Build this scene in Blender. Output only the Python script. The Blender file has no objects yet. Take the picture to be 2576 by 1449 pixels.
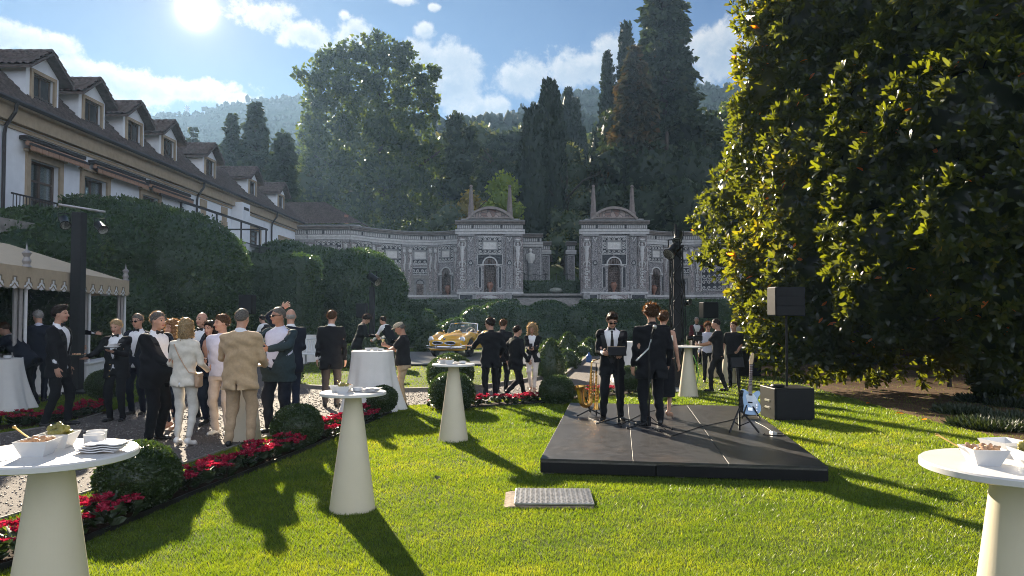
import bpy, bmesh, math, random
import numpy as np
from mathutils import Vector, Matrix, Euler

rad = math.radians
RND = random.Random(11)
NR = np.random.default_rng(11)
scene = bpy.context.scene
COL = scene.collection

# ---------------------------------------------------------------- camera
HC, FPX, CX, CY, YH = 1.86, 1861.0, 1288.0, 724.5, 783.0
PITCH = math.atan((YH - CY) / FPX)
cam_d = bpy.data.cameras.new('camera')
cam_d.sensor_width = 36.0
cam_d.lens = 36.0 * FPX / 2576.0
cam_d.clip_start = 0.05
cam_d.clip_end = 12000
cam = bpy.data.objects.new('camera', cam_d)
COL.objects.link(cam)
cam.location = (0, 0, HC)
cam.rotation_euler = (math.pi / 2 + PITCH, 0, 0)
scene.camera = cam


def ray(px, py):
 x, z = (px - CX) / FPX, (CY - py) / FPX
 c, s = math.cos(PITCH), math.sin(PITCH)
 return Vector((x, c - s * z, s + c * z))


def at(px, py, d):
 """point seen at a place of the photograph, d metres ahead"""
 r = ray(px, py)
 return Vector((0, 0, HC)) + r * (d / r.y)


def gp(px, py, z=0.0):
 """point of the level ground seen at a place of the photograph"""
 r = ray(px, py)
 return Vector((0, 0, HC)) + r * ((z - HC) / r.z)


SUN = ray(495, 25).normalized()
SUN_EL = math.asin(SUN.z)
SUN_AZ = math.atan2(SUN.x, SUN.y)

# ---------------------------------------------------------------- exposure
scene.view_settings.view_transform = 'Standard'
scene.view_settings.look = 'None'
scene.view_settings.exposure = 2.0
scene.view_settings.gamma = 1.0
scene.view_settings.use_curve_mapping = False
scene.render.engine = 'CYCLES'
scene.cycles.use_denoising = True
scene.cycles.filter_width = 1.0
scene.cycles.denoising_prefilter = 'NONE'
scene.cycles.max_bounces = 8
scene.cycles.transparent_max_bounces = 8
scene.cycles.volume_bounces = 0
scene.cycles.sample_clamp_indirect = 6
scene.cycles.sample_clamp_direct = 30

# ---------------------------------------------------------------- sun
sun_d = bpy.data.lights.new('sun', 'SUN')
sun_d.energy = 5.0
sun_d.angle = rad(0.6)
sun_d.color = (1.0, 0.86, 0.66)
sun = bpy.data.objects.new('sun', sun_d)
COL.objects.link(sun)
sun.rotation_euler = (-SUN).to_track_quat('-Z', 'Y').to_euler()

# ---------------------------------------------------------------- sky with clouds
HAZE = 0.00024
SKY_STRENGTH = 0.05
SKY_TINT = (0.10, 0.205, 0.39, 1)
SKY_KNEE = 0.14
world = bpy.data.worlds.new('World')
scene.world = world
world.use_nodes = True


class NT:
 """small helper that writes node expressions"""

 def __init__(self, tree):
  self.t = tree

 def new(self, typ, **kw):
  n = self.t.nodes.new(typ)
  for k, v in kw.items():
   setattr(n, k, v)
  return n

 def put(self, sock, v):
  if isinstance(v, bpy.types.NodeSocket):
   self.t.links.new(v, sock)
  else:
   sock.default_value = v

 def m(self, op, a, b=None, c=None, clamp=False):
  n = self.new('ShaderNodeMath', operation=op, use_clamp=clamp)
  for i, v in enumerate((a, b, c)):
   if v is not None:
    self.put(n.inputs[i], v)
  return n.outputs[0]

 def vm(self, op, a, b=None, s=None):
  n = self.new('ShaderNodeVectorMath', operation=op)
  self.put(n.inputs[0], a)
  if b is not None:
   self.put(n.inputs[1], b)
  if s is not None:
   self.put(n.inputs['Scale'], s)
  return n.outputs['Value'] if op in ('DOT_PRODUCT', 'LENGTH', 'DISTANCE') else n.outputs[0]

 def mix(self, f, a, b, blend='MIX'):
  n = self.new('ShaderNodeMix', data_type='RGBA', blend_type=blend)
  self.put(n.inputs[0], f)
  self.put(n.inputs[6], a)
  self.put(n.inputs[7], b)
  return n.outputs[2]

 def noise(self, vec, scale, detail=5, rough=0.55, dist=0.0):
  n = self.new('ShaderNodeTexNoise')
  if vec is not None:
   self.put(n.inputs['Vector'], vec)
  n.inputs['Scale'].default_value = scale
  n.inputs['Detail'].default_value = detail
  n.inputs['Roughness'].default_value = rough
  n.inputs['Distortion'].default_value = dist
  return n.outputs[0]

 def smooth(self, x, a, b):
  n = self.new('ShaderNodeMapRange', interpolation_type='SMOOTHSTEP')
  self.put(n.inputs[0], x)
  n.inputs[1].default_value = a
  n.inputs[2].default_value = b
  return n.outputs[0]

 def ramp(self, x, stops):
  n = self.new('ShaderNodeValToRGB')
  self.put(n.inputs[0], x)
  e = n.color_ramp.elements
  while len(e) < len(stops):
   e.new(0.5)
  for el, (p, c) in zip(e, stops):
   el.position = p
   el.color = (*c, 1)
  return n.outputs[0]


def azel(px, py):
 r = ray(px, py).normalized()
 return math.atan2(r.x, r.y), math.asin(r.z)


# clouds: (centre and half size as seen in the photograph, turned into directions)
CLOUDS = [(668, 30, 85, 46), (770, 92, 75, 42), (885, 92, 60, 60),
   (60, 105, 105, 42), (160, 172, 80, 36), (330, 215, 150, 44), (480, 222, 160, 36), (590, 250, 95, 26),
   (1120, 195, 92, 82), (1060, 150, 60, 52), (1180, 280, 80, 40), (1245, 268, 45, 30),
   (1330, 190, 85, 60), (1440, 175, 110, 62), (1540, 165, 100, 62), (1800, 130, 105, 78),
   (1960, 120, 120, 80), (1068, 76, 32, 24), (868, 40, 22, 18), (1010, 2, 40, 14), (1092, 20, 18, 12),
   (-160, 120, 150, 70), (-420, 190, 200, 70), (2300, 90, 260, 110), (2800, 160, 300, 90)]


def build_density():
 g = bpy.data.node_groups.new('cloud_density', 'ShaderNodeTree')
 g.interface.new_socket('dir', in_out='INPUT', socket_type='NodeSocketVector')
 g.interface.new_socket('density', in_out='OUTPUT', socket_type='NodeSocketFloat')
 k = NT(g)
 gi, go = k.new('NodeGroupInput'), k.new('NodeGroupOutput')
 v = gi.outputs[0]
 sx = k.new('ShaderNodeSeparateXYZ')
 k.put(sx.inputs[0], v)
 u = k.m('ARCTAN2', sx.outputs[0], sx.outputs[1])
 w = k.m('ARCSINE', sx.outputs[2])
 best = None
 for (cx, cy, rx, ry) in CLOUDS:
  u0, v0 = azel(cx, cy)
  a = k.m('MULTIPLY', k.m('SUBTRACT', u, u0), FPX / rx)
  b = k.m('MULTIPLY', k.m('SUBTRACT', w, v0), FPX / ry)
  q = k.m('SUBTRACT', 1.0, k.m('SQRT', k.m('ADD', k.m('MULTIPLY', a, a), k.m('MULTIPLY', b, b))))
  best = q if best is None else k.m('MAXIMUM', best, q)
 # the same kind of cloud over the rest of the sky
 far = k.m('SUBTRACT', k.m('MULTIPLY', k.noise(v, 2.3, 3), 3.4), 1.45)
 out = k.smooth(k.m('ABSOLUTE', u), 0.75, 1.0)
 far = k.m('SUBTRACT', far, k.m('MULTIPLY', k.m('SUBTRACT', 1.0, out), 4.0))
 best = k.m('MAXIMUM', k.m('MAXIMUM', best, -1.5), far)
 n1 = k.noise(v, 13, 10, 0.63)
 n2 = k.noise(v, 38, 6, 0.62, 0.2)
 d = k.m('ADD', best, k.m('MULTIPLY', k.m('SUBTRACT', n1, 0.5), 2.6))
 d = k.m('ADD', d, k.m('MULTIPLY', k.m('SUBTRACT', n2, 0.5), 1.3))
 k.put(go.inputs[0], d)
 return g


def build_world():
 t = world.node_tree
 t.nodes.clear()
 k = NT(t)
 out = k.new('ShaderNodeOutputWorld')
 bg = k.new('ShaderNodeBackground')
 bg.inputs[1].default_value = SKY_STRENGTH
 sky = k.new('ShaderNodeTexSky', sky_type='NISHITA')
 sky.sun_disc = False
 sky.sun_elevation = SUN_EL
 sky.sun_rotation = SUN_AZ
 sky.altitude = 250
 sky.air_density = 1.0
 sky.dust_density = 0.2
 sky.ozone_density = 2.0
 tc = k.new('ShaderNodeTexCoord')
 d = k.vm('NORMALIZE', tc.outputs['Generated'])
 g = build_density()
 a = k.new('ShaderNodeGroup', node_tree=g)
 b = k.new('ShaderNodeGroup', node_tree=g)
 k.put(a.inputs[0], d)
 off = (SUN + Vector((0, 0, 0.6))).normalized() * 0.018
 k.put(b.inputs[0], k.vm('NORMALIZE', k.vm('ADD', d, tuple(off))))
 alpha = k.smooth(a.outputs[0], -0.05, 0.5)
 lit = k.smooth(k.m('SUBTRACT', a.outputs[0], b.outputs[0]), -0.3, 1.15)
 thin = k.m('SUBTRACT', 1.0, k.smooth(a.outputs[0], 0.1, 1.0))
 lit = k.m('ADD', k.m('MULTIPLY', lit, 0.8), k.m('MULTIPLY', thin, 0.34), clamp=True)
 cs = k.vm('DOT_PRODUCT', d, tuple(SUN))
 near = k.m('POWER', k.m('MAXIMUM', cs, 0.0), 60.0)
 cloud = k.mix(lit, (1.45, 1.8, 2.35, 1), (3.9, 3.75, 3.55, 1))
 rim = k.mix(k.m('MULTIPLY', near, k.m('ADD', 0.1, k.m('MULTIPLY', thin, 0.7))), (1, 1, 1, 1), (2.2, 1.95, 1.6, 1))
 cloud = k.mix(1.0, cloud, rim, 'MULTIPLY')
 # unseen front-lit clouds opposite the sun, brightened further as fill for the shade
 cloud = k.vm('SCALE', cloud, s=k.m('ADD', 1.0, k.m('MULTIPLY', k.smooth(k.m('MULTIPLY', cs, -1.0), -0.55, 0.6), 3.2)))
 skyc = k.mix(1.0, sky.outputs[0], SKY_TINT, 'MULTIPLY')
 # the aureole of so low a sun is held back
 skyc = k.vm('DIVIDE', skyc, k.vm('ADD', k.vm('SCALE', skyc, s=SKY_KNEE), (1.0, 1.0, 1.0)))
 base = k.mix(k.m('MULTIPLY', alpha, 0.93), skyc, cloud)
 # the sun itself, seen through thin cloud: a bright disc with its aureole
 ang = k.m('ARCCOSINE', k.m('MINIMUM', cs, 0.99999))
 glow = k.m('EXPONENT', k.m('MULTIPLY', k.m('POWER', k.m('DIVIDE', ang, 0.0085), 1.25), -1.0))
 halo = k.m('EXPONENT', k.m('MULTIPLY', ang, -17.0))
 add = k.mix(1.0, k.mix(glow, (0, 0, 0, 1), (70, 62, 48, 1)), k.mix(halo, (0, 0, 0, 1), (2.0, 1.45, 0.75, 1)), 'ADD')
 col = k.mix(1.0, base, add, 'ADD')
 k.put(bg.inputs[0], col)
 t.links.new(bg.outputs[0], out.inputs[0])


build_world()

# ---------------------------------------------------------------- helpers: objects


def tag(o, label=None, cat=None, group=None, kind=None):
 if label:
  o['label'] = label
 if cat:
  o['category'] = cat
 if group:
  o['group'] = group
 if kind:
  o['kind'] = kind
 return o


def empty(name, loc, label, cat, group=None, rz=0.0):
 o = bpy.data.objects.new(name, None)
 COL.objects.link(o)
 o.location = loc
 o.rotation_euler = (0, 0, rz)
 o.empty_display_size = 0.2
 return tag(o, label, cat, group)


def link(name, me, parent=None, mats=None):
 o = bpy.data.objects.new(name, me)
 COL.objects.link(o)
 if mats is not None:
  for m in (mats if isinstance(mats, (list, tuple)) else [mats]):
   me.materials.append(m)
 if parent is not None:
  o.parent = parent
 return o


def kids(o):
 return [c for c in COL.objects if c.parent == o]


CHILD = {}


def copy_tree(o, parent=None):
 c = o.copy()
 COL.objects.link(c)
 if parent is not None:
  c.parent = parent
 for ch in o.children:
  copy_tree(ch, c)
 return c


class MB:
 """collects simple shapes and links them as one mesh"""

 def __init__(self):
  self.v, self.f, self.mi, self.cur = [], [], [], 0

 def add(self, vs, fs, M=None):
  b = len(self.v)
  if M is not None:
   vs = [M @ Vector(p) for p in vs]
  self.v += [tuple(p) for p in vs]
  for f in fs:
   self.f.append(tuple(i + b for i in f))
   self.mi.append(self.cur)
  return self

 def box(self, c, s, rz=0.0, M=None, bev=0.0):
  x, y, z = s[0] / 2, s[1] / 2, s[2] / 2
  R = Matrix.Translation(c) @ Matrix.Rotation(rz, 4, 'Z')
  if M is not None:
   R = M @ R
  if bev <= 0:
   vs = [(sx * x, sy * y, sz * z) for sx in (-1, 1) for sy in (-1, 1) for sz in (-1, 1)]
   fs = [(0, 1, 3, 2), (4, 6, 7, 5), (0, 4, 5, 1), (2, 3, 7, 6), (0, 2, 6, 4), (1, 5, 7, 3)]
   return self.add(vs, fs, R)
  b, vs, ix = bev, [], {}
  for sx in (-1, 1):
   for sy in (-1, 1):
    for sz in (-1, 1):
     for ax, p in enumerate(((sx * x, sy * (y - b), sz * (z - b)), (sx * (x - b), sy * y, sz * (z - b)), (sx * (x - b), sy * (y - b), sz * z))):
      ix[(sx, sy, sz, ax)] = len(vs)
      vs.append(p)
  fs = []
  for s_ in (-1, 1):
   q = [(-1, -1), (1, -1), (1, 1), (-1, 1)]
   for ax in range(3):
    f = []
    for a, c2 in q:
     k = [0, 0, 0]
     k[ax] = s_
     k[(ax + 1) % 3], k[(ax + 2) % 3] = a, c2
     f.append(ix[(*k, ax)])
    fs.append(tuple(f if s_ > 0 else f[::-1]))
  for ax in range(3):
   o1, o2 = (ax + 1) % 3, (ax + 2) % 3
   for a in (-1, 1):
    for c2 in (-1, 1):
     k0, k1 = [0, 0, 0], [0, 0, 0]
     k0[ax], k1[ax] = -1, 1
     k0[o1] = k1[o1] = a
     k0[o2] = k1[o2] = c2
     f = (ix[(*k0, o1)], ix[(*k1, o1)], ix[(*k1, o2)], ix[(*k0, o2)])
     fs.append(f if a * c2 > 0 else f[::-1])
  for sx in (-1, 1):
   for sy in (-1, 1):
    for sz in (-1, 1):
     f = (ix[(sx, sy, sz, 0)], ix[(sx, sy, sz, 1)], ix[(sx, sy, sz, 2)])
     fs.append(f if sx * sy * sz > 0 else f[::-1])
  return self.add(vs, fs, R)

 def tube(self, pts, r, n=8, caps=True, M=None, flat=1.0):
  pts = [Vector(p) for p in pts]
  m = len(pts)
  rs = list(r) if isinstance(r, (list, tuple)) else [r] * m
  vs, fs = [], []
  up = Vector((0, 0, 1))
  t0 = (pts[1] - pts[0]).normalized()
  if abs(t0.dot(up)) > 0.95:
   up = Vector((0, 1, 0))
  side = t0.cross(up).normalized()
  for i, p in enumerate(pts):
   t = (pts[min(i + 1, m - 1)] - pts[max(i - 1, 0)]).normalized()
   side = (side - t * side.dot(t))
   side = side.normalized() if side.length > 1e-6 else t.orthogonal().normalized()
   nn = t.cross(side)
   for j in range(n):
    a = 2 * math.pi * j / n
    vs.append(p + side * (math.cos(a) * rs[i]) + nn * (math.sin(a) * rs[i] * flat))
  for i in range(m - 1):
   for j in range(n):
    a, b = i * n + j, i * n + (j + 1) % n
    fs.append((a, b, b + n, a + n))
  if caps:
   fs.append(tuple(range(n - 1, -1, -1)))
   fs.append(tuple(range((m - 1) * n, m * n)))
  return self.add(vs, fs, M)

 def cyl(self, a, b, ra, rb=None, n=12, M=None):
  return self.tube([a, b], [ra, ra if rb is None else rb], n, True, M)

 def lathe(self, prof, c=(0, 0, 0), n=20, M=None, cap=True):
  vs, fs = [], []
  for (r, z) in prof:
   for j in range(n):
    a = 2 * math.pi * j / n
    vs.append((c[0] + r * math.cos(a), c[1] + r * math.sin(a), c[2] + z))
  m = len(prof)
  for i in range(m - 1):
   for j in range(n):
    a, b = i * n + j, i * n + (j + 1) % n
    fs.append((a, b, b + n, a + n))
  if cap:
   fs.append(tuple(range(n - 1, -1, -1)))
   fs.append(tuple(range((m - 1) * n, m * n)))
  return self.add(vs, fs, M)

 def ball(self, c, r, n=10, M=None):
  rr = r if isinstance(r, (tuple, list)) else (r, r, r)
  h = max(4, n // 2 + 1)
  vs, fs = [(c[0], c[1], c[2] - rr[2])], []
  for i in range(1, h):
   a = math.pi * i / h
   for j in range(n):
    b = 2 * math.pi * j / n
    vs.append((c[0] + rr[0] * math.sin(a) * math.cos(b), c[1] + rr[1] * math.sin(a) * math.sin(b), c[2] - rr[2] * math.cos(a)))
  vs.append((c[0], c[1], c[2] + rr[2]))
  for j in range(n):
   fs.append((0, 1 + (j + 1) % n, 1 + j))
   fs.append((len(vs) - 1, 1 + (h - 2) * n + j, 1 + (h - 2) * n + (j + 1) % n))
  for i in range(h - 2):
   for j in range(n):
    a, b = 1 + i * n + j, 1 + i * n + (j + 1) % n
    fs.append((a, b, b + n, a + n))
  return self.add(vs, fs, M)

 def prism(self, outline, t, M=None):
  """outline in local x,z; thickness along local y from 0 to t"""
  n = len(outline)
  vs = [(x, 0, z) for x, z in outline] + [(x, t, z) for x, z in outline]
  fs = [tuple(range(n)), tuple(range(2 * n - 1, n - 1, -1))]
  fs += [(i, i + n, (i + 1) % n + n, (i + 1) % n) for i in range(n)]
  return self.add(vs, fs, M)

 def build(self, name, mat, parent=None, smooth=False, loc=None, angle=None):
  me = bpy.data.meshes.new(name)
  me.from_pydata(self.v, [], self.f)
  bm = bmesh.new()
  bm.from_mesh(me)
  bmesh.ops.recalc_face_normals(bm, faces=bm.faces)
  bm.to_mesh(me)
  bm.free()
  o = link(name, me, parent, mat)
  if any(self.mi):
   me.polygons.foreach_set('material_index', self.mi)
  if smooth:
   me.polygons.foreach_set('use_smooth', [True] * len(me.polygons))
   me.set_sharp_from_angle(angle=rad(angle or 40))
  if loc is not None:
   o.location = loc
  return o


def np_mesh(name, V, F, mat, parent=None, rnd=None, smooth=False, mats_idx=None):
 """mesh from numpy arrays; F is n x 3 or n x 4; rnd = one value per vertex"""
 me = bpy.data.meshes.new(name)
 V = np.asarray(V, np.float32)
 F = np.asarray(F, np.int32)
 nf, k = F.shape
 me.vertices.add(len(V))
 me.vertices.foreach_set('co', V.ravel())
 me.loops.add(nf * k)
 me.loops.foreach_set('vertex_index', F.ravel())
 me.polygons.add(nf)
 me.polygons.foreach_set('loop_start', np.arange(0, nf * k, k, dtype=np.int32))
 if smooth:
  me.polygons.foreach_set('use_smooth', np.ones(nf, bool))
 if mats_idx is not None:
  me.polygons.foreach_set('material_index', np.asarray(mats_idx, np.int32))
 me.update(calc_edges=True)
 if rnd is not None:
  a = me.attributes.new('rnd', 'FLOAT', 'POINT')
  a.data.foreach_set('value', np.asarray(rnd, np.float32))
 return link(name, me, parent, mat)


# ---------------------------------------------------------------- helpers: materials
MATS = {}


def pmat(name, col, rough=0.6, metal=0.0, var=0.12, scale=12.0, bump=0.0, bscale=None, spec=0.5, coat=0.0, dirt=0.0, sheen=0.0, scuff=0.0):
 """painted, stone, cloth ... : one base colour with grain and wear"""
 if name in MATS:
  return MATS[name]
 m = bpy.data.materials.new(name)
 m.use_nodes = True
 k = NT(m.node_tree)
 p = m.node_tree.nodes['Principled BSDF']
 tc = k.new('ShaderNodeTexCoord')
 v = tc.outputs['Object']
 n = k.noise(v, scale, 6, 0.6)
 lo = tuple(max(0.0, c * (1 - var)) for c in col)
 hi = tuple(min(1.0, c * (1 + var)) for c in col)
 c = k.mix(k.smooth(n, 0.3, 0.7), (*lo, 1), (*hi, 1))
 if dirt > 0:
  n2 = k.noise(v, scale * 0.23, 5, 0.65, 0.4)
  c = k.mix(k.m('MULTIPLY', k.smooth(n2, 0.48, 0.75), dirt), c, (*[x * 0.45 for x in col], 1))
 if scuff > 0:
  mp = k.new('ShaderNodeMapping')
  k.put(mp.inputs[0], v)
  mp.inputs[3].default_value = (4, 26, 4)
  s1 = k.smooth(k.noise(mp.outputs[0], 1.6, 8, 0.75, 0.6), 0.6, 0.72)
  s2 = k.smooth(k.noise(v, 1.1, 6, 0.7), 0.5, 0.7)
  c = k.mix(k.m('MULTIPLY', s2, 0.5 * scuff), c, (0.075, 0.055, 0.042, 1))
  c = k.mix(k.m('MULTIPLY', s1, scuff), c, (0.17, 0.155, 0.14, 1))
 k.put(p.inputs['Base Color'], c)
 p.inputs['Roughness'].default_value = rough
 if rough < 0.95 and metal < 0.5:
  k.put(p.inputs['Roughness'], k.m('ADD', rough - 0.06, k.m('MULTIPLY', n, 0.12)))
 p.inputs['Metallic'].default_value = metal
 p.inputs['Specular IOR Level'].default_value = spec
 p.inputs['Coat Weight'].default_value = coat
 p.inputs['Sheen Weight'].default_value = sheen
 if bump > 0:
  b = k.new('ShaderNodeBump')
  b.inputs['Strength'].default_value = 1.0
  b.inputs['Distance'].default_value = bump
  k.put(b.inputs['Height'], k.noise(v, bscale or scale * 3, 5, 0.6))
  k.put(p.inputs['Normal'], b.outputs[0])
 MATS[name] = m
 return m


def leafmat(name, stops, trans=0.4, rough=0.45, tcol=(1.7, 1.6, 0.45), spec=0.5, bumpless=True):
 """leaves: per-leaf colour from the attribute rnd, light passing through the blade"""
 if name in MATS:
  return MATS[name]
 m = bpy.data.materials.new(name)
 m.use_nodes = True
 t = m.node_tree
 k = NT(t)
 p = t.nodes['Principled BSDF']
 out = t.nodes['Material Output']
 at_ = k.new('ShaderNodeAttribute', attribute_name='rnd')
 c = k.ramp(at_.outputs['Fac'], stops)
 k.put(p.inputs['Base Color'], c)
 p.inputs['Roughness'].default_value = rough
 p.inputs['Specular IOR Level'].default_value = spec
 tr = k.new('ShaderNodeBsdfTranslucent')
 k.put(tr.inputs[0], k.mix(1.0, c, (*tcol, 1), 'MULTIPLY'))
 mx = k.new('ShaderNodeMixShader')
 mx.inputs[0].default_value = trans
 t.links.new(p.outputs[0], mx.inputs[1])
 t.links.new(tr.outputs[0], mx.inputs[2])
 t.links.new(mx.outputs[0], out.inputs[0])
 MATS[name] = m
 return m


def glassmat(name='clear_glass', col=(0.9, 0.95, 0.97)):
 if name in MATS:
  return MATS[name]
 m = bpy.data.materials.new(name)
 m.use_nodes = True
 t = m.node_tree
 k = NT(t)
 out = t.nodes['Material Output']
 tr = k.new('ShaderNodeBsdfTransparent')
 tr.inputs[0].default_value = (*col, 1)
 gl = k.new('ShaderNodeBsdfGlossy')
 gl.inputs['Roughness'].default_value = 0.03
 lw = k.new('ShaderNodeLayerWeight')
 lw.inputs[0].default_value = 0.25
 mx = k.new('ShaderNodeMixShader')
 k.put(mx.inputs[0], k.m('ADD', 0.06, k.m('MULTIPLY', lw.outputs['Fresnel'], 0.7), clamp=True))
 t.links.new(tr.outputs[0], mx.inputs[1])
 t.links.new(gl.outputs[0], mx.inputs[2])
 t.links.new(mx.outputs[0], out.inputs[0])
 MATS[name] = m
 return m


# ---------------------------------------------------------------- helpers: foliage

def unit(a):
 return a / np.maximum(np.linalg.norm(a, axis=-1, keepdims=True), 1e-9)


DIAMOND = (np.array([(0, 0, 0), (0.34, 0.45, 0.10), (0, 1, 0), (-0.34, 0.45, 0.10)], np.float32), np.array([(0, 1, 2), (0, 2, 3)]))
OVAL = (np.array([(0, 0, 0), (0.2, 0.3, 0.06), (0.17, 0.72, 0.05), (0, 1, -0.05), (-0.17, 0.72, 0.05), (-0.2, 0.3, 0.06), (0, 0.5, 0)], np.float32),
  np.array([(0, 1, 6), (1, 2, 6), (2, 3, 6), (3, 4, 6), (4, 5, 6), (5, 0, 6)]))
OVAL4 = (np.array([(0, 0, 0), (0.19, 0.42, 0.05), (0.12, 0.82, 0.02), (0, 1, -0.05), (-0.12, 0.82, 0.02), (-0.19, 0.42, 0.05)], np.float32), np.array([(0, 1, 5), (1, 2, 5), (5, 2, 4), (2, 3, 4)]))
LANCE = (np.array([(0, 0, 0), (0.11, 0.4, 0.03), (0, 1, -0.1), (-0.11, 0.4, 0.03)], np.float32), np.array([(0, 1, 2), (0, 2, 3)]))


def leaves(P, D, size, tmpl=DIAMOND, rnd=None, roll=None):
 """place one leaf at each point P along each direction D; returns V, F, rnd"""
 n = len(P)
 D = unit(D)
 ref = unit(NR.normal(size=(n, 3))) if roll is None else roll
 S = unit(np.cross(D, ref))
 U = np.cross(S, D)
 tv, tf = tmpl
 size = np.broadcast_to(np.asarray(size, np.float32), (n,))
 V = (P[:, None, :] + size[:, None, None] * (tv[None, :, 0:1] * S[:, None, :] + tv[None, :, 1:2] * D[:, None, :] + tv[None, :, 2:3] * U[:, None, :]))
 k = len(tv)
 F = (tf[None] + (np.arange(n) * k)[:, None, None]).reshape(-1, 3)
 rnd = NR.random(n) if rnd is None else rnd
 return V.reshape(-1, 3), F, np.repeat(rnd, k)


def merge(parts):
 V, F, A, b = [], [], [], 0
 for v, f, a in parts:
  V.append(v)
  F.append(f + b)
  A.append(a)
  b += len(v)
 return np.concatenate(V), np.concatenate(F), np.concatenate(A)


def fib(n):
 i = np.arange(n) + 0.5
 z = 1 - 2 * i / n
 a = math.pi * (1 + 5 ** 0.5) * i
 r = np.sqrt(1 - z * z)
 return np.stack([r * np.cos(a), r * np.sin(a), z], 1)


def ico(sub):
 bm = bmesh.new()
 bmesh.ops.create_icosphere(bm, subdivisions=sub, radius=1.0)
 V = np.array([v.co[:] for v in bm.verts])
 F = np.array([[v.index for v in f.verts] for f in bm.faces])
 bm.free()
 return V, F


ICO1, ICO2, ICO3 = ico(1), ico(2), ico(3)


def snoise(P, s=1.0, ph=0.0):
 """cheap smooth noise in about -1..1 for numpy points"""
 x, y, z = P[..., 0] * s + ph, P[..., 1] * s - ph * 0.7, P[..., 2] * s + ph * 1.3
 return (np.sin(x * 1.7 + 1.3 * np.sin(y * 1.1 + z)) + np.sin(y * 1.9 - 1.1 * np.sin(z * 1.3 + x * 0.7)) + np.sin(z * 2.1 + 1.2 * np.sin(x * 0.9 - y))) / 3


def in_poly(X, Y, poly):
 poly = np.asarray(poly, float)
 r = np.zeros(len(X), bool)
 j = len(poly) - 1
 for i in range(len(poly)):
  xi, yi = poly[i]
  xj, yj = poly[j]
  c = ((yi > Y) != (yj > Y)) & (X < (xj - xi) * (Y - yi) / (yj - yi + 1e-12) + xi)
  r ^= c
  j = i
 return r


def lobed(lobes, dens, size, dirmix=(0.7, 0.8, 0.1), tmpl=DIAMOND, core=0.82, depth=0.35, keep=None, colour_noise=0.0):
 """crown made of many leaves on the skins of overlapping lobes (centre, radii)"""
 parts = []
 C = np.array([l[0] for l in lobes], float)
 Rr = np.array([l[1] if isinstance(l[1], (tuple, list)) else (l[1],) * 3 for l in lobes], float)
 for i in range(len(C)):
  area = 4 * math.pi * ((Rr[i] ** 1.6).mean()) ** (2 / 1.6)
  n = max(20, int(area * dens))
  u = unit(NR.normal(size=(n, 3)))
  r = 1 - depth * NR.random(n) ** 1.7
  P = C[i] + u * Rr[i] * (r + 0.08 * snoise(u, 4.0, i))[:, None]
  ok = np.ones(n, bool)
  for j in range(len(C)):
   if j != i:
    q = (P - C[j]) / Rr[j]
    ok &= (q * q).sum(1) > 0.5
  if keep is not None:
   ok &= keep(P)
  P, u = P[ok], u[ok]
  n = len(P)
  D = u * dirmix[0] + unit(NR.normal(size=(n, 3))) * dirmix[1] + np.array([0, 0, dirmix[2]])
  s = size * (0.7 + 0.6 * NR.random(n))
  a = NR.random(n)
  if colour_noise:
   a = np.clip(a * (1 - colour_noise) + colour_noise * (0.5 + 0.5 * snoise(P, 0.8, 3.0)), 0, 1)
  parts.append(leaves(P - unit(D) * s[:, None] * 0.4, D, s, tmpl, a))
  if core:
   V, F = ICO2
   Vc = C[i] + V * Rr[i] * core * (1 + 0.12 * snoise(V, 5.0, i * 2.0))[:, None]
   parts.append((Vc, F, np.full(len(Vc), 0.08)))
 return merge(parts)
# ================================================================ materials of the place
M_lawn = pmat('turf_soil', (0.06, 0.085, 0.016), 0.95, var=0.35, scale=7, bump=0.02, bscale=60, spec=0.1)
M_earth = pmat('bare_earth', (0.10, 0.062, 0.036), 0.95, var=0.35, scale=5, bump=0.02, bscale=40, spec=0.1, dirt=0.4)
M_soil = pmat('bed_soil', (0.035, 0.022, 0.014), 0.95, var=0.4, scale=14, bump=0.02, bscale=50, spec=0.1)
M_gravel = pmat('gravel', (0.125, 0.108, 0.1), 0.85, var=0.45, scale=60, bump=0.025, bscale=75, spec=0.3, dirt=0.25)
M_stone = pmat('grey_stone', (0.23, 0.215, 0.2), 0.8, var=0.2, scale=6, bump=0.006, dirt=0.5)
M_grass = leafmat('grass_blade', [(0.0, (0.065, 0.115, 0.014)), (0.45, (0.118, 0.17, 0.02)), (0.8, (0.18, 0.215, 0.03)), (1.0, (0.27, 0.25, 0.09))], 0.55, 0.4, (1.9, 1.8, 0.4), 0.4)
M_box = leafmat('box_leaf', [(0.0, (0.02, 0.04, 0.012)), (0.6, (0.042, 0.07, 0.018)), (1.0, (0.09, 0.12, 0.03))], 0.3, 0.32, (1.5, 1.6, 0.5), 0.6)
M_hedge = leafmat('hedge_leaf', [(0.0, (0.022, 0.045, 0.02)), (0.6, (0.046, 0.083, 0.03)), (1.0, (0.1, 0.13, 0.042))], 0.28, 0.42, (1.5, 1.7, 0.5), 0.5)
M_magnolia = leafmat('magnolia_leaf', [(0.0, (0.012, 0.024, 0.008)), (0.55, (0.02, 0.04, 0.011)), (0.8, (0.045, 0.06, 0.012)), (0.98, (0.08, 0.08, 0.016)), (0.985, (0.25, 0.1, 0.02)), (1.0, (0.22, 0.08, 0.02))], 0.54, 0.26, (9.8, 5.4, 0.7), 0.7)
M_plane = leafmat('plane_leaf', [(0.0, (0.022, 0.04, 0.01)), (0.5, (0.04, 0.066, 0.015)), (1.0, (0.085, 0.11, 0.024))], 0.42, 0.45, (2.3, 2.1, 0.5), 0.4)
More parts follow.
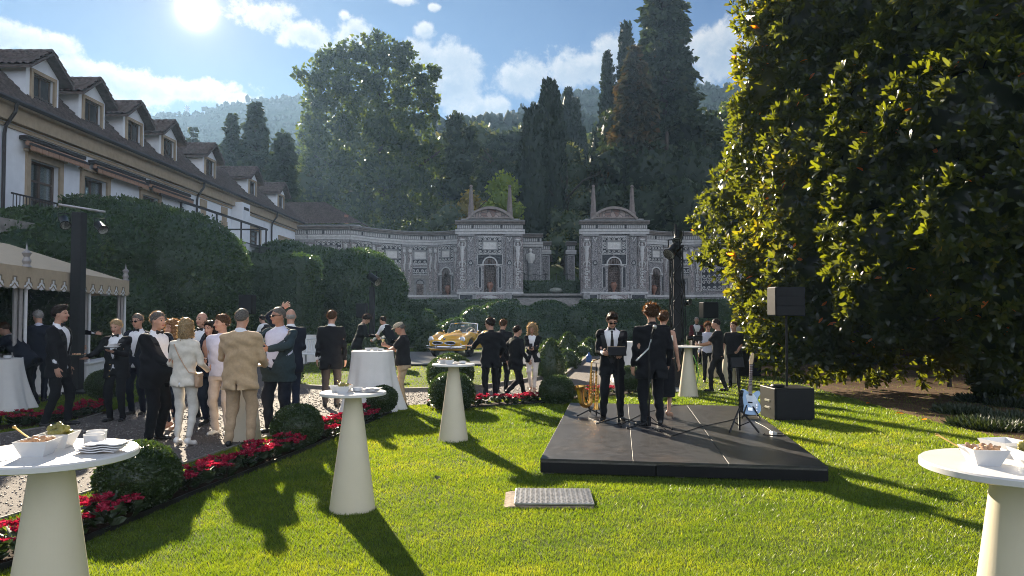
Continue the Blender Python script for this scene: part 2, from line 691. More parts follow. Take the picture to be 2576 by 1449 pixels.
M_bright = leafmat('spring_leaf', [(0.0, (0.11, 0.16, 0.02)), (0.5, (0.2, 0.26, 0.035)), (1.0, (0.28, 0.31, 0.05))], 0.45, 0.45, (1.8, 1.7, 0.4), 0.4)  # spring green, brightened in the colour for sunlight that misses this tree
M_gold = leafmat('golden_leaf', [(0.0, (0.13, 0.11, 0.02)), (0.5, (0.22, 0.17, 0.03)), (1.0, (0.3, 0.22, 0.05))], 0.45, 0.5, (1.6, 1.4, 0.5), 0.4)
M_cypress = leafmat('cypress_leaf', [(0.0, (0.008, 0.018, 0.009)), (0.6, (0.016, 0.029, 0.012)), (1.0, (0.03, 0.042, 0.015))], 0.15, 0.6, (1.4, 1.5, 0.6), 0.3)
M_conifer = leafmat('conifer_leaf', [(0.0, (0.016, 0.028, 0.015)), (0.6, (0.032, 0.05, 0.022)), (0.9, (0.055, 0.067, 0.026)), (1.0, (0.11, 0.07, 0.035))], 0.2, 0.6, (1.5, 1.5, 0.5), 0.3)
M_rust = leafmat('rusty_conifer_leaf', [(0.0, (0.022, 0.024, 0.012)), (0.5, (0.045, 0.045, 0.018)), (1.0, (0.12, 0.07, 0.03))], 0.2, 0.6, (1.5, 1.3, 0.5), 0.3)
M_olive = leafmat('olive_leaf', [(0.0, (0.03, 0.05, 0.022)), (0.5, (0.06, 0.085, 0.032)), (1.0, (0.15, 0.135, 0.05))], 0.3, 0.45, (1.6, 1.5, 0.5), 0.4)
M_bark = pmat('bark', (0.055, 0.042, 0.032), 0.9, var=0.35, scale=8, bump=0.02, bscale=20, spec=0.2)
M_hill = pmat('wooded_hill', (0.022, 0.036, 0.018), 0.95, var=0.5, scale=0.03, bump=6.0, bscale=0.05, spec=0.0)
M_metal_dark = pmat('edging_metal', (0.02, 0.02, 0.02), 0.5, 0.6)

# ================================================================ ground plan (metres; camera at x = y = 0)
G2 = lambda px, py, z=0.0: tuple(gp(px, py, z)[:2])


def lawn_z(x, y):
 t = np.clip((5.6 - np.asarray(y, float)) / 2.6, 0, 1)
 return 0.2 * t * t * (3 - 2 * t)


PATH = [(-4.9, 2.6), G2(0, 1310), G2(191, 1250), G2(507, 1154), G2(599, 1122), G2(811, 1061), G2(879, 1044), G2(1000, 1022),
  G2(1190, 1012), G2(1400, 1000), G2(1480, 985), (2.9, 17.6), (3.6, 21), (4.5, 27), (5.6, 36), (4.6, 40),
  (-9.5, 40), (-9.8, 30), (-9.0, 22), (-8.3, 18), (-7.5, 14.5), G2(257, 1041), G2(158, 1070), G2(0, 1094), (-8.2, 9.0), (-9.5, 5), (-9.5, 2.6)]
ISLAND = [G2(746, 976), G2(879, 982), G2(1002, 986), G2(1080, 984), G2(1201, 979), G2(1322, 960), G2(1356, 954), G2(1414, 951), G2(1440, 930), G2(1467, 909),
   (3.6, 33), (3.4, 36), (-6.2, 36), (-7.6, 33), (-7.2, 27), (-6.6, 22)]
STAGE_C = [Vector((0.32, 8.5)), Vector((3.42, 8.05)), Vector((4.22, 13.2)), Vector((1.12, 13.65))]
BED1 = [(-3.95, 3.4), (-3.86, 4.6), G2(210, 1365), G2(480, 1250), G2(780, 1130), G2(985, 1040)]
BED2 = [G2(1105, 1032), G2(1190, 1026), G2(1385, 1014), G2(1425, 1010)]
BED3 = [G2(1440, 1006), G2(1500, 1000), G2(1575, 992), G2(1620, 984)]
BED4 = [G2(-180, 1112), G2(0, 1084), G2(100, 1071), G2(265, 1043), G2(285, 1036)]


def offset(poly, d):
 """polyline moved to its left side by d"""
 o = []
 for i in range(len(poly)):
  a = Vector(poly[max(i - 1, 0)])
  b = Vector(poly[min(i + 1, len(poly) - 1)])
  t = (b - a).normalized()
  o.append((poly[i][0] - t.y * d, poly[i][1] + t.x * d))
 return o


def strip(a, b):
 return list(a) + list(b)[::-1]


BW = {1: 0.62, 2: 0.5, 3: 0.5, 4: -0.5}
BEDS = {1: strip(BED1, offset(BED1, BW[1])), 2: strip(BED2, offset(BED2, BW[2])), 3: strip(BED3, offset(BED3, BW[3])), 4: strip(BED4, offset(BED4, 0.55))}
EARTH = [G2(1960, 948), G2(2080, 985), G2(2200, 1020), G2(2400, 1075), G2(2600, 1120), (9.5, 8.6), (14, 8), (26, 10), (26, 30), (13, 32), (8.2, 26), (7.0, 21.5)]


def sheet(name, poly, z, mat, kind='structure', parent=None):
 bm = bmesh.new()
 vs = [bm.verts.new((p[0], p[1], z)) for p in poly]
 f = bm.faces.new(vs)
 f.normal_update()
 if f.normal.z < 0:
  f.normal_flip()
 bmesh.ops.triangulate(bm, faces=bm.faces)
 me = bpy.data.meshes.new(name)
 bm.to_mesh(me)
 bm.free()
 return tag(link(name, me, parent, mat), kind=kind)


# the ground to the horizon, and the lawn
MB().add([(-1500, -700, -0.35), (1500, -700, -0.35), (1500, 1500, -0.35), (-1500, 1500, -0.35)], [(0, 1, 2, 3)]).build('ground', M_earth)['kind'] = 'structure'
xs = np.linspace(-40, 45, 86)
ys = np.concatenate([np.linspace(-8, 1.5, 6), np.linspace(2, 6.5, 19), np.linspace(7, 58, 52)])
gx, gy = np.meshgrid(xs, ys, indexing='ij')
gz = lawn_z(gx, gy)
V = np.stack([gx, gy, gz], -1).reshape(-1, 3)
ny = len(ys)
ii = (np.arange(len(xs) - 1)[:, None] * ny + np.arange(ny - 1)[None]).ravel()
tag(np_mesh('lawn', V, np.stack([ii, ii + ny, ii + ny + 1, ii + 1], 1), M_lawn, smooth=True), kind='structure')


def gsheet(name, poly, dz, mat):
 """a flush sheet that follows the rise of the lawn near the camera"""
 o = sheet(name, poly, 0, mat)
 bm = bmesh.new()
 bm.from_mesh(o.data)
 for c in (3, 3.5, 4, 4.5, 5, 5.6):
  g = bm.verts[:] + bm.edges[:] + bm.faces[:]
  bmesh.ops.bisect_plane(bm, geom=g, plane_co=(0, c, 0), plane_no=(0, 1, 0))
 for v in bm.verts:
  v.co.z = float(lawn_z(v.co.x, v.co.y)) + dz
 bm.to_mesh(o.data)
 bm.free()
 return o


gsheet('gravel_path', PATH, 0.008, M_gravel)
sheet('island_lawn', ISLAND, 0.075, M_lawn)
sheet('earth_patch', EARTH, 0.006, M_earth)
for i in BEDS:
 gsheet('flower_bed_soil', BEDS[i], 0.014, M_soil)


def kerb(name, line, w, h, mat, closed=False, z0=0.0):
 m = MB()
 pts = list(line) + ([line[0]] if closed else [])
 a, b = offset(pts, w / 2), offset(pts, -w / 2)
 n = len(pts)
 vs = []
 for i in range(n):
  for (q, zz) in ((a[i], 0), (a[i], 1), (b[i], 1), (b[i], 0)):
   g0 = float(lawn_z(q[0], q[1])) + z0
   vs.append((q[0], q[1], g0 - 0.05 if zz == 0 else g0 + h))
 fs = []
 for i in range(n - 1):
  for j in range(3):
   fs.append((i * 4 + j, i * 4 + 4 + j, i * 4 + 5 + j, i * 4 + 1 + j))
 fs += [(0, 1, 2, 3), (4 * n - 4, 4 * n - 3, 4 * n - 2, 4 * n - 1)]
 return tag(m.add(vs, fs).build(name, mat), kind='structure')


def dense(line, step=0.35):
 o = []
 for a, b in zip(line[:-1], line[1:]):
  n = max(1, int(math.hypot(b[0] - a[0], b[1] - a[1]) / step))
  for i in range(n):
   o.append((a[0] + (b[0] - a[0]) * i / n, a[1] + (b[1] - a[1]) * i / n))
 return o + [line[-1]]


M_kerb = pmat('kerb_stone', (0.16, 0.145, 0.13), 0.85, var=0.25, scale=5, bump=0.01, dirt=0.5)
kerb('lawn_kerb', ISLAND, 0.1, 0.09, M_kerb, True)
kerb('path_edging', dense(PATH[1:8], 0.5), 0.015, 0.03, M_stone)
kerb('path_edging', [PATH[-6], PATH[-5], PATH[-4]], 0.015, 0.03, M_stone)
kerb('bed_edging', dense(BED1, 0.4), 0.02, 0.05, M_metal_dark)
kerb('bed_edging', BED2, 0.02, 0.04, M_metal_dark)

# loose stones on the near gravel
n = 34000
y = 5.2 + 13 * NR.random(n) ** 1.6
x = NR.uniform(-9.5, 3.0, n)
ok = in_poly(x, y, PATH) & ~in_poly(x, y, ISLAND)
x, y = x[ok], y[ok]
n = len(x)
tv = np.array([(1, 0, 0), (0, 1, 0), (-1, 0, 0), (0, -1, 0), (0, 0, 0.7), (0, 0, -0.5)], float)
tf = np.array([(0, 1, 4), (1, 2, 4), (2, 3, 4), (3, 0, 4), (1, 0, 5), (2, 1, 5), (3, 2, 5), (0, 3, 5)])
s = (0.006 + 0.009 * NR.random(n)) * np.clip(y / 8, 1, 1.6)
a = NR.random(n) * 6.28
ca, sa = np.cos(a), np.sin(a)
tv_ = tv[None] * s[:, None, None] * (0.7 + 0.6 * NR.random((n, 6, 1)))
vx = tv_[..., 0] * ca[:, None] - tv_[..., 1] * sa[:, None] + x[:, None]
vy = tv_[..., 0] * sa[:, None] + tv_[..., 1] * ca[:, None] + y[:, None]
vz = tv_[..., 2] + (lawn_z(x, y) + 0.012)[:, None]
M_pebble = leafmat('loose_stone', [(0, (0.095, 0.082, 0.075)), (0.6, (0.16, 0.14, 0.125)), (1, (0.26, 0.235, 0.215))], 0.0, 0.55)
tag(np_mesh('gravel_stones', np.stack([vx, vy, vz], -1).reshape(-1, 3), (tf[None] + (np.arange(n) * 6)[:, None, None]).reshape(-1, 3), M_pebble, rnd=np.repeat(NR.random(n), 6)), kind='stuff')

# ---------------------------------------------------------------- grass blades
STAGE_P = [tuple(v) for v in STAGE_C]
PLATFORM = [(-5.5, 24.2), (0.6, 24.2), (0.6, 30.6), (-5.5, 30.6)]


def grass(name, y0, y1, n, island, zbase):
 # more blades where they are seen from close by
 u = NR.random(n)
 y = y0 * (y1 / y0) ** u
 hw = 0.76 * y + 1.8
 x = NR.uniform(-1, 1, n) * hw
 ok = ~in_poly(x, y, STAGE_P)
 if island:
  ok &= in_poly(x, y, ISLAND) & ~in_poly(x, y, PLATFORM)
 else:
  ok &= ~in_poly(x, y, PATH)
  for b in BEDS.values():
   ok &= ~in_poly(x, y, b)
  e = in_poly(x, y, EARTH) & (NR.random(n) > 0.10)
  ok &= ~e
  ok &= ~((x > -0.07) & (x < 0.8) & (y > 7.05) & (y < 7.66))
 # patchy turf: thinner and thicker places
 Pn = np.stack([x, y, 0 * x], -1)
 ok &= NR.random(n) < 0.80 + 0.25 * snoise(Pn, 2.2, 1.0)
 x, y = x[ok], y[ok]
 n = len(x)
 Pn = Pn[ok]
 z = lawn_z(x, y) + zbase
 k = np.clip(y / 6.0, 0.95, 7)
 h = (0.015 + 0.019 * NR.random(n)) * np.clip(k, 1, 1.7) ** 0.6 * (1 + 0.25 * snoise(Pn, 1.3, 4))
 w = 0.0031 * k * (0.7 + 0.6 * NR.random(n))
 a = NR.random(n) * 6.283
 lean = h * (0.25 + 0.9 * NR.random(n))
 b = NR.random(n) * 6.283
 dx, dy = np.cos(a) * w, np.sin(a) * w
 P = np.stack([x, y, z], -1)
 A = P + np.stack([dx, dy, 0 * x - 0.004], -1)
 B = P - np.stack([dx, dy, 0 * x + 0.004], -1)
 T = P + np.stack([np.cos(b) * lean, np.sin(b) * lean, h], -1)
 V = np.stack([A, B, T], 1).reshape(-1, 3)
 r = np.clip(0.42 + 0.32 * snoise(Pn, 0.5, 2) + 0.22 * snoise(Pn, 2.7, 5) + 0.2 * snoise(Pn, 9.0, 7) + 0.4 * (NR.random(n) - 0.5) + (NR.random(n) > 0.985) * 0.5, 0, 1)
 tag(np_mesh(name, V, np.arange(3 * n).reshape(-1, 3), M_grass, rnd=np.repeat(r, 3)), kind='stuff')


grass('grass', 3.3, 16, 1050000, False, 0.0)
grass('grass', 16, 50, 190000, False, 0.0)
grass('grass', 16.3, 34, 110000, True, 0.075)

# ================================================================ hills, far to near
M_ridge_tree = M_hill


def ridge(name, pts, d, depth, rough, seed, mat=M_hill, z_low=-5.0):
 """a wooded ridge: crest line given where it stands in the view, at distance d; falls towards the viewer"""
 xs_ = np.linspace(pts[0][0], pts[-1][0], 220)
 yy = np.interp(xs_, [p[0] for p in pts], [p[1] for p in pts])
 crest = np.array([at(a, b, d)[:] for a, b in zip(xs_, yy)])
 m = 26
 t = np.linspace(0, 1, m)
 V = np.zeros((220, m, 3))
 V[..., 0] = crest[:, None, 0]
 V[..., 1] = crest[:, None, 1] - depth * t[None] + depth * 0.02 * snoise(np.stack([crest[:, None, 0] + 0 * t, 60 * t[None] + 0 * crest[:, :1], 0 * t + 0 * crest[:, :1]], -1), 0.01, seed)
 V[..., 2] = z_low + (crest[:, None, 2] - z_low) * (1 - t[None] ** 0.85)
 nz = snoise(V, 14 / depth, seed) * 0.5 + snoise(V, 40 / depth, seed + 1) * 0.25
 V[..., 2] += nz * rough * 1.6 * np.sin(np.pi * t)[None]
 V[:, :2, 2] += (NR.random((220, 2)) - 0.4) * rough
 i = (np.arange(219)[:, None] * m + np.arange(m - 1)[None]).ravel()
 V2 = np.concatenate([V.reshape(-1, 3), np.stack([crest[:, 0], crest[:, 1] + depth * 0.6, np.full(220, z_low)], -1)])
 F = np.stack([i, i + 1, i + m + 1, i + m], 1)
 c = np.arange(219)
 F2 = np.stack([c * m, (c + 1) * m, 220 * m + c + 1, 220 * m + c], 1)
 tag(np_mesh(name, V2, np.concatenate([F, F2]), mat, smooth=True), kind='structure')
 # tree crowns along the crest and on the slope
 n = 5600
 q, w = NR.integers(0, 220, n), (NR.random(n) ** 1.5 * (m - 1)).astype(int)
 P = V[q, w] + NR.normal(size=(n, 3)) * [depth * 0.004 + 2, 2, 0]
 s = rough * (0.3 + 0.5 * NR.random(n))
 Vt, Ft = ICO1
 k = len(Vt)
 VV = P[:, None] + Vt[None] * s[:, None, None] * np.array([0.85, 0.85, 1.1]) * (1 + 0.25 * NR.normal(size=(n, k, 1)))
 FF = (Ft[None] + (np.arange(n) * k)[:, None, None]).reshape(-1, 3)
 tag(np_mesh(name.replace('hill', 'woodland'), VV.reshape(-1, 3), FF, M_hilltree, rnd=np.repeat(NR.random(n), k)), kind='stuff')


M_hilltree = leafmat('woodland', [(0, (0.018, 0.03, 0.018)), (0.6, (0.024, 0.038, 0.022)), (1, (0.034, 0.05, 0.026))], 0.0, 0.8, spec=0.05)
ridge('far_hill', [(-900, 330), (-300, 320), (150, 300), (300, 296), (410, 296), (500, 288), (590, 268), (640, 258), (700, 256), (770, 250), (850, 240), (1000, 262), (1090, 310), (1180, 335), (1260, 345), (1400, 350)], 520, 260, 2.8, 1.0)
ridge('wooded_hill', [(980, 370), (1080, 345), (1180, 325), (1300, 292), (1400, 260), (1470, 240), (1530, 236), (1620, 222), (1750, 220), (1850, 226), (1950, 215), (2200, 190), (2600, 210), (3300, 260)], 340, 150, 2.4, 2.0)
ridge('near_hill', [(300, 420), (500, 405), (700, 395), (900, 360), (1060, 330), (1130, 318), (1200, 312), (1290, 306), (1330, 300), (1400, 296), (1500, 300), (1700, 310), (1900, 330), (2200, 360), (2700, 420)], 230, 60, 2.6, 3.0)

# the slope that climbs behind the mosaic wall
xs_ = np.linspace(-70, 90, 41)
ys_ = np.array([64.5, 66, 72, 80, 95, 115, 140, 170])
gx, gy = np.meshgrid(xs_, ys_, indexing='ij')
gz = np.interp(gy, [64, 68, 80, 100, 140, 170], [2.2, 4.0, 5.5, 7, 11, 16]) + 0.8 * snoise(np.stack([gx, gy, 0 * gx], -1), 0.08, 1)
axis = np.exp(-((gx - 3.5 - (gy - 66) * 0.03) / 3.4) ** 2) * (gy < 120)
gz = gz * (1 - axis) + axis * np.interp(gy, [64, 68, 80, 100, 170], [2.6, 2.9, 5.2, 9.5, 16])
V = np.stack([gx, gy, gz], -1).reshape(-1, 3)
m = len(ys_)
ii = (np.arange(40)[:, None] * m + np.arange(m - 1)[None]).ravel()
tag(np_mesh('garden_slope', V, np.stack([ii, ii + m, ii + m + 1, ii + 1], 1), M_lawn, smooth=True), kind='structure')


def slope_z(x, y):
 return float(np.interp(y, [64, 68, 80, 100, 140, 170], [2.2, 4.0, 5.5, 7, 11, 16]))


# ================================================================ trees

def trunk_mesh(m, base, h, r, bend=0.03, limbs=6, seed=0, reach=0.35):
 rr = random.Random(seed)
 pts = [Vector((base[0] + rr.uniform(-1, 1) * bend * h * (i / 6), base[1] + rr.uniform(-1, 1) * bend * h * (i / 6), base[2] + h * i / 6)) for i in range(7)]
 m.tube(pts, [r * (1.25 if i == 0 else 1 - 0.75 * i / 6) for i in range(7)], 9)
 for q in range(limbs):
  i = rr.randint(2, 5)
  a = rr.uniform(0, 6.28)
  l = h * reach * rr.uniform(0.6, 1.1)
  p = pts[i]
  e = p + Vector((math.cos(a) * l, math.sin(a) * l, l * rr.uniform(0.3, 0.9)))
  mid = (p + e) / 2 + Vector((0, 0, l * 0.12))
  m.tube([p, mid, e], [r * 0.42, r * 0.28, r * 0.1], 6)
 return m


def tree(name, label, lobes, mat, base, dens, size, trunk_r, group=None, tmpl=DIAMOND, dirmix=(0.7, 0.8, 0.1), core=0.8, depth=0.4, limbs=7, cn=0.4, keep=None):
 root = empty(name, base, label, 'tree', group)
 b = Vector(base)
 lob = [((Vector(c) - b)[:], r) for c, r in lobes]
 V, F, A = lobed(lob, dens, size, dirmix, tmpl, core, depth, keep, cn)
 np_mesh('crown', V, F, mat, root, A)
 top = max(c[2] + (r if not isinstance(r, tuple) else r[2]) for c, r in lob)
 trunk_mesh(MB(), (0, 0, -1.0), top * 0.8, trunk_r, 0.02, limbs, seed=len(name) * 7 + int(abs(base[0]) * 10)).build('trunk', M_bark, root, True)
 return root


def L(px, py, d, rpx, sq=1.0):
 """a lobe of foliage: where it is seen, how far, and its radius as seen"""
 r = rpx * d / FPX
 return (at(px, py, d)[:], (r, r * 0.9, r * sq))


# the big plane tree behind the left wing of the wall
D = 126
PL = []
for (px, py, r, dd) in [(800, 200, 52, 0), (835, 150, 40, 2), (900, 135, 48, 1), (960, 130, 45, 0), (1010, 160, 48, -1), (1060, 205, 44, 0), (1075, 250, 32, 0),
      (800, 265, 45, 0), (860, 215, 65, -2), (940, 215, 75, 0), (1010, 245, 60, 0), (1050, 305, 48, 1),
      (790, 325, 42, 0), (860, 315, 75, -1), (950, 320, 85, -3), (1030, 365, 62, 0), (1085, 400, 48, -2),
      (785, 395, 46, 0), (860, 410, 85, -3), (950, 425, 92, -5), (1050, 450, 80, -3), (1105, 480, 45, -3),
      (770, 465, 38, -3), (820, 490, 75, -5), (900, 510, 85, -7), (1000, 520, 85, -7), (1085, 530, 62, -5), (775, 520, 45, -5), (790, 575, 55, -8), (870, 590, 70, -10), (960, 590, 75, -10), (1050, 585, 70, -8), (1120, 560, 50, -6)]:
 PL.append(L(px, py, D + dd, r))
 for q in range(4):
  a = RND.uniform(0, 6.28)
  PL.append(L(px + math.cos(a) * r * 0.92, py - math.sin(a) * r * 0.92, D + dd - RND.uniform(0, 3), r * RND.uniform(0.22, 0.42)))
gapn = lambda P: (snoise(P, 0.75, 9.0) + 0.6 * snoise(P, 1.9, 3.0)) > -0.3
tree('plane_tree', 'huge spreading broadleaf tree rising behind the left wing of the mosaic wall', PL, M_plane, at(955, 640, D)[:2] + (9.0,), 5.0, 0.8, 1.2, core=0.42, depth=0.6, limbs=14, keep=gapn)

# light green and golden trees between the two pavilions
tree('round_tree', 'small bright green round-headed tree behind the left pavilion obelisks', [L(1268, 462, 76, 32), L(1245, 475, 76, 24), L(1290, 478, 76, 22), L(1262, 505, 74, 34), L(1235, 530, 74, 26), L(1290, 530, 75, 30)], M_bright, at(1265, 600, 76)[:2] + (5.0,), 9, 0.4, 0.2)
tree('golden_shrub', 'golden yellow feathery shrub beside the left pavilion obelisk', [L(1180, 500, 73, 22), L(1170, 530, 73, 28), L(1150, 545, 73, 26), L(1205, 525, 75, 25)], M_gold, at(1172, 600, 73)[:2] + (5.0,), 10, 0.4, 0.12)
tree('mixed_shrub', 'dull green shrub leaning over the left wing behind its coping', [L(1215, 520, 80, 40), L(1130, 540, 70, 34), L(1100, 560, 68, 26)], M_olive, at(1180, 600, 74)[:2] + (5.0,), 8, 0.4, 0.15)
tree('flowering_tree', 'olive green tree with tawny shoots between the cypresses', [L(1425, 400, 90, 45), L(1400, 440, 88, 42), L(1450, 450, 88, 46), L(1425, 510, 82, 58), L(1385, 560, 78, 48), L(1440, 575, 76, 50), L(1400, 610, 74, 34), L(1455, 520, 80, 40)], M_olive, at(1425, 640, 80)[:2] + (6.0,), 7, 0.45, 0.3)


def cypress(label, px, top, bot, hw, d, mat=M_cypress, seed=0, group='columnar cypresses behind the wall', tip=0.1, size=0.5):
 """narrow column of upright sprays"""
 T, B = at(px, top, d), at(px, bot, d)
 h, R_ = T.z - B.z, hw * d / FPX
 root = empty('cypress_tree', B, label, 'tree', group)
 n = int(h * R_ * 60)
 t = NR.random(n) ** 0.9
 prof = np.interp(t, [0, 0.1, 0.35, 0.7, 0.9, 0.97, 1], [0.75, 0.95, 1.0, 0.82, 0.5, 0.3, tip])
 a = NR.random(n) * 6.283
 lump = 1 + 0.13 * np.sin(a * 3 + t * 9 + seed) + 0.09 * np.sin(a * 5 - t * 23 + seed * 2)
 r = R_ * prof * lump * (1 - 0.2 * NR.random(n) ** 2)
 P = np.stack([r * np.cos(a), r * np.sin(a), t * h], -1)
 Dv = np.stack([np.cos(a) * 0.35, np.sin(a) * 0.35, 0.9 + 0 * a], -1) + NR.normal(size=(n, 3)) * 0.22
 s = size * (0.6 + 0.8 * NR.random(n))
 A = np.clip(0.5 + 0.35 * snoise(P, 0.9, seed) + 0.3 * (NR.random(n) - 0.5), 0, 1)
 p1 = leaves(P, Dv, s, DIAMOND, A)
 tt = np.linspace(0, 0.985, 24)
 aa = np.linspace(0, 2 * np.pi, 14, endpoint=False)
 ta, ga = np.meshgrid(tt, aa, indexing='ij')
 rr = R_ * 0.88 * np.interp(ta, [0, 0.1, 0.35, 0.7, 0.9, 0.97, 1], [0.75, 0.95, 1.0, 0.82, 0.5, 0.3, tip]) * (1 + 0.13 * np.sin(ga * 3 + ta * 9 + seed))
 Vc = np.stack([rr * np.cos(ga), rr * np.sin(ga), ta * h], -1).reshape(-1, 3)
 F = []
 for i in range(23):
  for j in range(14):
   q, w = i * 14 + j, i * 14 + (j + 1) % 14
   F += [(q, w, w + 14), (q, w + 14, q + 14)]
 V, F, A = merge([p1, (Vc, np.array(F), np.full(len(Vc), 0.1))])
 np_mesh('crown', V, F, mat, root, A)
 MB().cyl((0, 0, -2.5), (0, 0, h * 0.5), R_ * 0.16, R_ * 0.08, 8).build('trunk', M_bark, root, True)
 return root


cypress('stout dark cypress with a rounded top left of the taller one', 1340, 274, 600, 40, 77, seed=1, tip=0.55)
cypress('tallest central cypress tapering to a narrow top', 1384, 207, 600, 41, 79, seed=2, tip=0.3)
cypress('slim cypress with a ragged pointed top behind the central pair', 1431, 226, 520, 28, 112, seed=3)
cypress('thin cypress close against the ragged pointed one', 1452, 252, 520, 14, 113, seed=4)
cypress('short thin cypress on the outer side of the rear clump', 1466, 322, 520, 15, 110, seed=5)
cypress('low cypress in front of the rusty conifer flank', 1500, 330, 540, 20, 96, seed=6, tip=0.4)
cypress('very tall slender cypress beside the giant conifer', 1577, 62, 560, 30, 100, seed=7, tip=0.4)
cypress('tall shaggy cypress outside the slender one', 1530, 132, 560, 24, 102, seed=8)


def conifer(label, px, top, bot, hw, d, mat, levels, group='conifers behind the garden', droop=0.25, seed=0, size=0.7, fill=1.0, trunk=0.5, power=0.8, minr=0.06):
 """spire of drooping branches hung with needles"""
 T, B = at(px, top, d), at(px, bot, d)
 h, R_ = T.z - B.z, hw * d / FPX
 rr = random.Random(seed)
 root = empty('conifer_tree', B, label, 'tree', group)
 Ps, Ds, Ss, As = [], [], [], []
 wood = MB().cyl((0, 0, -2.5), (0, 0, h * 0.97), trunk, 0.06, 8)
 for i in range(levels):
  t = (i + rr.random()) / levels
  z = h * t
  rad_ = R_ * max(minr, (1 - t) ** power) * rr.uniform(0.72, 1.1)
  nb = rr.randint(4, 6)
  a0 = rr.uniform(0, 6.28)
  for b in range(nb):
   a = a0 + b * 6.283 / nb + rr.uniform(-0.4, 0.4)
   l = rad_ * rr.uniform(0.6, 1.05)
   k = max(5, int(fill * l * 16))
   u = np.sqrt(NR.random(k)) * l
   side = NR.normal(size=k) * (0.05 + 0.16 * u)
   x = np.cos(a) * u - np.sin(a) * side
   y = np.sin(a) * u + np.cos(a) * side
   zz = z + u * (0.12 - droop * u / max(l, 0.1)) - np.abs(NR.normal(size=k)) * 0.22 * l * 0.4
   Ps.append(np.stack([x, y, zz], -1))
   Ds.append(np.stack([np.cos(a) + 0 * u, np.sin(a) + 0 * u, -0.6 + 0 * u], -1) + NR.normal(size=(k, 3)) * 0.5)
   Ss.append(size * (0.6 + 0.8 * NR.random(k)))
   As.append(np.clip(rr.random() * 0.5 + 0.5 * NR.random(k), 0, 1))
   if l > 0.8:
    wood.tube([(0, 0, z), (math.cos(a) * l * 0.5, math.sin(a) * l * 0.5, z + 0.04 * l), (math.cos(a) * l * 0.95, math.sin(a) * l * 0.95, z - droop * l * 0.8)], [0.09, 0.06, 0.02], 4, False)
 V, F, A = leaves(np.concatenate(Ps), np.concatenate(Ds), np.concatenate(Ss), DIAMOND, np.concatenate(As))
 np_mesh('crown', V, F, mat, root, A)
 wood.build('trunk', M_bark, root, True)
 return root


conifer('giant dark conifer whose top leaves the picture', 1672, -140, 560, 150, 92, M_conifer, 64, seed=21, fill=1.1, size=0.85, trunk=0.8, power=0.62, minr=0.16)
conifer('rusty brown conifer flanking the giant one', 1598, 118, 600, 135, 86, M_rust, 52, seed=22, fill=1.7, size=0.8, trunk=0.6, power=0.75)
conifer('dark fir standing behind the far end of the house roof', 640, 252, 600, 85, 96, M_conifer, 40, seed=23, fill=1.7, size=0.8)
conifer('shorter fir beside the taller one behind the house', 580, 288, 600, 68, 98, M_conifer, 34, seed=24, fill=1.7, size=0.8)
conifer('broken-topped fir between house roof and the huge broadleaf tree', 712, 330, 600, 44, 88, M_conifer, 26, seed=25, fill=2.2, size=0.75, power=0.42)
conifer('small fir tip showing over the dormer roofs', 482, 316, 600, 45, 110, M_conifer, 22, seed=26, fill=1.6, size=0.8)
tree('yew_tree', 'dark ragged twin-topped evergreen beside the huge broadleaf tree', [L(1145, 305, 122, 24), L(1143, 335, 122, 30), L(1150, 370, 122, 36), L(1180, 335, 124, 24), L(1185, 375, 124, 30), L(1160, 420, 120, 46), L(1150, 470, 119, 50)], M_conifer, at(1160, 600, 121)[:2] + (8.0,), 2.8, 0.85, 0.5, core=0.75, limbs=0)
tree('stone_pine', 'spreading dark pine in layered clumps left of the cypress pair', [L(1285, 348, 138, 40, 0.4), L(1255, 372, 138, 46, 0.45), L(1305, 376, 139, 34, 0.45), L(1240, 405, 136, 50, 0.5), L(1300, 415, 137, 50, 0.6), L(1225, 445, 133, 56, 0.7), L(1290, 460, 133, 56), L(1200, 480, 129, 50)], M_conifer, at(1270, 600, 135)[:2] + (10.0,), 3.0, 0.9, 0.5)
tree('dark_evergreen', 'dense dark evergreen mass behind the right pavilion', [L(1560, 330, 90, 62), L(1640, 345, 92, 80), L(1720, 350, 92, 76), L(1780, 330, 96, 56), L(1545, 420, 84, 60), L(1640, 450, 84, 95), L(1740, 450, 84, 90), L(1530, 510, 78, 50), L(1620, 540, 76, 80), L(1720, 540, 76, 90), L(1800, 480, 84, 60), L(1810, 400, 92, 50), L(1800, 560, 76, 60)], M_conifer, at(1680, 640, 84)[:2] + (4.0,), 4.0, 0.75, 0.7, core=0.8, limbs=0)
tree('slope_tree', 'dark tree behind the magnolia edge below the hill', [L(1840, 290, 130, 40), L(1860, 350, 130, 60), L(1850, 430, 120, 60), L(1900, 300, 130, 60), L(1890, 400, 120, 60)], M_plane, at(1860, 600, 125)[:2] + (16.0,), 2.5, 0.9, 0.5)
tree('evergreen_oak', 'rounded grey green trees massed behind the pine and cypress', [L(1200, 360, 150, 55), L(1260, 380, 150, 50), L(1330, 360, 155, 50), L(1130, 370, 150, 45), L(1480, 400, 145, 60), L(760, 480, 120, 60), L(700, 470, 130, 50)], M_olive, at(1260, 600, 150)[:2] + (12.0,), 1.2, 1.3, 0.5)

tree('avenue_tree', 'dark tree closing the avenue between the pavilions', [L(1372, 640, 92, 42), L(1415, 612, 94, 46), L(1462, 630, 94, 44), L(1440, 650, 96, 26)], M_plane, at(1415, 700, 93)[:2] + (6.0,), 6, 0.5, 0.4, limbs=0)

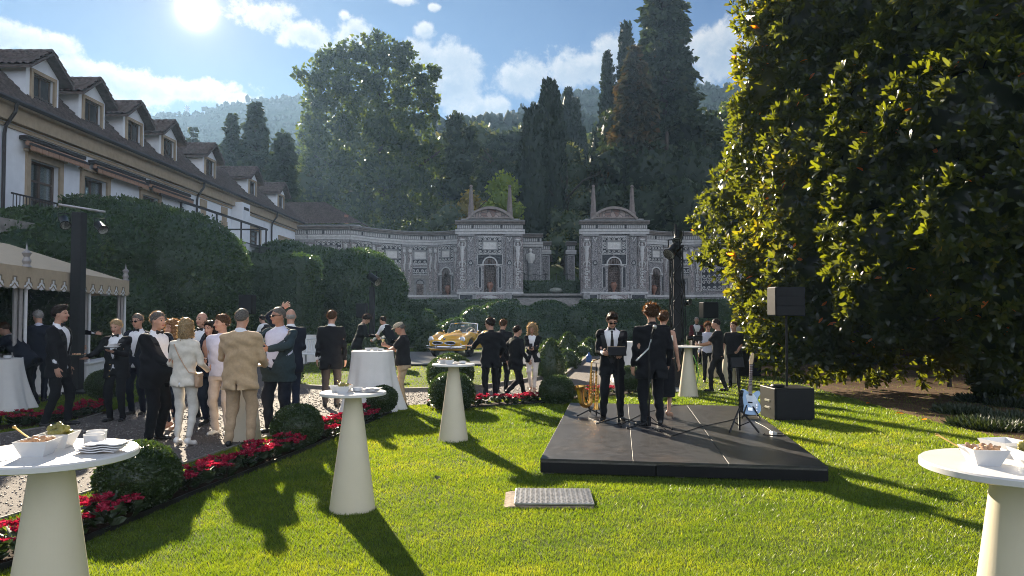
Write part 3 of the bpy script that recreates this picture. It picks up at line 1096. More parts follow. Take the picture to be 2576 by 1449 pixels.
# ---------------------------------------------------------------- magnolia on the right
MG = []
for (px, py, d, r) in [(1960, 40, 19, 110), (1950, 140, 19, 95), (1935, 235, 19, 100), (1925, 330, 19, 95), (1915, 420, 19.0, 90), (1850, 490, 21, 80), (1800, 545, 22.5, 62),
      (1850, 600, 21, 80), (1775, 655, 23, 36), (1820, 655, 22, 50), (1900, 640, 19.2, 75), (1905, 710, 19, 75), (1890, 770, 19.5, 58), (1960, 780, 17.6, 75), (1925, 850, 18.2, 50), (1960, 900, 17.2, 45),
      (1965, 60, 22, 92), (1965, 190, 22.5, 95), (1955, 320, 22, 85), (2050, 450, 21, 140), (2060, 120, 21.5, 150), (2050, 290, 21, 150), (2130, 560, 20.5, 130), (2250, 300, 20, 190), (2400, 520, 18.5, 200), (2380, 80, 20, 230), (2230, 60, 20, 180),  # deeper lobes added behind the crown to keep sun off its front
      (2080, 60, 18, 150), (2080, 220, 18, 140), (2060, 380, 17.5, 150), (2040, 540, 17.5, 140), (2060, 690, 17.5, 130), (2060, 830, 17.5, 115), (2050, 900, 17.5, 70),
      (2260, 40, 17, 190), (2260, 260, 16, 180), (2230, 450, 15.5, 180), (2230, 620, 15, 150), (2240, 760, 15.5, 130), (2330, 860, 17, 110), (2160, 905, 17.5, 75),
      (2460, 60, 15, 240), (2450, 320, 14, 210), (2440, 560, 13.5, 170), (2500, 700, 13.5, 150), (2520, 840, 14, 110), (2640, 200, 14, 260), (2640, 500, 13, 220), (2680, 760, 14, 200),
      (2230, 120, 22, 200), (2180, 330, 23, 170), (2260, 520, 22, 170), (2400, 300, 24, 260), (2450, 600, 22, 230), (2150, 20, 23, 150), (2330, 720, 21, 120), (2550, 100, 22, 260)]:
 MG.append(L(px, py - 6, d, r))


def magnolia():
 base = Vector((12.2, 18.5, 0))
 root = empty('magnolia_tree', base, 'huge glossy-leaved magnolia overhanging the bare earth beside the lawn', 'tree')
 Cn = np.array([c for c, r in MG]) - np.array(base)
 Rr = np.array([r for c, r in MG])
 V_, core = [], []
 Pa, Ua = [], []
 for i in range(len(Cn)):
  R_ = Rr[i].mean()
  n = int(4 * math.pi * R_ * R_ * (25 if np.linalg.norm(Cn[i][:2] + [12.2, 18.5]) < 21.6 else 16))
  u = unit(NR.normal(size=(n, 3)))
  rr = 1 - 0.42 * NR.random(n) ** 1.8
  P = Cn[i] + u * Rr[i] * (rr + 0.12 * snoise(u, 3.5, i))[:, None]
  ok = P[:, 2] > 0.15
  for j in range(len(Cn)):
   if i != j:
    ok &= (((P - Cn[j]) / Rr[j]) ** 2).sum(1) > 0.62
  Pa.append(P[ok])
  Ua.append(u[ok])
  V, F = ICO2
  V = Cn[i] + V * Rr[i] * (0.5 if Cn[i][0] < -5.2 and Cn[i][2] < 6.5 else 0.66) * (1 + 0.2 * snoise(V, 4, i))[:, None]
  V[:, 2] = np.maximum(V[:, 2], 0.9)
  core.append((V, F, np.full(len(V), 0.05)))
 P, U = np.concatenate(Pa), np.concatenate(Ua)
 # rosettes seen from behind the crown are left thinner
 toward = (U * unit(-(P + np.array(base)) + [0, 0, 1.9])).sum(1)
 ok = (toward > -0.25) | (NR.random(len(P)) < 0.16)
 toward = toward[ok]
 P, U = P[ok], U[ok]
 n = len(P)
 # a shoot at each point: eight leaves round it
 axis = unit(U * 0.9 + NR.normal(size=(n, 3)) * 0.35 + [0, 0, 0.55])
 s1 = unit(np.cross(axis, NR.normal(size=(n, 3))))
 s2 = np.cross(axis, s1)
 parts, big = [], []
 tone = np.clip(0.35 + 0.25 * snoise(P, 0.5, 4) + 0.3 * (NR.random(n) - 0.5), 0, 0.94)
 for q in range(8):
  a = q * 2.4 + NR.random(n) * 0.5
  open_ = 0.55 + 0.9 * (q / 8) + 0.25 * NR.normal(size=n)
  Dv = axis * np.cos(open_)[:, None] + (s1 * np.cos(a)[:, None] + s2 * np.sin(a)[:, None]) * np.sin(open_)[:, None]
  s = 0.2 * (0.75 + 0.5 * NR.random(n))
  A = np.clip(tone + 0.2 * (NR.random(n) - 0.5), 0, 0.96)
  A = np.where(NR.random(n) > 0.9965, 0.99, A)
  roll = unit(np.cross(Dv, axis) + 0.25 * NR.normal(size=(n, 3)))
  parts.append((P, Dv, s, A, np.cross(roll, Dv)))
 # nearest leaves on our side are leaves of their own, the rest one crown
 dist = np.linalg.norm(P + np.array(base) - [0, 0, HC], axis=1)
 score = np.where((toward > 0.25), dist, 99)
 # only those that stand within view
 wp = P + np.array(base)
 inview = (np.abs(wp[:, 0] / wp[:, 1]) < 0.68) & ((wp[:, 2] - HC) / wp[:, 1] < 0.42)
 score = np.where(inview, score, 99)
 pick = np.argsort(score)[:37]
 first = np.zeros(n, bool)
 first[pick] = True
 allp = [leaves(p[~first], d[~first], s[~first], OVAL4, a[~first], r[~first]) for p, d, s, a, r in parts]
 V, F, A = merge(allp + core)
 tag(np_mesh('crown', V, F, M_magnolia, root, A), kind='stuff')
 tv, tf = OVAL
 protos = []
 for k in range(6):
  o = np_mesh('leaf', tv * 0.2, tf, M_magnolia, None, np.full(len(tv), [0.2, 0.4, 0.5, 0.7, 0.85, 0.93][k]))
  protos.append(o.data)
  bpy.data.objects.remove(o)
 cnt = 0
 for p, d, s, a, r in parts:
  for i in pick:
   dv, rv = unit(d[i]), r[i]
   S = unit(np.cross(dv, rv))
   Uu = np.cross(S, dv)
   o = bpy.data.objects.new('leaf', protos[int(a[i] * 5.99)])
   COL.objects.link(o)
   o.parent = root
   k = s[i] / 0.2
   M = Matrix(((S[0] * k, dv[0] * k, Uu[0] * k, p[i][0]), (S[1] * k, dv[1] * k, Uu[1] * k, p[i][1]), (S[2] * k, dv[2] * k, Uu[2] * k, p[i][2]), (0, 0, 0, 1)))
   o.matrix_local = M
   cnt += 1
 t = trunk_mesh(MB(), (0, 0, -0.2), 11, 0.38, 0.03, 0, 5)
 rr = random.Random(4)
 for c in Cn[::1]:
  h = max(1.2, min(9.5, c[2] * 0.6))
  e = Vector(c)
  t.tube([(0, 0, h), (e * 0.5 + Vector((0, 0, h * 0.4)))[:], e[:]], [0.14, 0.08, 0.02], 6, False)
 t.build('trunk', M_bark, root, True)


magnolia()

# ================================================================ hedges and clipped bushes

def bush(name, label, lobes, base, mat=M_hedge, dens=260, size=0.075, cat='hedge', group=None, floor=0.0, box=None, up=0.25):
 """clipped mass: overlapping smooth lobes (or one box) skinned with small leaves"""
 root = empty(name, base, label, cat, group)
 b = np.array(base)
 parts = []
 if box is not None:
  (x0, y0, z0), (x1, y1, z1), rz = box
  sz = np.array([x1 - x0, y1 - y0, z1 - z0])
  faces = [(0, -1), (0, 1), (1, -1), (1, 1), (2, 1)]
  for ax, sg in faces:
   o = [a for a in range(3) if a != ax]
   area = sz[o[0]] * sz[o[1]]
   n = int(area * dens * (0.45 if (ax == 1 and sg > 0) else 1))
   P = np.zeros((n, 3))
   P[:, ax] = sg * 0.5 * sz[ax]
   P[:, o[0]] = (NR.random(n) - 0.5) * sz[o[0]]
   P[:, o[1]] = (NR.random(n) - 0.5) * sz[o[1]]
   N_ = np.zeros((n, 3))
   N_[:, ax] = sg
   P += N_ * (0.05 * snoise(P, 2.1, 1) + 0.035 * NR.normal(size=(n, 1))[:, 0])[:, None]
   Dv = N_ * 0.6 + NR.normal(size=(n, 3)) * 0.6 + [0, 0, up]
   A = np.clip(0.45 + 0.25 * snoise(P, 1.2, 2) + 0.5 * (NR.random(n) - 0.5), 0, 1)
   parts.append(leaves(P, Dv, size * (0.7 + 0.6 * NR.random(n)), DIAMOND, A))
  bm = bmesh.new()
  bmesh.ops.create_cube(bm, size=1)
  bmesh.ops.subdivide_edges(bm, edges=bm.edges[:], cuts=7, use_grid_fill=True)
  bmesh.ops.triangulate(bm, faces=bm.faces[:])
  Vc = np.array([v.co[:] for v in bm.verts]) * (sz - 0.12)
  Fc = np.array([[v.index for v in f.verts] for f in bm.faces])
  bm.free()
  Vc = Vc + unit(Vc) * (0.05 * snoise(Vc, 2.1, 1))[:, None]
  parts.append((Vc, Fc, np.full(len(Vc), 0.15)))
  off = np.array([(x0 + x1) / 2, (y0 + y1) / 2, (z0 + z1) / 2])
  c, s = math.cos(rz), math.sin(rz)
  R_ = np.array([[c, -s, 0], [s, c, 0], [0, 0, 1]])
  parts = [(v @ R_.T + off, f, a) for v, f, a in parts]
 else:
  C = np.array([l[0] for l in lobes], float) - b
  Rr = np.array([l[1] if isinstance(l[1], tuple) else (l[1],) * 3 for l in lobes], float)
  for i in range(len(C)):
   area = 4 * math.pi * ((Rr[i] ** 1.6).mean()) ** (2 / 1.6)
   n = int(area * dens)
   u = unit(NR.normal(size=(n, 3)))
   P = C[i] + u * Rr[i] * (1 + 0.035 * snoise(u * Rr[i].mean(), 3.0, i) + 0.02 * NR.normal(size=n))[:, None]
   ok = P[:, 2] > floor
   for j in range(len(C)):
    if i != j:
     ok &= (((P - C[j]) / Rr[j]) ** 2).sum(1) > 0.93
   P, N_ = P[ok], unit(u[ok] / Rr[i])
   n = len(P)
   Dv = N_ * 0.6 + NR.normal(size=(n, 3)) * 0.6 + [0, 0, up]
   A = np.clip(0.45 + 0.25 * snoise(P, 1.2, 2) + 0.5 * (NR.random(n) - 0.5), 0, 1)
   parts.append(leaves(P, Dv, size * (0.7 + 0.6 * NR.random(n)), DIAMOND, A))
   V, F = ICO3
   V = C[i] + V * (Rr[i] * 0.97) * (1 + 0.035 * snoise(V * Rr[i].mean(), 3.0, i))[:, None]
   V[:, 2] = np.maximum(V[:, 2], min(floor, 0) - 0.05)
   parts.append((V, F, np.full(len(V), 0.15)))
 V, F, A = merge(parts)
 np_mesh('foliage', V, F, mat, root, A)
 st = MB()
 cz = 0.6 if box is None else 0.4
 st.cyl((0, 0, -0.1), (0, 0, cz), 0.06, 0.04, 7)
 st.build('stem', M_bark, root, True)
 return root


def B(px, py, d, rpx, rzpx=None, deep=None):
 r = rpx * d / FPX
 rz = (rzpx or rpx) * d / FPX
 return (at(px, py, d)[:], (r, deep or r, rz))


g0 = lambda x, y: (x, y, 0.0)
bush('domed_hedge', 'giant billowing clipped hedge right behind the striped canopy', [B(420, 680, 29, 188, 150, 3.4), B(330, 610, 28, 130, 105, 3), B(500, 740, 29, 110, 120, 3), B(250, 640, 26, 140, 110, 3), B(420, 800, 29, 190, 130, 3.2), B(270, 780, 26, 150, 140, 3)], g0(*at(420, 800, 28)[:2]), dens=150, size=0.13)
bush('domed_hedge', 'dark continuing hedge above the canopy ridge at the picture edge', [B(110, 640, 23, 140, 112, 2.6), B(-60, 650, 21, 170, 124, 2.6), B(20, 650, 22, 120, 112, 2.6), B(60, 780, 22, 190, 150, 2.4), B(-120, 780, 20, 180, 160, 2.4)], g0(*at(60, 800, 22)[:2]), dens=150, size=0.12)
c = at(690, 730, 34)
bush('square_hedge', 'flat-topped square hedge between the two big domed hedges', None, g0(c.x, c.y), dens=170, size=0.11, box=((-1.75, -1.2, 0), (1.75, 1.6, 4.35), 0.0))
bush('domed_hedge', 'sloping domed hedge climbing toward the mosaic wall', [B(900, 735, 42, 118, 105, 3.6), B(800, 720, 43, 110, 95, 3.6), B(720, 700, 44, 100, 90, 3.4), B(930, 800, 41, 92, 110, 3.2), B(820, 800, 42, 120, 110, 3.2)], g0(*at(850, 800, 42)[:2]), dens=120, size=0.15)
bush('terrace_hedge', 'low square hedge on the house terrace under the windows', None, (-14.9, 27, 4.2), dens=170, size=0.1, box=((-0.55, -1.9, 0), (0.55, 7.5, 1.6), 0.0))
for (px0, px1, lab) in ((1022, 1302, 'long trimmed hedge along the foot of the left wing and pavilion'), (1462, 1900, 'long trimmed hedge along the foot of the right pavilion')):
 a, b_ = at(px0, 800, 52), at(px1, 800, 52)
 bush('long_hedge', lab, None, g0((a.x + b_.x) / 2, 52), dens=120, size=0.13, box=((-(b_.x - a.x) / 2, -0.6, 0), ((b_.x - a.x) / 2, 0.9, 2.58), 0.0))
a, b_ = at(1300, 800, 51), at(1464, 800, 51)
bush('long_hedge', 'lower trimmed hedge closing the garden in front of the steps', None, g0((a.x + b_.x) / 2, 49.5), dens=120, size=0.13, box=((-(b_.x - a.x) / 2 - 0.4, -0.5, 0), ((b_.x - a.x) / 2 + 0.4, 0.5, 2.0), 0.0))

TOPIARY = [  # label, lobes, dist
 ('broad low box dome nearest the domed hedge', [B(1000, 835, 38, 52, 48)], 'box_dome'),
 ('slim round-headed box bush left of the yellow car', [B(1070, 815, 40, 27, 34), B(1072, 850, 40, 30, 40)], 'box_bush'),
 ('low rounded box bush right behind the slim one', [B(1112, 845, 41, 34, 32)], 'box_bush'),
 ('loose leafy shrub between the box bushes behind the car', [B(1140, 815, 46, 40, 24), B(1165, 825, 46, 30, 24)], 'box_bush'),
 ('low box dome directly behind the car windscreen', [B(1145, 838, 38, 40, 36)], 'box_dome'),
 ('tall smooth box egg behind the car tail', [B(1193, 815, 40, 38, 42), B(1193, 860, 40, 40, 50)], 'box_bush'),
 ('wide lumpy hedge mass in front of the steps', [B(1258, 800, 45, 55, 42), B(1310, 810, 45, 60, 40), B(1230, 840, 45, 50, 50), B(1340, 850, 45, 70, 50), B(1280, 860, 44, 70, 50)], 'hedge_mass'),
 ('second lumpy hedge mass beside the gravel walk', [B(1380, 800, 46, 62, 42), B(1420, 830, 45, 56, 50), B(1380, 860, 44, 60, 50)], 'hedge_mass'),
 ('tall rounded box dome behind the walking waiter', [B(1452, 820, 41, 36, 52), B(1455, 865, 41, 38, 50)], 'box_dome'),
 ('soft spreading shrub beside the tall rounded dome', [B(1495, 835, 42, 40, 40), B(1515, 860, 40, 36, 36)], 'box_bush'),
 ('shrub hidden partly by the saxophone player', [B(1580, 850, 42, 44, 42), B(1610, 870, 42, 40, 40)], 'box_bush'),
]
for lab, lob, nm in TOPIARY:
 c = lob[0][0]
 bush(nm, lab, lob, g0(c[0], c[1]), M_hedge, 170, 0.12, 'bush', 'clipped bushes of the parterre')


def cone_bush(label, px, top, base_y, hw, d, pw=0.6, name='box_cone'):
 """a clipped cone or beehive"""
 T = at(px, top, d)
 base = (T.x, T.y, 0.0)
 h, R_ = T.z, hw * d / FPX
 root = empty(name, base, label, 'bush', 'clipped bushes of the parterre')
 n = int(3.5 * h * R_ * 650)
 t = NR.random(n)
 prof = lambda q: np.interp(q, [0, 0.12, 0.3, 0.55, 0.8, 0.93, 1], [0.8, 0.95, 1, 0.86, 0.55, 0.3, 0.05]) if pw < 0.9 else np.interp(q, [0, 0.2, 0.5, 0.8, 0.94, 1], [0.78, 0.98, 1, 0.74, 0.4, 0.05])
 a = NR.random(n) * 6.283
 r = R_ * prof(t) * (1 + 0.03 * NR.normal(size=n))
 P = np.stack([r * np.cos(a), r * np.sin(a), t * h], -1)
 N_ = np.stack([np.cos(a), np.sin(a), 0.4 + t], -1)
 Dv = unit(N_) * 0.6 + NR.normal(size=(n, 3)) * 0.6 + [0, 0, 0.25]
 A = np.clip(0.45 + 0.25 * snoise(P, 2.5, px) + 0.5 * (NR.random(n) - 0.5), 0, 1)
 p1 = leaves(P, Dv, 0.07 * (0.6 + 0.6 * NR.random(n)) * max(1, d / 22), DIAMOND, A)
 m = MB().lathe([(R_ * 0.9 * float(prof(q)), q * h) for q in np.linspace(0, 1, 12)], n=20)
 tri = []
 for f in m.f:
  for i in range(1, len(f) - 1):
   tri.append((f[0], f[i], f[i + 1]))
 V, F, A = merge([p1, (np.array(m.v), np.array(tri), np.full(len(m.v), 0.15))])
 np_mesh('foliage', V, F, M_box, root, A)
 MB().cyl((0, 0, -0.1), (0, 0, 0.4), 0.05, 0.04, 7).build('stem', M_bark, root, True)


cone_bush('egg-shaped box cone beside the woman with a phone', 1384, 853, 945, 41, 20.6)
cone_bush('pointed box cone further along the gravel walk', 1429, 838, 915, 33, 25.5)
cone_bush('small squat box ball beyond the egg-shaped cone', 1423, 878, 922, 33, 24.0, 1.0, 'box_ball')
cone_bush('dark pointed bush at the far end of the gravel walk', 1484, 852, 905, 32, 31, 0.6)
cone_bush('little box ball beside the blue can', 1464, 870, 900, 24, 30, 1.0, 'box_ball')
cone_bush('round box ball at the far left corner of the walk', 1402, 862, 890, 26, 31, 1.0, 'box_ball')
cone_bush('dark cone behind the nose of the yellow car', 1080, 838, 905, 36, 32, 0.6)
cone_bush('box cone in front of the curly-haired stooping person', 925, 845, 912, 32, 26, 0.6)
cone_bush('low box ball beside the stooping waiter', 972, 870, 905, 24, 27, 1.0, 'box_ball')
cone_bush('box bush left of the man in grey trousers', 880, 868, 925, 24, 23.5, 1.0, 'box_ball')
cone_bush('box bush behind the man with the raised hand', 735, 890, 985, 26, 18.5, 1.0, 'box_ball')


def box_ball_mesh(seed, n=5200):
 rs = np.random.default_rng(seed)
 u = unit(rs.normal(size=(n, 3)))
 P = u * (0.97 + 0.03 * snoise(u, 3, seed) + 0.02 * rs.normal(size=n))[:, None]
 Dv = u * 0.75 + rs.normal(size=(n, 3)) * 0.6 + [0, 0, 0.25]
 A = np.clip(0.45 + 0.2 * snoise(P, 2.5, seed) + 0.5 * (rs.random(n) - 0.5), 0, 1)
 p1 = leaves(P, Dv, 0.085 * (0.6 + 0.8 * rs.random(n)), DIAMOND, A)
 V, F = ICO3
 V = V * (0.92 + 0.03 * snoise(V, 3, seed))[:, None]
 V, F, A = merge([p1, (V, F, np.full(len(V), 0.15))])
 o = np_mesh('foliage', V, F, M_box, None, A)
 me = o.data
 bpy.data.objects.remove(o)
 return me


BALLS = [box_ball_mesh(s, n) for s, n in ((1, 7500), (2, 6000), (3, 6000))]
ST = MB().cyl((0, 0, 0), (0, 0, 0.3), 0.03, 0.025, 7).build('stem', M_bark)
ST_ME = ST.data
bpy.data.objects.remove(ST)
for i, (px, py, by, r, lab) in enumerate([
  (348, 1199, 1290, 97, 'clipped box ball in the flower bed right beside the nearest left table'),
  (748, 1072, 1125, 62, 'clipped box ball at the feet of the man in the teal blazer'),
  (962, 1003, 1052, 38, 'dark box ball half hidden behind the second white table'),
  (1137, 987, 1034, 57, 'sunlit box ball behind the third white table stem'),
  (1133, 941, 978, 58, 'box ball on the island lawn right in front of the yellow car'),
  (1401, 983, 1018, 44, 'dark box ball at the end of the red flower bed by the walk'),
  (1582, 952, 992, 36, 'box ball right behind the saxophone player'),
  (1655, 935, 975, 34, 'box ball behind the singer in the black suit'),
  (262, 968, 1036, 42, 'box ball behind the waiter carrying two plates')]):
 p = gp(px, by)
 d = p.y + r * p.y / FPX * 0.55
 R_ = r * d / FPX
 c = at(px, py, d)
 root = empty('box_ball', (c.x, c.y, float(lawn_z(c.x, c.y))), lab, 'bush', 'clipped box balls round the lawns')
 root.rotation_euler.z = i * 1.3
 f = link('foliage', BALLS[0 if i in (0,) else 1 + i % 2], root)
 f.scale = (R_, R_, R_ * 0.88)
 f.location = (0, 0, c.z)
 s_ = link('stem', ST_ME, root)

# ---------------------------------------------------------------- red flowers
M_petal = leafmat('red_petal', [(0, (0.2, 0.009, 0.028)), (0.6, (0.37, 0.02, 0.058)), (1, (0.5, 0.06, 0.12))], 0.4, 0.55, (1.3, 0.7, 0.8), 0.2)
M_fleaf = leafmat('flower_leaf', [(0, (0.01, 0.022, 0.01)), (1, (0.03, 0.05, 0.018))], 0.2, 0.4)


def flower_plant(seed):
 rs = np.random.default_rng(seed)
 n = 26
 a = rs.random(n) * 6.28
 z = 0.03 + 0.15 * rs.random(n)
 r = 0.05 + 0.08 * rs.random(n)
 P = np.stack([np.cos(a) * r * 0.5, np.sin(a) * r * 0.5, z], -1)
 D_ = np.stack([np.cos(a), np.sin(a), 0.25 + 0.4 * rs.random(n)], -1)
 fol = leaves(P, D_, 0.11 + 0.03 * rs.random(n), OVAL, rs.random(n))
 pts = []
 parts = []
 for i in range(11):
  a, r = rs.random() * 6.28, 0.12 * math.sqrt(rs.random())
  c = np.array([math.cos(a) * r, math.sin(a) * r, 0.2 + 0.05 * rs.random() - 0.9 * r * r])
  k = 6
  aa = np.arange(k) * 6.283 / k + rs.random()
  Dp = np.stack([np.cos(aa), np.sin(aa), 0.35 + 0.5 * rs.random(k)], -1) + np.array([math.cos(a), math.sin(a), 0]) * r * 2
  parts.append(leaves(np.repeat(c[None], k, 0), Dp, 0.045 + 0.015 * rs.random(k), DIAMOND, rs.random(k)))
 return fol, merge(parts)


FP = []
for sd in range(4):
 fol, pet = flower_plant(sd + 5)
 o1 = np_mesh('foliage', *fol[:2], M_fleaf, None, fol[2])
 o2 = np_mesh('blossom', *pet[:2], M_petal, None, pet[2])
 FP.append((o1.data, o2.data))
 bpy.data.objects.remove(o1)
 bpy.data.objects.remove(o2)


def plant_row(line, width, step, skip, label, group, dens=2):
 d = dense(line, step)
 o = offset(d, 1.0)
 for i, (a, b) in enumerate(zip(d, o)):
  ux, uy = b[0] - a[0], b[1] - a[1]
  for q in range(dens):
   w = width * ((q + 0.5) / dens) + RND.uniform(-0.05, 0.05)
   x, y = a[0] + ux * w + RND.uniform(-0.07, 0.07), a[1] + uy * w + RND.uniform(-0.07, 0.07)
   if any((x - sx) ** 2 + (y - sy) ** 2 < sr * sr for sx, sy, sr in skip):
    continue
   if RND.random() < 0.07:
    continue
   r = empty('flower_plant', (x, y, float(lawn_z(x, y)) + 0.01), label, 'flowers', group)
   r.rotation_euler.z = RND.uniform(0, 6.28)
   s = RND.uniform(0.62, 0.95)
   r.scale = (s, s, s * RND.uniform(0.85, 1.1))
   me = FP[RND.randrange(4)]
   link('foliage', me[0], r)
   link('blossom', me[1], r)


BALLPOS = [(gp(px, by).x, gp(px, by).y + 0.2, rr) for px, by, rr in ((348, 1290, 0.42), (748, 1125, 0.36), (962, 1052, 0.32), (1137, 1032, 0.42), (1401, 1018, 0.38), (1582, 992, 0.34), (262, 1036, 0.4))]
plant_row(BED1, 0.42, 0.16, BALLPOS, 'red flowering plant in the long bed beside the near lawn', 'red flowers in the long near bed', 2)
plant_row(BED2, 0.36, 0.15, BALLPOS, 'red flowering plant in the short bed before the waiters', 'red flowers in the short middle bed', 2)
plant_row(BED3, 0.36, 0.17, BALLPOS, 'red flowering plant in the bed behind the saxophones', 'red flowers behind the saxophones', 2)
plant_row(BED4, 0.42, 0.17, BALLPOS, 'red flowering plant in the bed across the gravel', 'red flowers across the gravel', 2)
# ================================================================ the mosaic wall

def mosaic(name, a, b, grout, scale, wob=0.0):
 if name in MATS:
  return MATS[name]
 m = bpy.data.materials.new(name)
 m.use_nodes = True
 k = NT(m.node_tree)
 p = m.node_tree.nodes['Principled BSDF']
 v = k.new('ShaderNodeTexCoord').outputs['Object']
 vo = k.new('ShaderNodeTexVoronoi', feature='DISTANCE_TO_EDGE')
 k.put(vo.inputs['Vector'], v)
 vo.inputs['Scale'].default_value = scale
 vc = k.new('ShaderNodeTexVoronoi')
 k.put(vc.inputs['Vector'], v)
 vc.inputs['Scale'].default_value = scale
 n = k.noise(vc.outputs['Position'], 9.7, 1)
 c = k.mix(k.smooth(n, 0.35, 0.65), (*a, 1), (*b, 1))
 big = k.noise(v, 0.6, 5, 0.65)
 c = k.mix(k.m('MULTIPLY', k.smooth(big, 0.45, 0.75), 0.45), c, (*[x * 0.5 for x in a], 1))
 c = k.mix(k.smooth(vo.outputs[0], 0.03, 0.1), (*grout, 1), c)
 k.put(p.inputs['Base Color'], c)
 p.inputs['Roughness'].default_value = 0.85
 bu = k.new('ShaderNodeBump')
 bu.inputs['Distance'].default_value = 0.02
 k.put(bu.inputs['Height'], k.smooth(vo.outputs[0], 0.0, 0.12))
 k.put(p.inputs['Normal'], bu.outputs[0])
 MATS[name] = m
 return m


M_pebwall = mosaic('pebble_mosaic', (0.29, 0.275, 0.275), (0.4, 0.375, 0.37), (0.12, 0.118, 0.122), 8.5)
M_pebpink = mosaic('pink_mosaic', (0.31, 0.265, 0.255), (0.44, 0.39, 0.375), (0.125, 0.115, 0.115), 7.5)
M_darkmos = mosaic('dark_mosaic', (0.055, 0.06, 0.068), (0.1, 0.1, 0.105), (0.02, 0.02, 0.022), 10.0)
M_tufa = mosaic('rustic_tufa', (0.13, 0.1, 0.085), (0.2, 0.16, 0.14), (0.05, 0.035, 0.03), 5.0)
M_white = pmat('pale_stone', (0.5, 0.485, 0.47), 0.8, var=0.15, scale=6, dirt=0.35)
M_mould = pmat('grey_moulding', (0.25, 0.245, 0.24), 0.85, var=0.2, scale=5, dirt=0.4, bump=0.005)
M_cornice = pmat('brown_cornice', (0.24, 0.205, 0.185), 0.85, var=0.2, scale=4, dirt=0.5, bump=0.006)
M_marble = pmat('white_marble', (0.6, 0.58, 0.55), 0.55, var=0.12, scale=14, bump=0.012, bscale=16)
M_terra = pmat('terracotta', (0.26, 0.13, 0.09), 0.8, var=0.2, scale=9)
M_pink = pmat('pink_stone', (0.2, 0.165, 0.15), 0.85, var=0.15, scale=4, dirt=0.4)


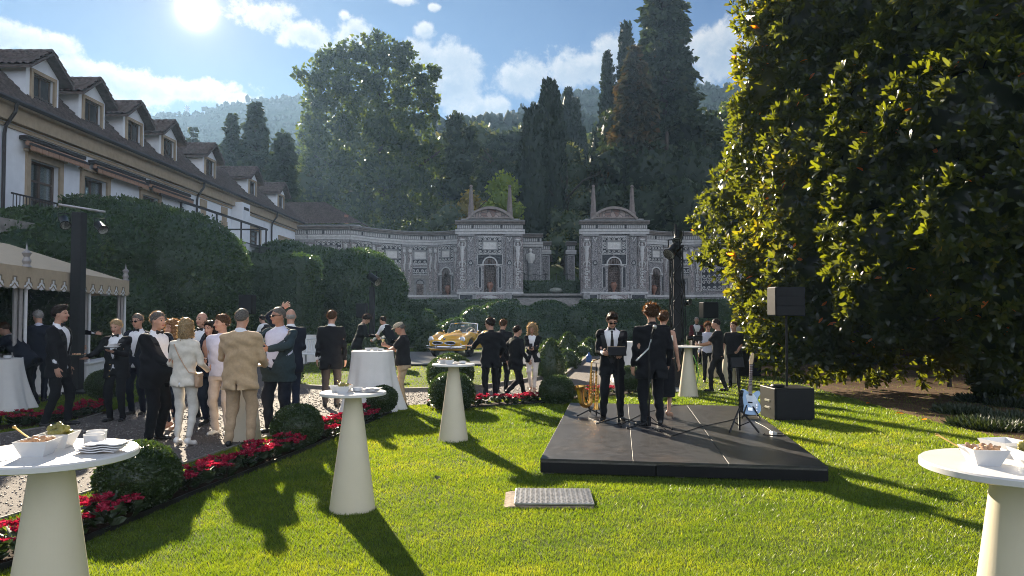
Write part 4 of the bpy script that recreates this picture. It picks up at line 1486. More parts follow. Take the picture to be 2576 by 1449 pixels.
class Facade:
 """local frame of one straight piece of wall: x along, y into the wall, z up"""

 def __init__(self, root, p0, p1, z0):
  a, b = Vector((*p0, z0)), Vector((*p1, z0))
  self.w = (b - a).length
  ux = (b - a).normalized()
  inn = Vector((-ux.y, ux.x, 0))
  self.M = Matrix(((ux.x, inn.x, 0, a.x - root.location.x), (ux.y, inn.y, 0, a.y - root.location.y), (0, 0, 1, a.z - root.location.z), (0, 0, 0, 1)))
  self.root = root

 def part(self, name, mb, mat, parent=None, smooth=False, **k):
  mb.v = [tuple(self.M @ Vector(p)) for p in mb.v]
  o = mb.build(name, mat, parent or self.root, smooth)
  return tag(o, **k) if k else o

 def slab(self, name, x0, x1, z0, z1, out, mat, parent=None, back=0.0, bev=0.0):
  return self.part(name, MB().box(((x0 + x1) / 2, (back - out) / 2, (z0 + z1) / 2), (x1 - x0, out + back, z1 - z0), bev=bev), mat, parent)

 def frame(self, name, x0, x1, z0, z1, t, out, mat, parent=None):
  m = MB()
  m.box(((x0 + x1) / 2, -out / 2, z1 - t / 2), (x1 - x0, out, t))
  m.box(((x0 + x1) / 2, -out / 2, z0 + t / 2), (x1 - x0, out, t))
  m.box((x0 + t / 2, -out / 2, (z0 + z1) / 2), (t, out - 0.002, z1 - z0 - 2 * t))
  m.box((x1 - t / 2, -out / 2, (z0 + z1) / 2), (t, out - 0.002, z1 - z0 - 2 * t))
  return self.part(name, m, mat, parent)

 def scrolls(self, x0, x1, z0, z1, n, out, r, seed=0, holes=None, thick=0.035, parent=None):
  """white stone scrollwork spread over a panel: pairs of curling leaves"""
  m = MB()
  rr = random.Random(seed)
  nx, nz = n
  for i in range(nx):
   for j in range(nz):
    cx, cz = x0 + (i + 0.5) * (x1 - x0) / nx, z0 + (j + 0.5) * (z1 - z0) / nz
    if holes and any(a - r * 0.6 < cx < b + r * 0.6 and c - r * 0.6 < cz < d + r * 0.6 for a, b, c, d in holes):
     continue
    sgx = 1 if i < nx / 2 else -1
    sgz = 1 if j % 2 else -1
    pts = []
    for q in range(15):
     t = q / 14
     a = 0.6 + t * 7.0
     rad_ = r * (1 - 0.78 * t)
     pts.append((cx + sgx * math.cos(a) * rad_, -out, cz + sgz * math.sin(a) * rad_))
    m.tube(pts, [thick * (0.7 + 0.5 * math.sin(math.pi * min(1, 0.15 + q / 14))) for q in range(15)], 4)
    m.ball((cx, -out, cz), thick * 1.5, 5)
    m.tube([(cx + sgx * r, -out, cz + sgz * r * 0.4), (cx + sgx * r * 1.25, -out, cz + sgz * r * 1.0), (cx + sgx * r * 0.9, -out, cz + sgz * r * 1.3)], [thick * 0.9, thick * 0.7, thick * 0.2], 4)
  return self.part('scrollwork', m, M_white, parent)

 def figure(self, x, z, h, out):
  """a herm in relief with a basket on its head"""
  m = MB()
  k = h / 2.6
  m.lathe([(0.06 * k, 0), (0.1 * k, 0.5 * k), (0.16 * k, 0.95 * k), (0.2 * k, 1.25 * k), (0.15 * k, 1.45 * k), (0.22 * k, 1.75 * k), (0.2 * k, 1.9 * k), (0.07 * k, 1.95 * k)], (x, -out, z), 8)
  m.ball((x, -out - 0.03, z + 2.07 * k), (0.1 * k, 0.1 * k, 0.13 * k), 8)
  m.lathe([(0.1 * k, 2.2 * k), (0.24 * k, 2.45 * k), (0.2 * k, 2.55 * k)], (x, -out, z), 8)
  for s in (-1, 1):
   m.tube([(x + s * 0.2 * k, -out, z + 1.82 * k), (x + s * 0.33 * k, -out - 0.05, z + 2.0 * k), (x + s * 0.2 * k, -out - 0.03, z + 2.35 * k)], [0.06 * k, 0.05 * k, 0.04 * k], 6)
   m.tube([(x + s * 0.05 * k, -out, z + 0.6 * k), (x + s * 0.3 * k, -out, z + 0.35 * k), (x + s * 0.22 * k, -out, z + 0.1 * k), (x + s * 0.1 * k, -out, z + 0.22 * k)], [0.05 * k, 0.05 * k, 0.04 * k, 0.02 * k], 5)
  return self.part('herm_relief', m, M_white, None, True)

 def arch(self, x0, x1, zs, t, out, n=14):
  """half round arch band springing at zs"""
  cx, r = (x0 + x1) / 2, (x1 - x0) / 2
  o = [(cx + (r + t) * math.cos(a), zs + (r + t) * math.sin(a)) for a in np.linspace(0, math.pi, n)]
  i = [(cx + r * math.cos(a), zs + r * math.sin(a)) for a in np.linspace(math.pi, 0, n)]
  m = MB()
  for q in range(n - 1):
   a0, a1 = o[q], o[q + 1]
   b0, b1 = i[n - 1 - q], i[n - 2 - q]
   m.prism([a0, a1, b1, b0], -out)
  return m

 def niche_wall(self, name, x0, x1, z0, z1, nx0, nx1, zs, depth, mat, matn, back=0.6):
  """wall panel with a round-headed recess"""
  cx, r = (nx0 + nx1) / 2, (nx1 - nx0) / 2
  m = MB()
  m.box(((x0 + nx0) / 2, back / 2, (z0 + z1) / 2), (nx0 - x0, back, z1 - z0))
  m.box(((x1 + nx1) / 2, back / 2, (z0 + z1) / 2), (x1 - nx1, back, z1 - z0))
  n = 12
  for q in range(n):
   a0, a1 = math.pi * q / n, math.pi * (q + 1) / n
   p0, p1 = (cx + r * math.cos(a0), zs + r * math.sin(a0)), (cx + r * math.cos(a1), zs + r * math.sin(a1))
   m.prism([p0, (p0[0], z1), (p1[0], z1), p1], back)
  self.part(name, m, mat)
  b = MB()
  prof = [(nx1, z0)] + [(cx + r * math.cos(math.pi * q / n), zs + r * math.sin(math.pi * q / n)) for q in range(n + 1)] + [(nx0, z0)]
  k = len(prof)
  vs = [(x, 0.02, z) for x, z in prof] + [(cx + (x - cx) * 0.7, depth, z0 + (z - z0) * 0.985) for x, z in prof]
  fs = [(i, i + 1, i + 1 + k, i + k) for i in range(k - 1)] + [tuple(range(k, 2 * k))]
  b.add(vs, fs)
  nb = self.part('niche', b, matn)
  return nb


def cornice(F, x0, x1, z, parts=True, h=0.62, tiles=True, ends=0.0):
 """white band, frieze with small oval tiles, and projecting brown cornice; z = underside of the band"""
 F.slab('white_band', x0 - ends, x1 + ends, z, z + 0.2, 0.16, M_white, back=0.3)
 F.slab('white_band', x0 - ends, x1 + ends, z + 0.203, z + 0.36, 0.22, M_white, back=0.3)
 F.slab('frieze', x0, x1, z + 0.363, z + 0.8, 0.12, M_mould, back=0.3)
 m, dark = MB(), MB()
 n = max(2, int((x1 - x0) / 0.17))
 for i in range(n):
  c = x0 + (i + 0.5) * (x1 - x0) / n
  (dark if i % 14 == 7 else m).box((c, -0.13, z + 0.58), (0.09 if i % 14 != 7 else 0.15, 0.05, 0.27), bev=0.02)
 F.part('frieze_tile', m, M_white, kind='stuff')
 if dark.v:
  F.part('frieze_block', dark, M_darkmos, kind='stuff')
 F.slab('cornice', x0 - ends, x1 + ends, z + 0.803, z + 0.93, 0.3, M_cornice, back=0.4)
 F.slab('cornice', x0 - ends, x1 + ends, z + 0.933, z + 1.04, 0.45, M_cornice, back=0.5, bev=0.02)
 F.slab('coping', x0 - ends, x1 + ends, z + 1.043, z + 1.1, 0.52, M_mould, back=0.7)


def pilaster(F, x0, x1, z0, z1, mat, deco, seed=0):
 w = x1 - x0
 F.slab('pilaster', x0, x1, z0, z1, 0.1, mat, back=0.2)
 F.frame('pilaster_border', x0 + 0.03, x1 - 0.03, z0 + 0.05, z1 - 0.05, 0.035, 0.13, M_mould)
 F.slab('pilaster_cap', x0 - 0.04, x1 + 0.04, z1 - 0.2, z1, 0.2, M_mould)
 F.slab('pilaster_base', x0 - 0.04, x1 + 0.04, z0, z0 + 0.22, 0.18, M_mould)
 cx = (x0 + x1) / 2
 if deco == 'flower':
  zc = z0 + (z1 - z0) * 0.5
  F.part('medallion', MB().add([(cx + 0.2 * w / 0.57 * math.cos(a), -0.14, zc + 0.24 * math.sin(a)) for a in np.linspace(0, 6.283, 7)[:-1]] + [(cx + 0.2 * w / 0.57 * math.cos(a), -0.09, zc + 0.24 * math.sin(a)) for a in np.linspace(0, 6.283, 7)[:-1]],
          [(0, 1, 2, 3, 4, 5)] + [(i, (i + 1) % 6, (i + 1) % 6 + 6, i + 6) for i in range(6)]), M_darkmos)
  m = MB()
  for q in range(6):
   a = q * math.pi / 3 + 0.5
   m.ball((cx + 0.085 * math.cos(a), -0.145, zc + 0.085 * math.sin(a)), (0.042, 0.015, 0.042), 6)
  m.ball((cx, -0.15, zc), 0.03, 6)
  F.part('flower_relief', m, M_white)
  m = MB()
  m.tube([(cx - 0.17, -0.13, z1 - 0.28), (cx, -0.15, z1 - 0.62), (cx + 0.17, -0.13, z1 - 0.28)], [0.05, 0.07, 0.05], 5)
  m.tube([(cx - 0.14, -0.13, z0 + 0.3), (cx, -0.15, z0 + 0.62), (cx + 0.14, -0.13, z0 + 0.3)], [0.03, 0.05, 0.03], 5)
  F.part('shell_relief', m, M_white)
 elif deco == 'figure':
  F.figure(cx, z0 + (z1 - z0) * 0.42, (z1 - z0) * 0.5, 0.16)
  F.scrolls(x0 + 0.03, x1 - 0.03, z0 + 0.3, z0 + (z1 - z0) * 0.42, (1, 5), 0.14, min(0.2, w * 0.36), seed, thick=0.04)
 elif deco == 'mask':
  m = MB()
  m.ball((cx, -0.14, z1 - 0.55), (0.16, 0.07, 0.2), 8)
  m.tube([(cx - 0.16, -0.12, z1 - 0.35), (cx, -0.15, z1 - 0.28), (cx + 0.16, -0.12, z1 - 0.35)], 0.04, 5)
  m.tube([(cx, -0.13, z1 - 0.8), (cx + 0.07, -0.14, z1 - 1.3), (cx - 0.05, -0.14, z1 - 1.9), (cx + 0.04, -0.14, z1 - 2.3)], [0.05, 0.09, 0.08, 0.03], 6)
  m.tube([(cx + 0.05, -0.14, z1 - 1.2), (cx + 0.17, -0.14, z1 - 0.95)], [0.04, 0.02], 5)
  F.part('mask_relief', m, M_white, None, True)


def plaque(F, cx, zc, w, h, seed, scw=0.62, sch=0.5):
 F.slab('dark_ground', cx - w / 2 - scw, cx + w / 2 + scw, zc - h / 2 - sch, zc + h / 2 + sch, 0.03, M_darkmos, back=0.1)
 F.frame('panel_border', cx - w / 2 - scw - 0.04, cx + w / 2 + scw + 0.04, zc - h / 2 - sch - 0.04, zc + h / 2 + sch + 0.04, 0.05, 0.07, M_white)
 F.scrolls(cx - w / 2 - scw, cx + w / 2 + scw, zc - h / 2 - sch, zc + h / 2 + sch, (5, 4), 0.05, 0.17, seed, [(cx - w / 2 - 0.08, cx + w / 2 + 0.08, zc - h / 2 - 0.05, zc + h / 2 + 0.05)])
 F.frame('plaque_frame', cx - w / 2 - 0.12, cx + w / 2 + 0.12, zc - h / 2 - 0.12, zc + h / 2 + 0.12, 0.12, 0.12, M_mould)
 p = F.slab('plaque', cx - w / 2, cx + w / 2, zc - h / 2, zc + h / 2, 0.05, M_marble, back=0.02)
 m = MB()
 rr = random.Random(seed)
 for i in range(9):
  x = cx + (i - 4) * w / 9.5
  m.ball((x, -0.055, zc + rr.uniform(-0.06, 0.05)), (w * 0.045, 0.03, h * rr.uniform(0.2, 0.36)), 6)
 F.part('plaque_relief', m, M_marble, p, True)


def niche_bay(F, cx, z0, z1, x0, x1, nw, zs, seed):
 """round-headed niche with drip stones, urn, impost blocks and dark side strips"""
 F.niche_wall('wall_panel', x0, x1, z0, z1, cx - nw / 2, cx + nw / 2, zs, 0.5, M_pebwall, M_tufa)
 F.part('niche_arch', F.arch(cx - nw / 2, cx + nw / 2, zs, 0.1, 0.1), M_white)
 m = MB()
 for s in (-1, 1):
  m.box((cx + s * (nw / 2 + 0.12), -0.06, zs - 0.07), (0.3, 0.14, 0.12))
 F.part('impost', m, M_white)
 m = MB()
 r = nw / 2
 for q in range(7):
  a = math.pi * (q + 0.5) / 7
  x = cx + 0.86 * r * math.cos(a)
  z = zs + 0.9 * r * math.sin(a)
  m.tube([(x, 0.08, z), (x, 0.06, z - 0.18), (x, 0.05, z - 0.45 - 0.12 * math.sin(a))], [0.1, 0.07, 0.01], 6)
 F.part('drip_stone', m, M_pink)
 m = MB()
 m.lathe([(0.12, 0), (0.08, 0.1), (0.22, 0.35), (0.3, 0.6), (0.18, 0.72), (0.2, 0.8)], (cx, 0.25, z0 + 0.02), 10)
 F.part('urn', m, M_terra, None, True)
 for s in (-1, 1):
  xa = cx + s * (nw / 2 + 0.3)
  F.slab('dark_strip', xa - 0.12, xa + 0.12, z0 + 0.35, zs - 0.25, 0.03, M_darkmos, back=0.05)
  F.frame('strip_border', xa - 0.15, xa + 0.15, z0 + 0.32, zs - 0.22, 0.035, 0.06, M_white)


def pavilion(x_left, lab):
 zb, w = 2.4, 5.45
 root = empty('garden_pavilion', (x_left + w / 2, 61.0, zb), lab, 'pavilion', 'twin mosaic pavilions')
 F = Facade(root, (x_left, 61.0), (x_left + w, 61.0), 0.0)
 # plinth
 F.slab('plinth', 0.0, w, zb - 0.2, 2.75, 0.22, M_mould, back=2.0)
 F.slab('plinth', 0.03, w - 0.03, 2.753, 3.3, 0.14, M_mould, back=2.0)
 F.slab('plinth', -0.02, w + 0.02, 3.303, 3.45, 0.26, M_white, back=2.0)
 for a, b in ((0.25, 1.3), (1.6, 3.85), (4.15, 5.2)):
  F.slab('plinth_panel', a, b, 2.85, 3.22, 0.17, M_pebpink if b - a > 2 else M_darkmos)
  F.frame('plinth_border', a - 0.05, b + 0.05, 2.8, 3.27, 0.05, 0.2, M_white)
 m = MB()
 m.add([(2.0, -0.2, 3.02), (2.72, -0.2, 3.2), (3.45, -0.2, 3.02), (2.72, -0.2, 2.86)], [(0, 1, 2, 3)])
 F.part('star_relief', m, M_white)
 # main bay and flanks
 z0, z1 = 3.45, 8.25
 niche_bay(F, 2.72, z0, z1, 1.5, 3.95, 1.05, 5.75, 3)
 F.slab('wall_panel', 0.0, 1.5, z0, z1, 0.0, M_pebpink, back=2.0)
 F.slab('wall_panel', 3.95, w, z0, z1, 0.0, M_pebpink, back=2.0)
 F.slab('side_wall', 0.02, w - 0.02, z0, z1, -0.62, M_pebwall, back=2.0)
 pilaster(F, 0.12, 0.76, z0, z1, M_pebpink, 'figure', 1)
 pilaster(F, 0.84, 1.42, z0, z1, M_pebwall, 'flower', 2)
 pilaster(F, 4.03, 4.61, z0, z1, M_pebwall, 'flower', 3)
 pilaster(F, 4.69, 5.33, z0, z1, M_pebpink, 'figure', 4)
 plaque(F, 2.72, 7.3, 1.1, 0.6, 5, 0.42, 0.4)
 for s in (-1, 1):
  m = MB()
  c, r = 2.72, 0.66
  pts = [(c + s * r * math.cos(a), 5.75 + r * math.sin(a)) for a in np.linspace(0.05, 1.45, 8)]
  m.prism([(c + s * 1.0, 5.75)] + pts + [(c + s * 0.06, 6.52), (c + s * 1.0, 6.52)], -0.03)
  F.part('spandrel', m, M_darkmos)
 F.frame('spandrel_border', 1.68, 3.76, 5.7, 6.58, 0.045, 0.05, M_white)
 cornice(F, 0.0, w, z1, ends=0.16)
 # side returns of the band and cornice
 zc = z1 + 1.1
 F.slab('attic', 0.3, w - 0.3, zc + 0.003, zc + 0.16, 0.1, M_mould, back=1.5)
 # curved pediment
 c, hw, rise = w / 2, 1.95, 1.0
 R_ = (hw * hw + rise * rise) / (2 * rise)
 cz = zc + 0.16 + rise - R_
 th = math.asin(hw / R_)
 an = np.linspace(-th, th, 17)
 m = MB()
 m.prism([(c + (R_ - 0.17) * math.sin(a), max(cz + (R_ - 0.17) * math.cos(a), zc + 0.17)) for a in an] + [(c + hw * 0.93, zc + 0.165), (c - hw * 0.93, zc + 0.165)], 0.35)
 F.part('tympanum', m, M_mosped)
 m = MB()
 for q in range(16):
  a, b = an[q], an[q + 1]
  m.prism([(c + R_ * math.sin(a), cz + R_ * math.cos(a)), (c + R_ * math.sin(b), cz + R_ * math.cos(b)), (c + (R_ - 0.2) * math.sin(b), cz + (R_ - 0.2) * math.cos(b)), (c + (R_ - 0.2) * math.sin(a), cz + (R_ - 0.2) * math.cos(a))], 0.75,
    Matrix.Translation((0, -0.28, 0)))
 m.box((c, -0.1, zc + 0.21), (hw * 2, 0.3, 0.1))
 F.part('pediment_arch', m, M_cornice)
 for x in (c - 1.62, c + 1.62):
  b = Facade(root, (x_left, 61.0), (x_left + w, 61.0), 0.0)
  m = MB()
  m.box((x, 0.75, zc + 0.45), (0.5, 0.5, 0.7))
  m.tube([(x, 0.75, zc + 0.8), (x, 0.75, zc + 2.85)], [0.24, 0.12], 4)
  ob = b.part('obelisk', m, M_pink)
  b2 = Facade(root, (x_left, 61.0), (x_left + w, 61.0), 0.0)
  b2.part('obelisk_ball', MB().ball((x, 0.75, zc + 2.98), 0.14, 10), M_pink, ob, True)
 return root


M_mosped = mosaic('broken_marble', (0.45, 0.38, 0.34), (0.2, 0.11, 0.09), (0.16, 0.14, 0.13), 2.6)
XL1 = at(1150, 600, 61).x
XL2 = at(1462, 600, 61).x
pavilion(XL1, 'left mosaic pavilion with arched pediment and two obelisks')
pavilion(XL2, 'right mosaic pavilion with arched pediment half behind the black truss')
AXIS = (XL1 + 5.45 + XL2) / 2


def wing(pts, kinds, lab, zb=2.4):
 xm = sum(p[0] for p in pts) / len(pts)
 ym = sum(p[1] for p in pts) / len(pts)
 root = empty('mosaic_wall', (xm, ym, zb), lab, 'wall', 'wings of the mosaic wall')
 for i, kd in enumerate(kinds):
  F = Facade(root, pts[i], pts[i + 1], 0.0)
  w = F.w
  z0, z1 = 3.25, 7.55
  F.slab('plinth', 0, w, zb - 0.2, 3.05, 0.14, M_mould, back=0.8)
  F.slab('plinth', 0, w, 3.053, z0, 0.22, M_white, back=0.8)
  pw = 0.5
  c = w / 2
  if kd == 'niche':
   niche_bay(F, c, z0, z1, 0.0, w, min(0.9, w * 0.42), 5.1, i)
   plaque(F, c, 6.75, min(0.8, w * 0.4), 0.55, i + 3, min(0.35, w * 0.2), 0.42)
  else:
   F.slab('wall_panel', 0, w, z0, z1, 0.0, M_pebwall, back=0.8)
   plaque(F, c, 6.65, min(1.1, w * 0.42), 0.6, i + 3, min(0.45, w * 0.2), 0.48)
   if kd == 'door':
    F.slab('dark_ground', c - 0.75, c + 0.75, 5.05, 5.55, 0.03, M_darkmos, back=0.05)
    F.scrolls(c - 0.7, c + 0.7, 5.05, 5.55, (4, 1), 0.06, 0.19, i)
    F.frame('panel_border', c - 0.8, c + 0.8, 5.0, 5.6, 0.045, 0.07, M_white)
    F.frame('door_frame', c - 0.78, c + 0.78, 2.6, 4.9, 0.26, 0.16, M_stone)
    F.slab('door_panel', c - 0.5, c + 0.5, 2.62, 4.6, 0.04, M_mould)
    F.part('door_arch', F.arch(c - 0.3, c + 0.3, 4.2, 0.07, 0.07), M_darkmos)
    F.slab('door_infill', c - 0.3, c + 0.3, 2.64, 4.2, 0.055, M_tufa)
   elif kd == 'flat':
    F.slab('dark_ground', c - w * 0.3, c + w * 0.3, 3.6, 5.5, 0.03, M_darkmos, back=0.05)
    F.scrolls(c - w * 0.3, c + w * 0.3, 3.6, 5.5, (4, 4), 0.06, 0.2, i)
    F.frame('panel_border', c - w * 0.32, c + w * 0.32, 3.55, 5.55, 0.05, 0.07, M_white)
  for (a, deco) in ((0.04, 'figure' if kd == 'flat' else 'mask'), (w - pw - 0.04, 'mask')):
   pilaster(F, a, a + pw, z0, z1, M_pebpink, deco, i)
  cornice(F, -0.05, w + 0.05, z1)
 return root


W1 = [(-17.5, 58.6), (-16.2, 58.6), (-12.9, 58.6), (-11.3, 61.0), (-9.0, 63.0), (-6.75, 63.5), (XL1 + 0.1, 62.2)]
wing(W1, ['plain', 'flat', 'flat', 'flat', 'door', 'niche'], 'long curved left wing of pebble and scroll mosaic joining the house')
W2 = [(2 * AXIS - x, y) for x, y in W1][::-1]
wing(W2, ['niche', 'door', 'flat', 'flat', 'flat', 'plain'], 'curved right wing of mosaic mostly hidden by the magnolia')

# steps, low planted bank and side blocks between the pavilions
MB().box((3, 60, 1.2), (60, 11, 2.39)).build('terrace', M_stone)['kind'] = 'structure'
xa, xb = at(1290, 750, 58).x, at(1464, 750, 58).x
st = empty('stone_steps', ((xa + xb) / 2, 57.4, 2.4), 'broad stone steps between the two mosaic pavilions', 'steps')
for i in range(5):
 MB().box((0, 0.4 * i + 0.6, 0.085 + 0.17 * i), (xb - xa, 1.2 if i < 4 else 3.0, 0.165), bev=0.015).build('step', M_stone, st)
for s in (-1, 1):
 MB().box((s * ((xb - xa) / 2 + 0.3), 1.4, 0.45), (0.5, 3.0, 0.9), bev=0.02).build('cheek_wall', M_mould, st)
c = at(1388, 725, 62.5)
bush('planted_bank', 'dark ivy bank with a pale rock above the steps', None, (c.x, 62.4, 3.2), dens=110, size=0.15, box=((-2.4, -0.4, 0), (2.4, 0.8, 1.15), 0.0), cat='bank')
M_rock = pmat('mossy_rock', (0.2, 0.21, 0.18), 0.9, var=0.3, scale=5, bump=0.05, bscale=6)
MB().ball((0, 0, 0), (0.55, 0.3, 0.25), 10).build('fountain_rock', M_rock, None, True, loc=(c.x + 0.3, 61.85, 3.6))
tag(COL.objects['fountain_rock'], 'pale mossy rock lying in the ivy bank', 'rock')
rl = empty('rope_fence', (c.x, 63.4, 4.4), 'thin rope fence with iron posts above the ivy bank', 'fence')
for i in range(6):
 MB().cyl((-2.3 + i * 0.92, 0, -0.2), (-2.3 + i * 0.92, 0, 0.75), 0.03, n=6).build('post', M_metal_dark, rl)
 if i < 5:
  MB().tube([(-2.3 + i * 0.92 + q * 0.23, 0, 0.65 - 0.1 * math.sin(math.pi * q / 4)) for q in range(5)], 0.018, 5).build('rope', M_metal_dark, rl)


def side_block(x0, x1, y, top, lab, bust=True):
 root = empty('mosaic_pier', ((x0 + x1) / 2, y, 2.4), lab, 'pier', 'mosaic piers behind the pavilions')
 F = Facade(root, (x0, y), (x1, y), 0.0)
 w = F.w
 F.slab('wall_panel', 0, w, 2.4, top - 1.1, 0.0, M_pebwall, back=2.2)
 F.frame('panel_border', 0.05, w - 0.05, 3.0, top - 1.2, 0.05, 0.06, M_white)
 F.slab('plinth', -0.02, w + 0.02, 2.4, 3.0, 0.12, M_mould, back=2.0)
 cornice(F, 0, w, top - 1.1, ends=0.12)
 if bust:
  m = MB()
  c = w * 0.4
  F.part('herm', MB().lathe([(0.16, 3.1), (0.2, 4.4), (0.24, 5.9), (0.26, 6.0)], (c, -0.1, 0), 8), M_mould)
  m.lathe([(0.2, 6.0), (0.27, 6.25), (0.32, 6.6), (0.3, 6.8), (0.11, 6.9), (0.09, 6.97)], (c, -0.12, 0), 10)
  m.ball((c, -0.16, 7.12), (0.14, 0.14, 0.18), 10)
  for s in (-1, 1):
   m.tube([(c + s * 0.29, -0.12, 6.78), (c + s * 0.33, -0.15, 6.5), (c + s * 0.28, -0.15, 6.25)], [0.09, 0.07, 0.04], 7)
  F.part('bust', m, M_marble, None, True)
 return root


xe = XL1 + 5.45
side_block(xe + 0.05, xe + 1.65, 64.0, 8.55, 'mosaic pier with a white bust beside the left pavilion')
side_block(xe + 1.7, xe + 2.5, 66.5, 8.1, 'lower mosaic pier behind the white bust', False)
side_block(XL2 - 0.75, XL2 - 0.05, 66.5, 8.1, 'mosaic pier beyond the right pavilion edge', False)

# avenue climbing behind: low hedges and urn
a = at(1425, 690, 74)
for s, lab in ((-1, 'clipped low hedge along the left side of the climbing avenue'), (1, 'clipped low hedge along the right side of the climbing avenue')):
 bush('avenue_hedge', lab, None, (AXIS + 0.6 + s * 2.2, 76, 4.3), dens=90, size=0.14, box=((-0.5, -8, -1.5), (0.5, 14, 1.0), 0.0))
COL.objects['avenue_hedge'].rotation_euler = (rad(6), 0, 0)
o = [q for q in COL.objects if q.name.startswith('avenue_hedge')][-1]
o.rotation_euler = (rad(6), 0, 0)

# ================================================================ the house
M_plaster = pmat('white_plaster', (0.72, 0.74, 0.78), 0.85, var=0.05, scale=2.0, dirt=0.12, bump=0.003, bscale=30)
M_ochre = pmat('ochre_trim', (0.36, 0.28, 0.19), 0.8, var=0.1, scale=4, dirt=0.15)
M_tile = pmat('roof_tile', (0.088, 0.068, 0.062), 0.85, var=0.4, scale=6, dirt=0.5)
M_gutter = pmat('dark_gutter', (0.035, 0.03, 0.03), 0.5, 0.3)
M_wood = pmat('brown_joinery', (0.09, 0.06, 0.045), 0.6, var=0.2, scale=10)
M_pane = pmat('window_pane', (0.05, 0.055, 0.06), 0.08, spec=0.6, var=0.3, scale=2)
M_curtain = pmat('net_curtain', (0.6, 0.6, 0.6), 0.9, var=0.1, scale=20)
M_orange = pmat('orange_awning', (0.33, 0.19, 0.125), 0.85, var=0.1)
X0, ZE = -17.2, 8.87
house = empty('villa_house', (X0 - 4, 40, 0), 'long white house with brown mansard roof and a row of dormers', 'house')
HO = Vector(house.location)


def hb(name, c, s, mat, parent=None, bev=0.0):
 c = Vector(c) - HO
 return MB().box(c, s, bev=bev).build(name, mat, parent or house)


WINS = [(26.2, 27.9, 5.2, 7.3), (29.5, 31.2, 5.2, 7.3), (34.2, 35.8, 5.2, 7.3), (47.9, 50.2, 6.2, 7.25), (54.5, 56.8, 6.2, 7.15)]
# wall pierced by the windows
m = MB()
ycur = 16.0
for (a, b, z0, z1) in WINS:
 m.box(Vector((X0 - 0.2, (ycur + a) / 2, ZE / 2)) - HO, (0.4, a - ycur, ZE))
 m.box(Vector((X0 - 0.2, (a + b) / 2, z0 / 2)) - HO, (0.4, b - a, z0))
 m.box(Vector((X0 - 0.2, (a + b) / 2, (z1 + ZE) / 2)) - HO, (0.4, b - a, ZE - z1))
 ycur = b
m.box(Vector((X0 - 0.2, (ycur + 59.4) / 2, ZE / 2)) - HO, (0.4, 59.4 - ycur, ZE))
m.box(Vector((X0 - 6, 16.2, ZE / 2)) - HO, (11.6, 0.4, ZE))
m.box(Vector((X0 - 6, 59.2, ZE / 2)) - HO, (11.6, 0.4, ZE))
m.box(Vector((X0 - 11.8, 37.7, ZE / 2)) - HO, (0.4, 43.4, ZE))
m.build('wall', M_plaster, house)
for (a, b, z0, z1) in WINS:
 w = MB()
 t = 0.22
 w.box(Vector((X0 + 0.03, (a + b) / 2, z1 + t / 2)) - HO, (0.1, b - a + 2 * t, t))
 w.box(Vector((X0 + 0.03, a - t / 2, (z0 + z1) / 2)) - HO, (0.098, t, z1 - z0))
 w.box(Vector((X0 + 0.03, b + t / 2, (z0 + z1) / 2)) - HO, (0.098, t, z1 - z0))
 w.box(Vector((X0 + 0.06, (a + b) / 2, z1 + t + 0.04)) - HO, (0.2, b - a + 2 * t + 0.2, 0.08))
 win = w.build('window', M_ochre, house)
 hb('sill', (X0 + 0.08, (a + b) / 2, z0 - 0.05), (0.26, b - a + 0.3, 0.09), M_stone, win)
 f = MB()
 for q in (0.0, 0.5, 1.0):
  f.box(Vector((X0 - 0.2, a + 0.05 + q * (b - a - 0.1), (z0 + z1) / 2)) - HO, (0.06, 0.1, z1 - z0))
 for q in np.linspace(0, 1, 4):
  f.box(Vector((X0 - 0.2, (a + b) / 2, z0 + 0.04 + q * (z1 - z0 - 0.08))) - HO, (0.05, b - a - 0.1, 0.07))
 f.build('window_frame', M_wood, win)
 hb('pane', (X0 - 0.23, (a + b) / 2, (z0 + z1) / 2), (0.012, b - a, z1 - z0), glassmat(), win)
 cu = MB()
 for (c0, c1) in ((a + 0.05, a + (b - a) * 0.42), (a + (b - a) * 0.6, b - 0.05)):
  n = 16
  pts = [(X0 - 0.32 + 0.03 * math.sin(i * 2.1), c0 + (c1 - c0) * i / n) for i in range(n + 1)]
  vs = [Vector((x, y, z)) - HO for x, y in pts for z in (z0, z1)]
  cu.add(vs, [(2 * i, 2 * i + 2, 2 * i + 3, 2 * i + 1) for i in range(n)])
 cu.build('curtain', M_curtain, win)
 hb('room_wall', (X0 - 1.6, (a + b) / 2, (z0 + z1) / 2), (0.05, b - a + 2, z1 - z0 + 1), M_wood, win)
hb('cornice', (X0 + 0.12, 37.7, ZE - 0.3), (0.24, 43.3, 0.5), M_ochre)
hb('cornice', (X0 + 0.2, 37.7, ZE - 0.02), (0.5, 43.3, 0.08), M_ochre)
hb('string_course', (X0 + 0.03, 37.7, ZE - 0.68), (0.07, 43.3, 0.12), M_ochre)
g = MB()
g.tube([Vector((X0 + 0.5, 16, ZE + 0.07)) - HO, Vector((X0 + 0.5, 59.2, ZE + 0.07)) - HO], 0.09, 8)
g.build('gutter', M_gutter, house)
for y in (24.75, 40.0, 52.5):
 g = MB()
 g.tube([Vector(p) - HO for p in ((X0 + 0.5, y, ZE + 0.03), (X0 + 0.45, y, ZE - 0.3), (X0 + 0.14, y, ZE - 0.75), (X0 + 0.1, y, ZE - 1.0), (X0 + 0.1, y, 4.3))], 0.06, 8)
 g.build('downpipe', M_gutter, house)
for y in (41.0, 44.0):
 for i in range(9):
  hb('quoin', (X0 + 0.03, y, 4.5 + i * 0.42), (0.07, 0.62 if i % 2 else 0.85, 0.4), M_ochre)
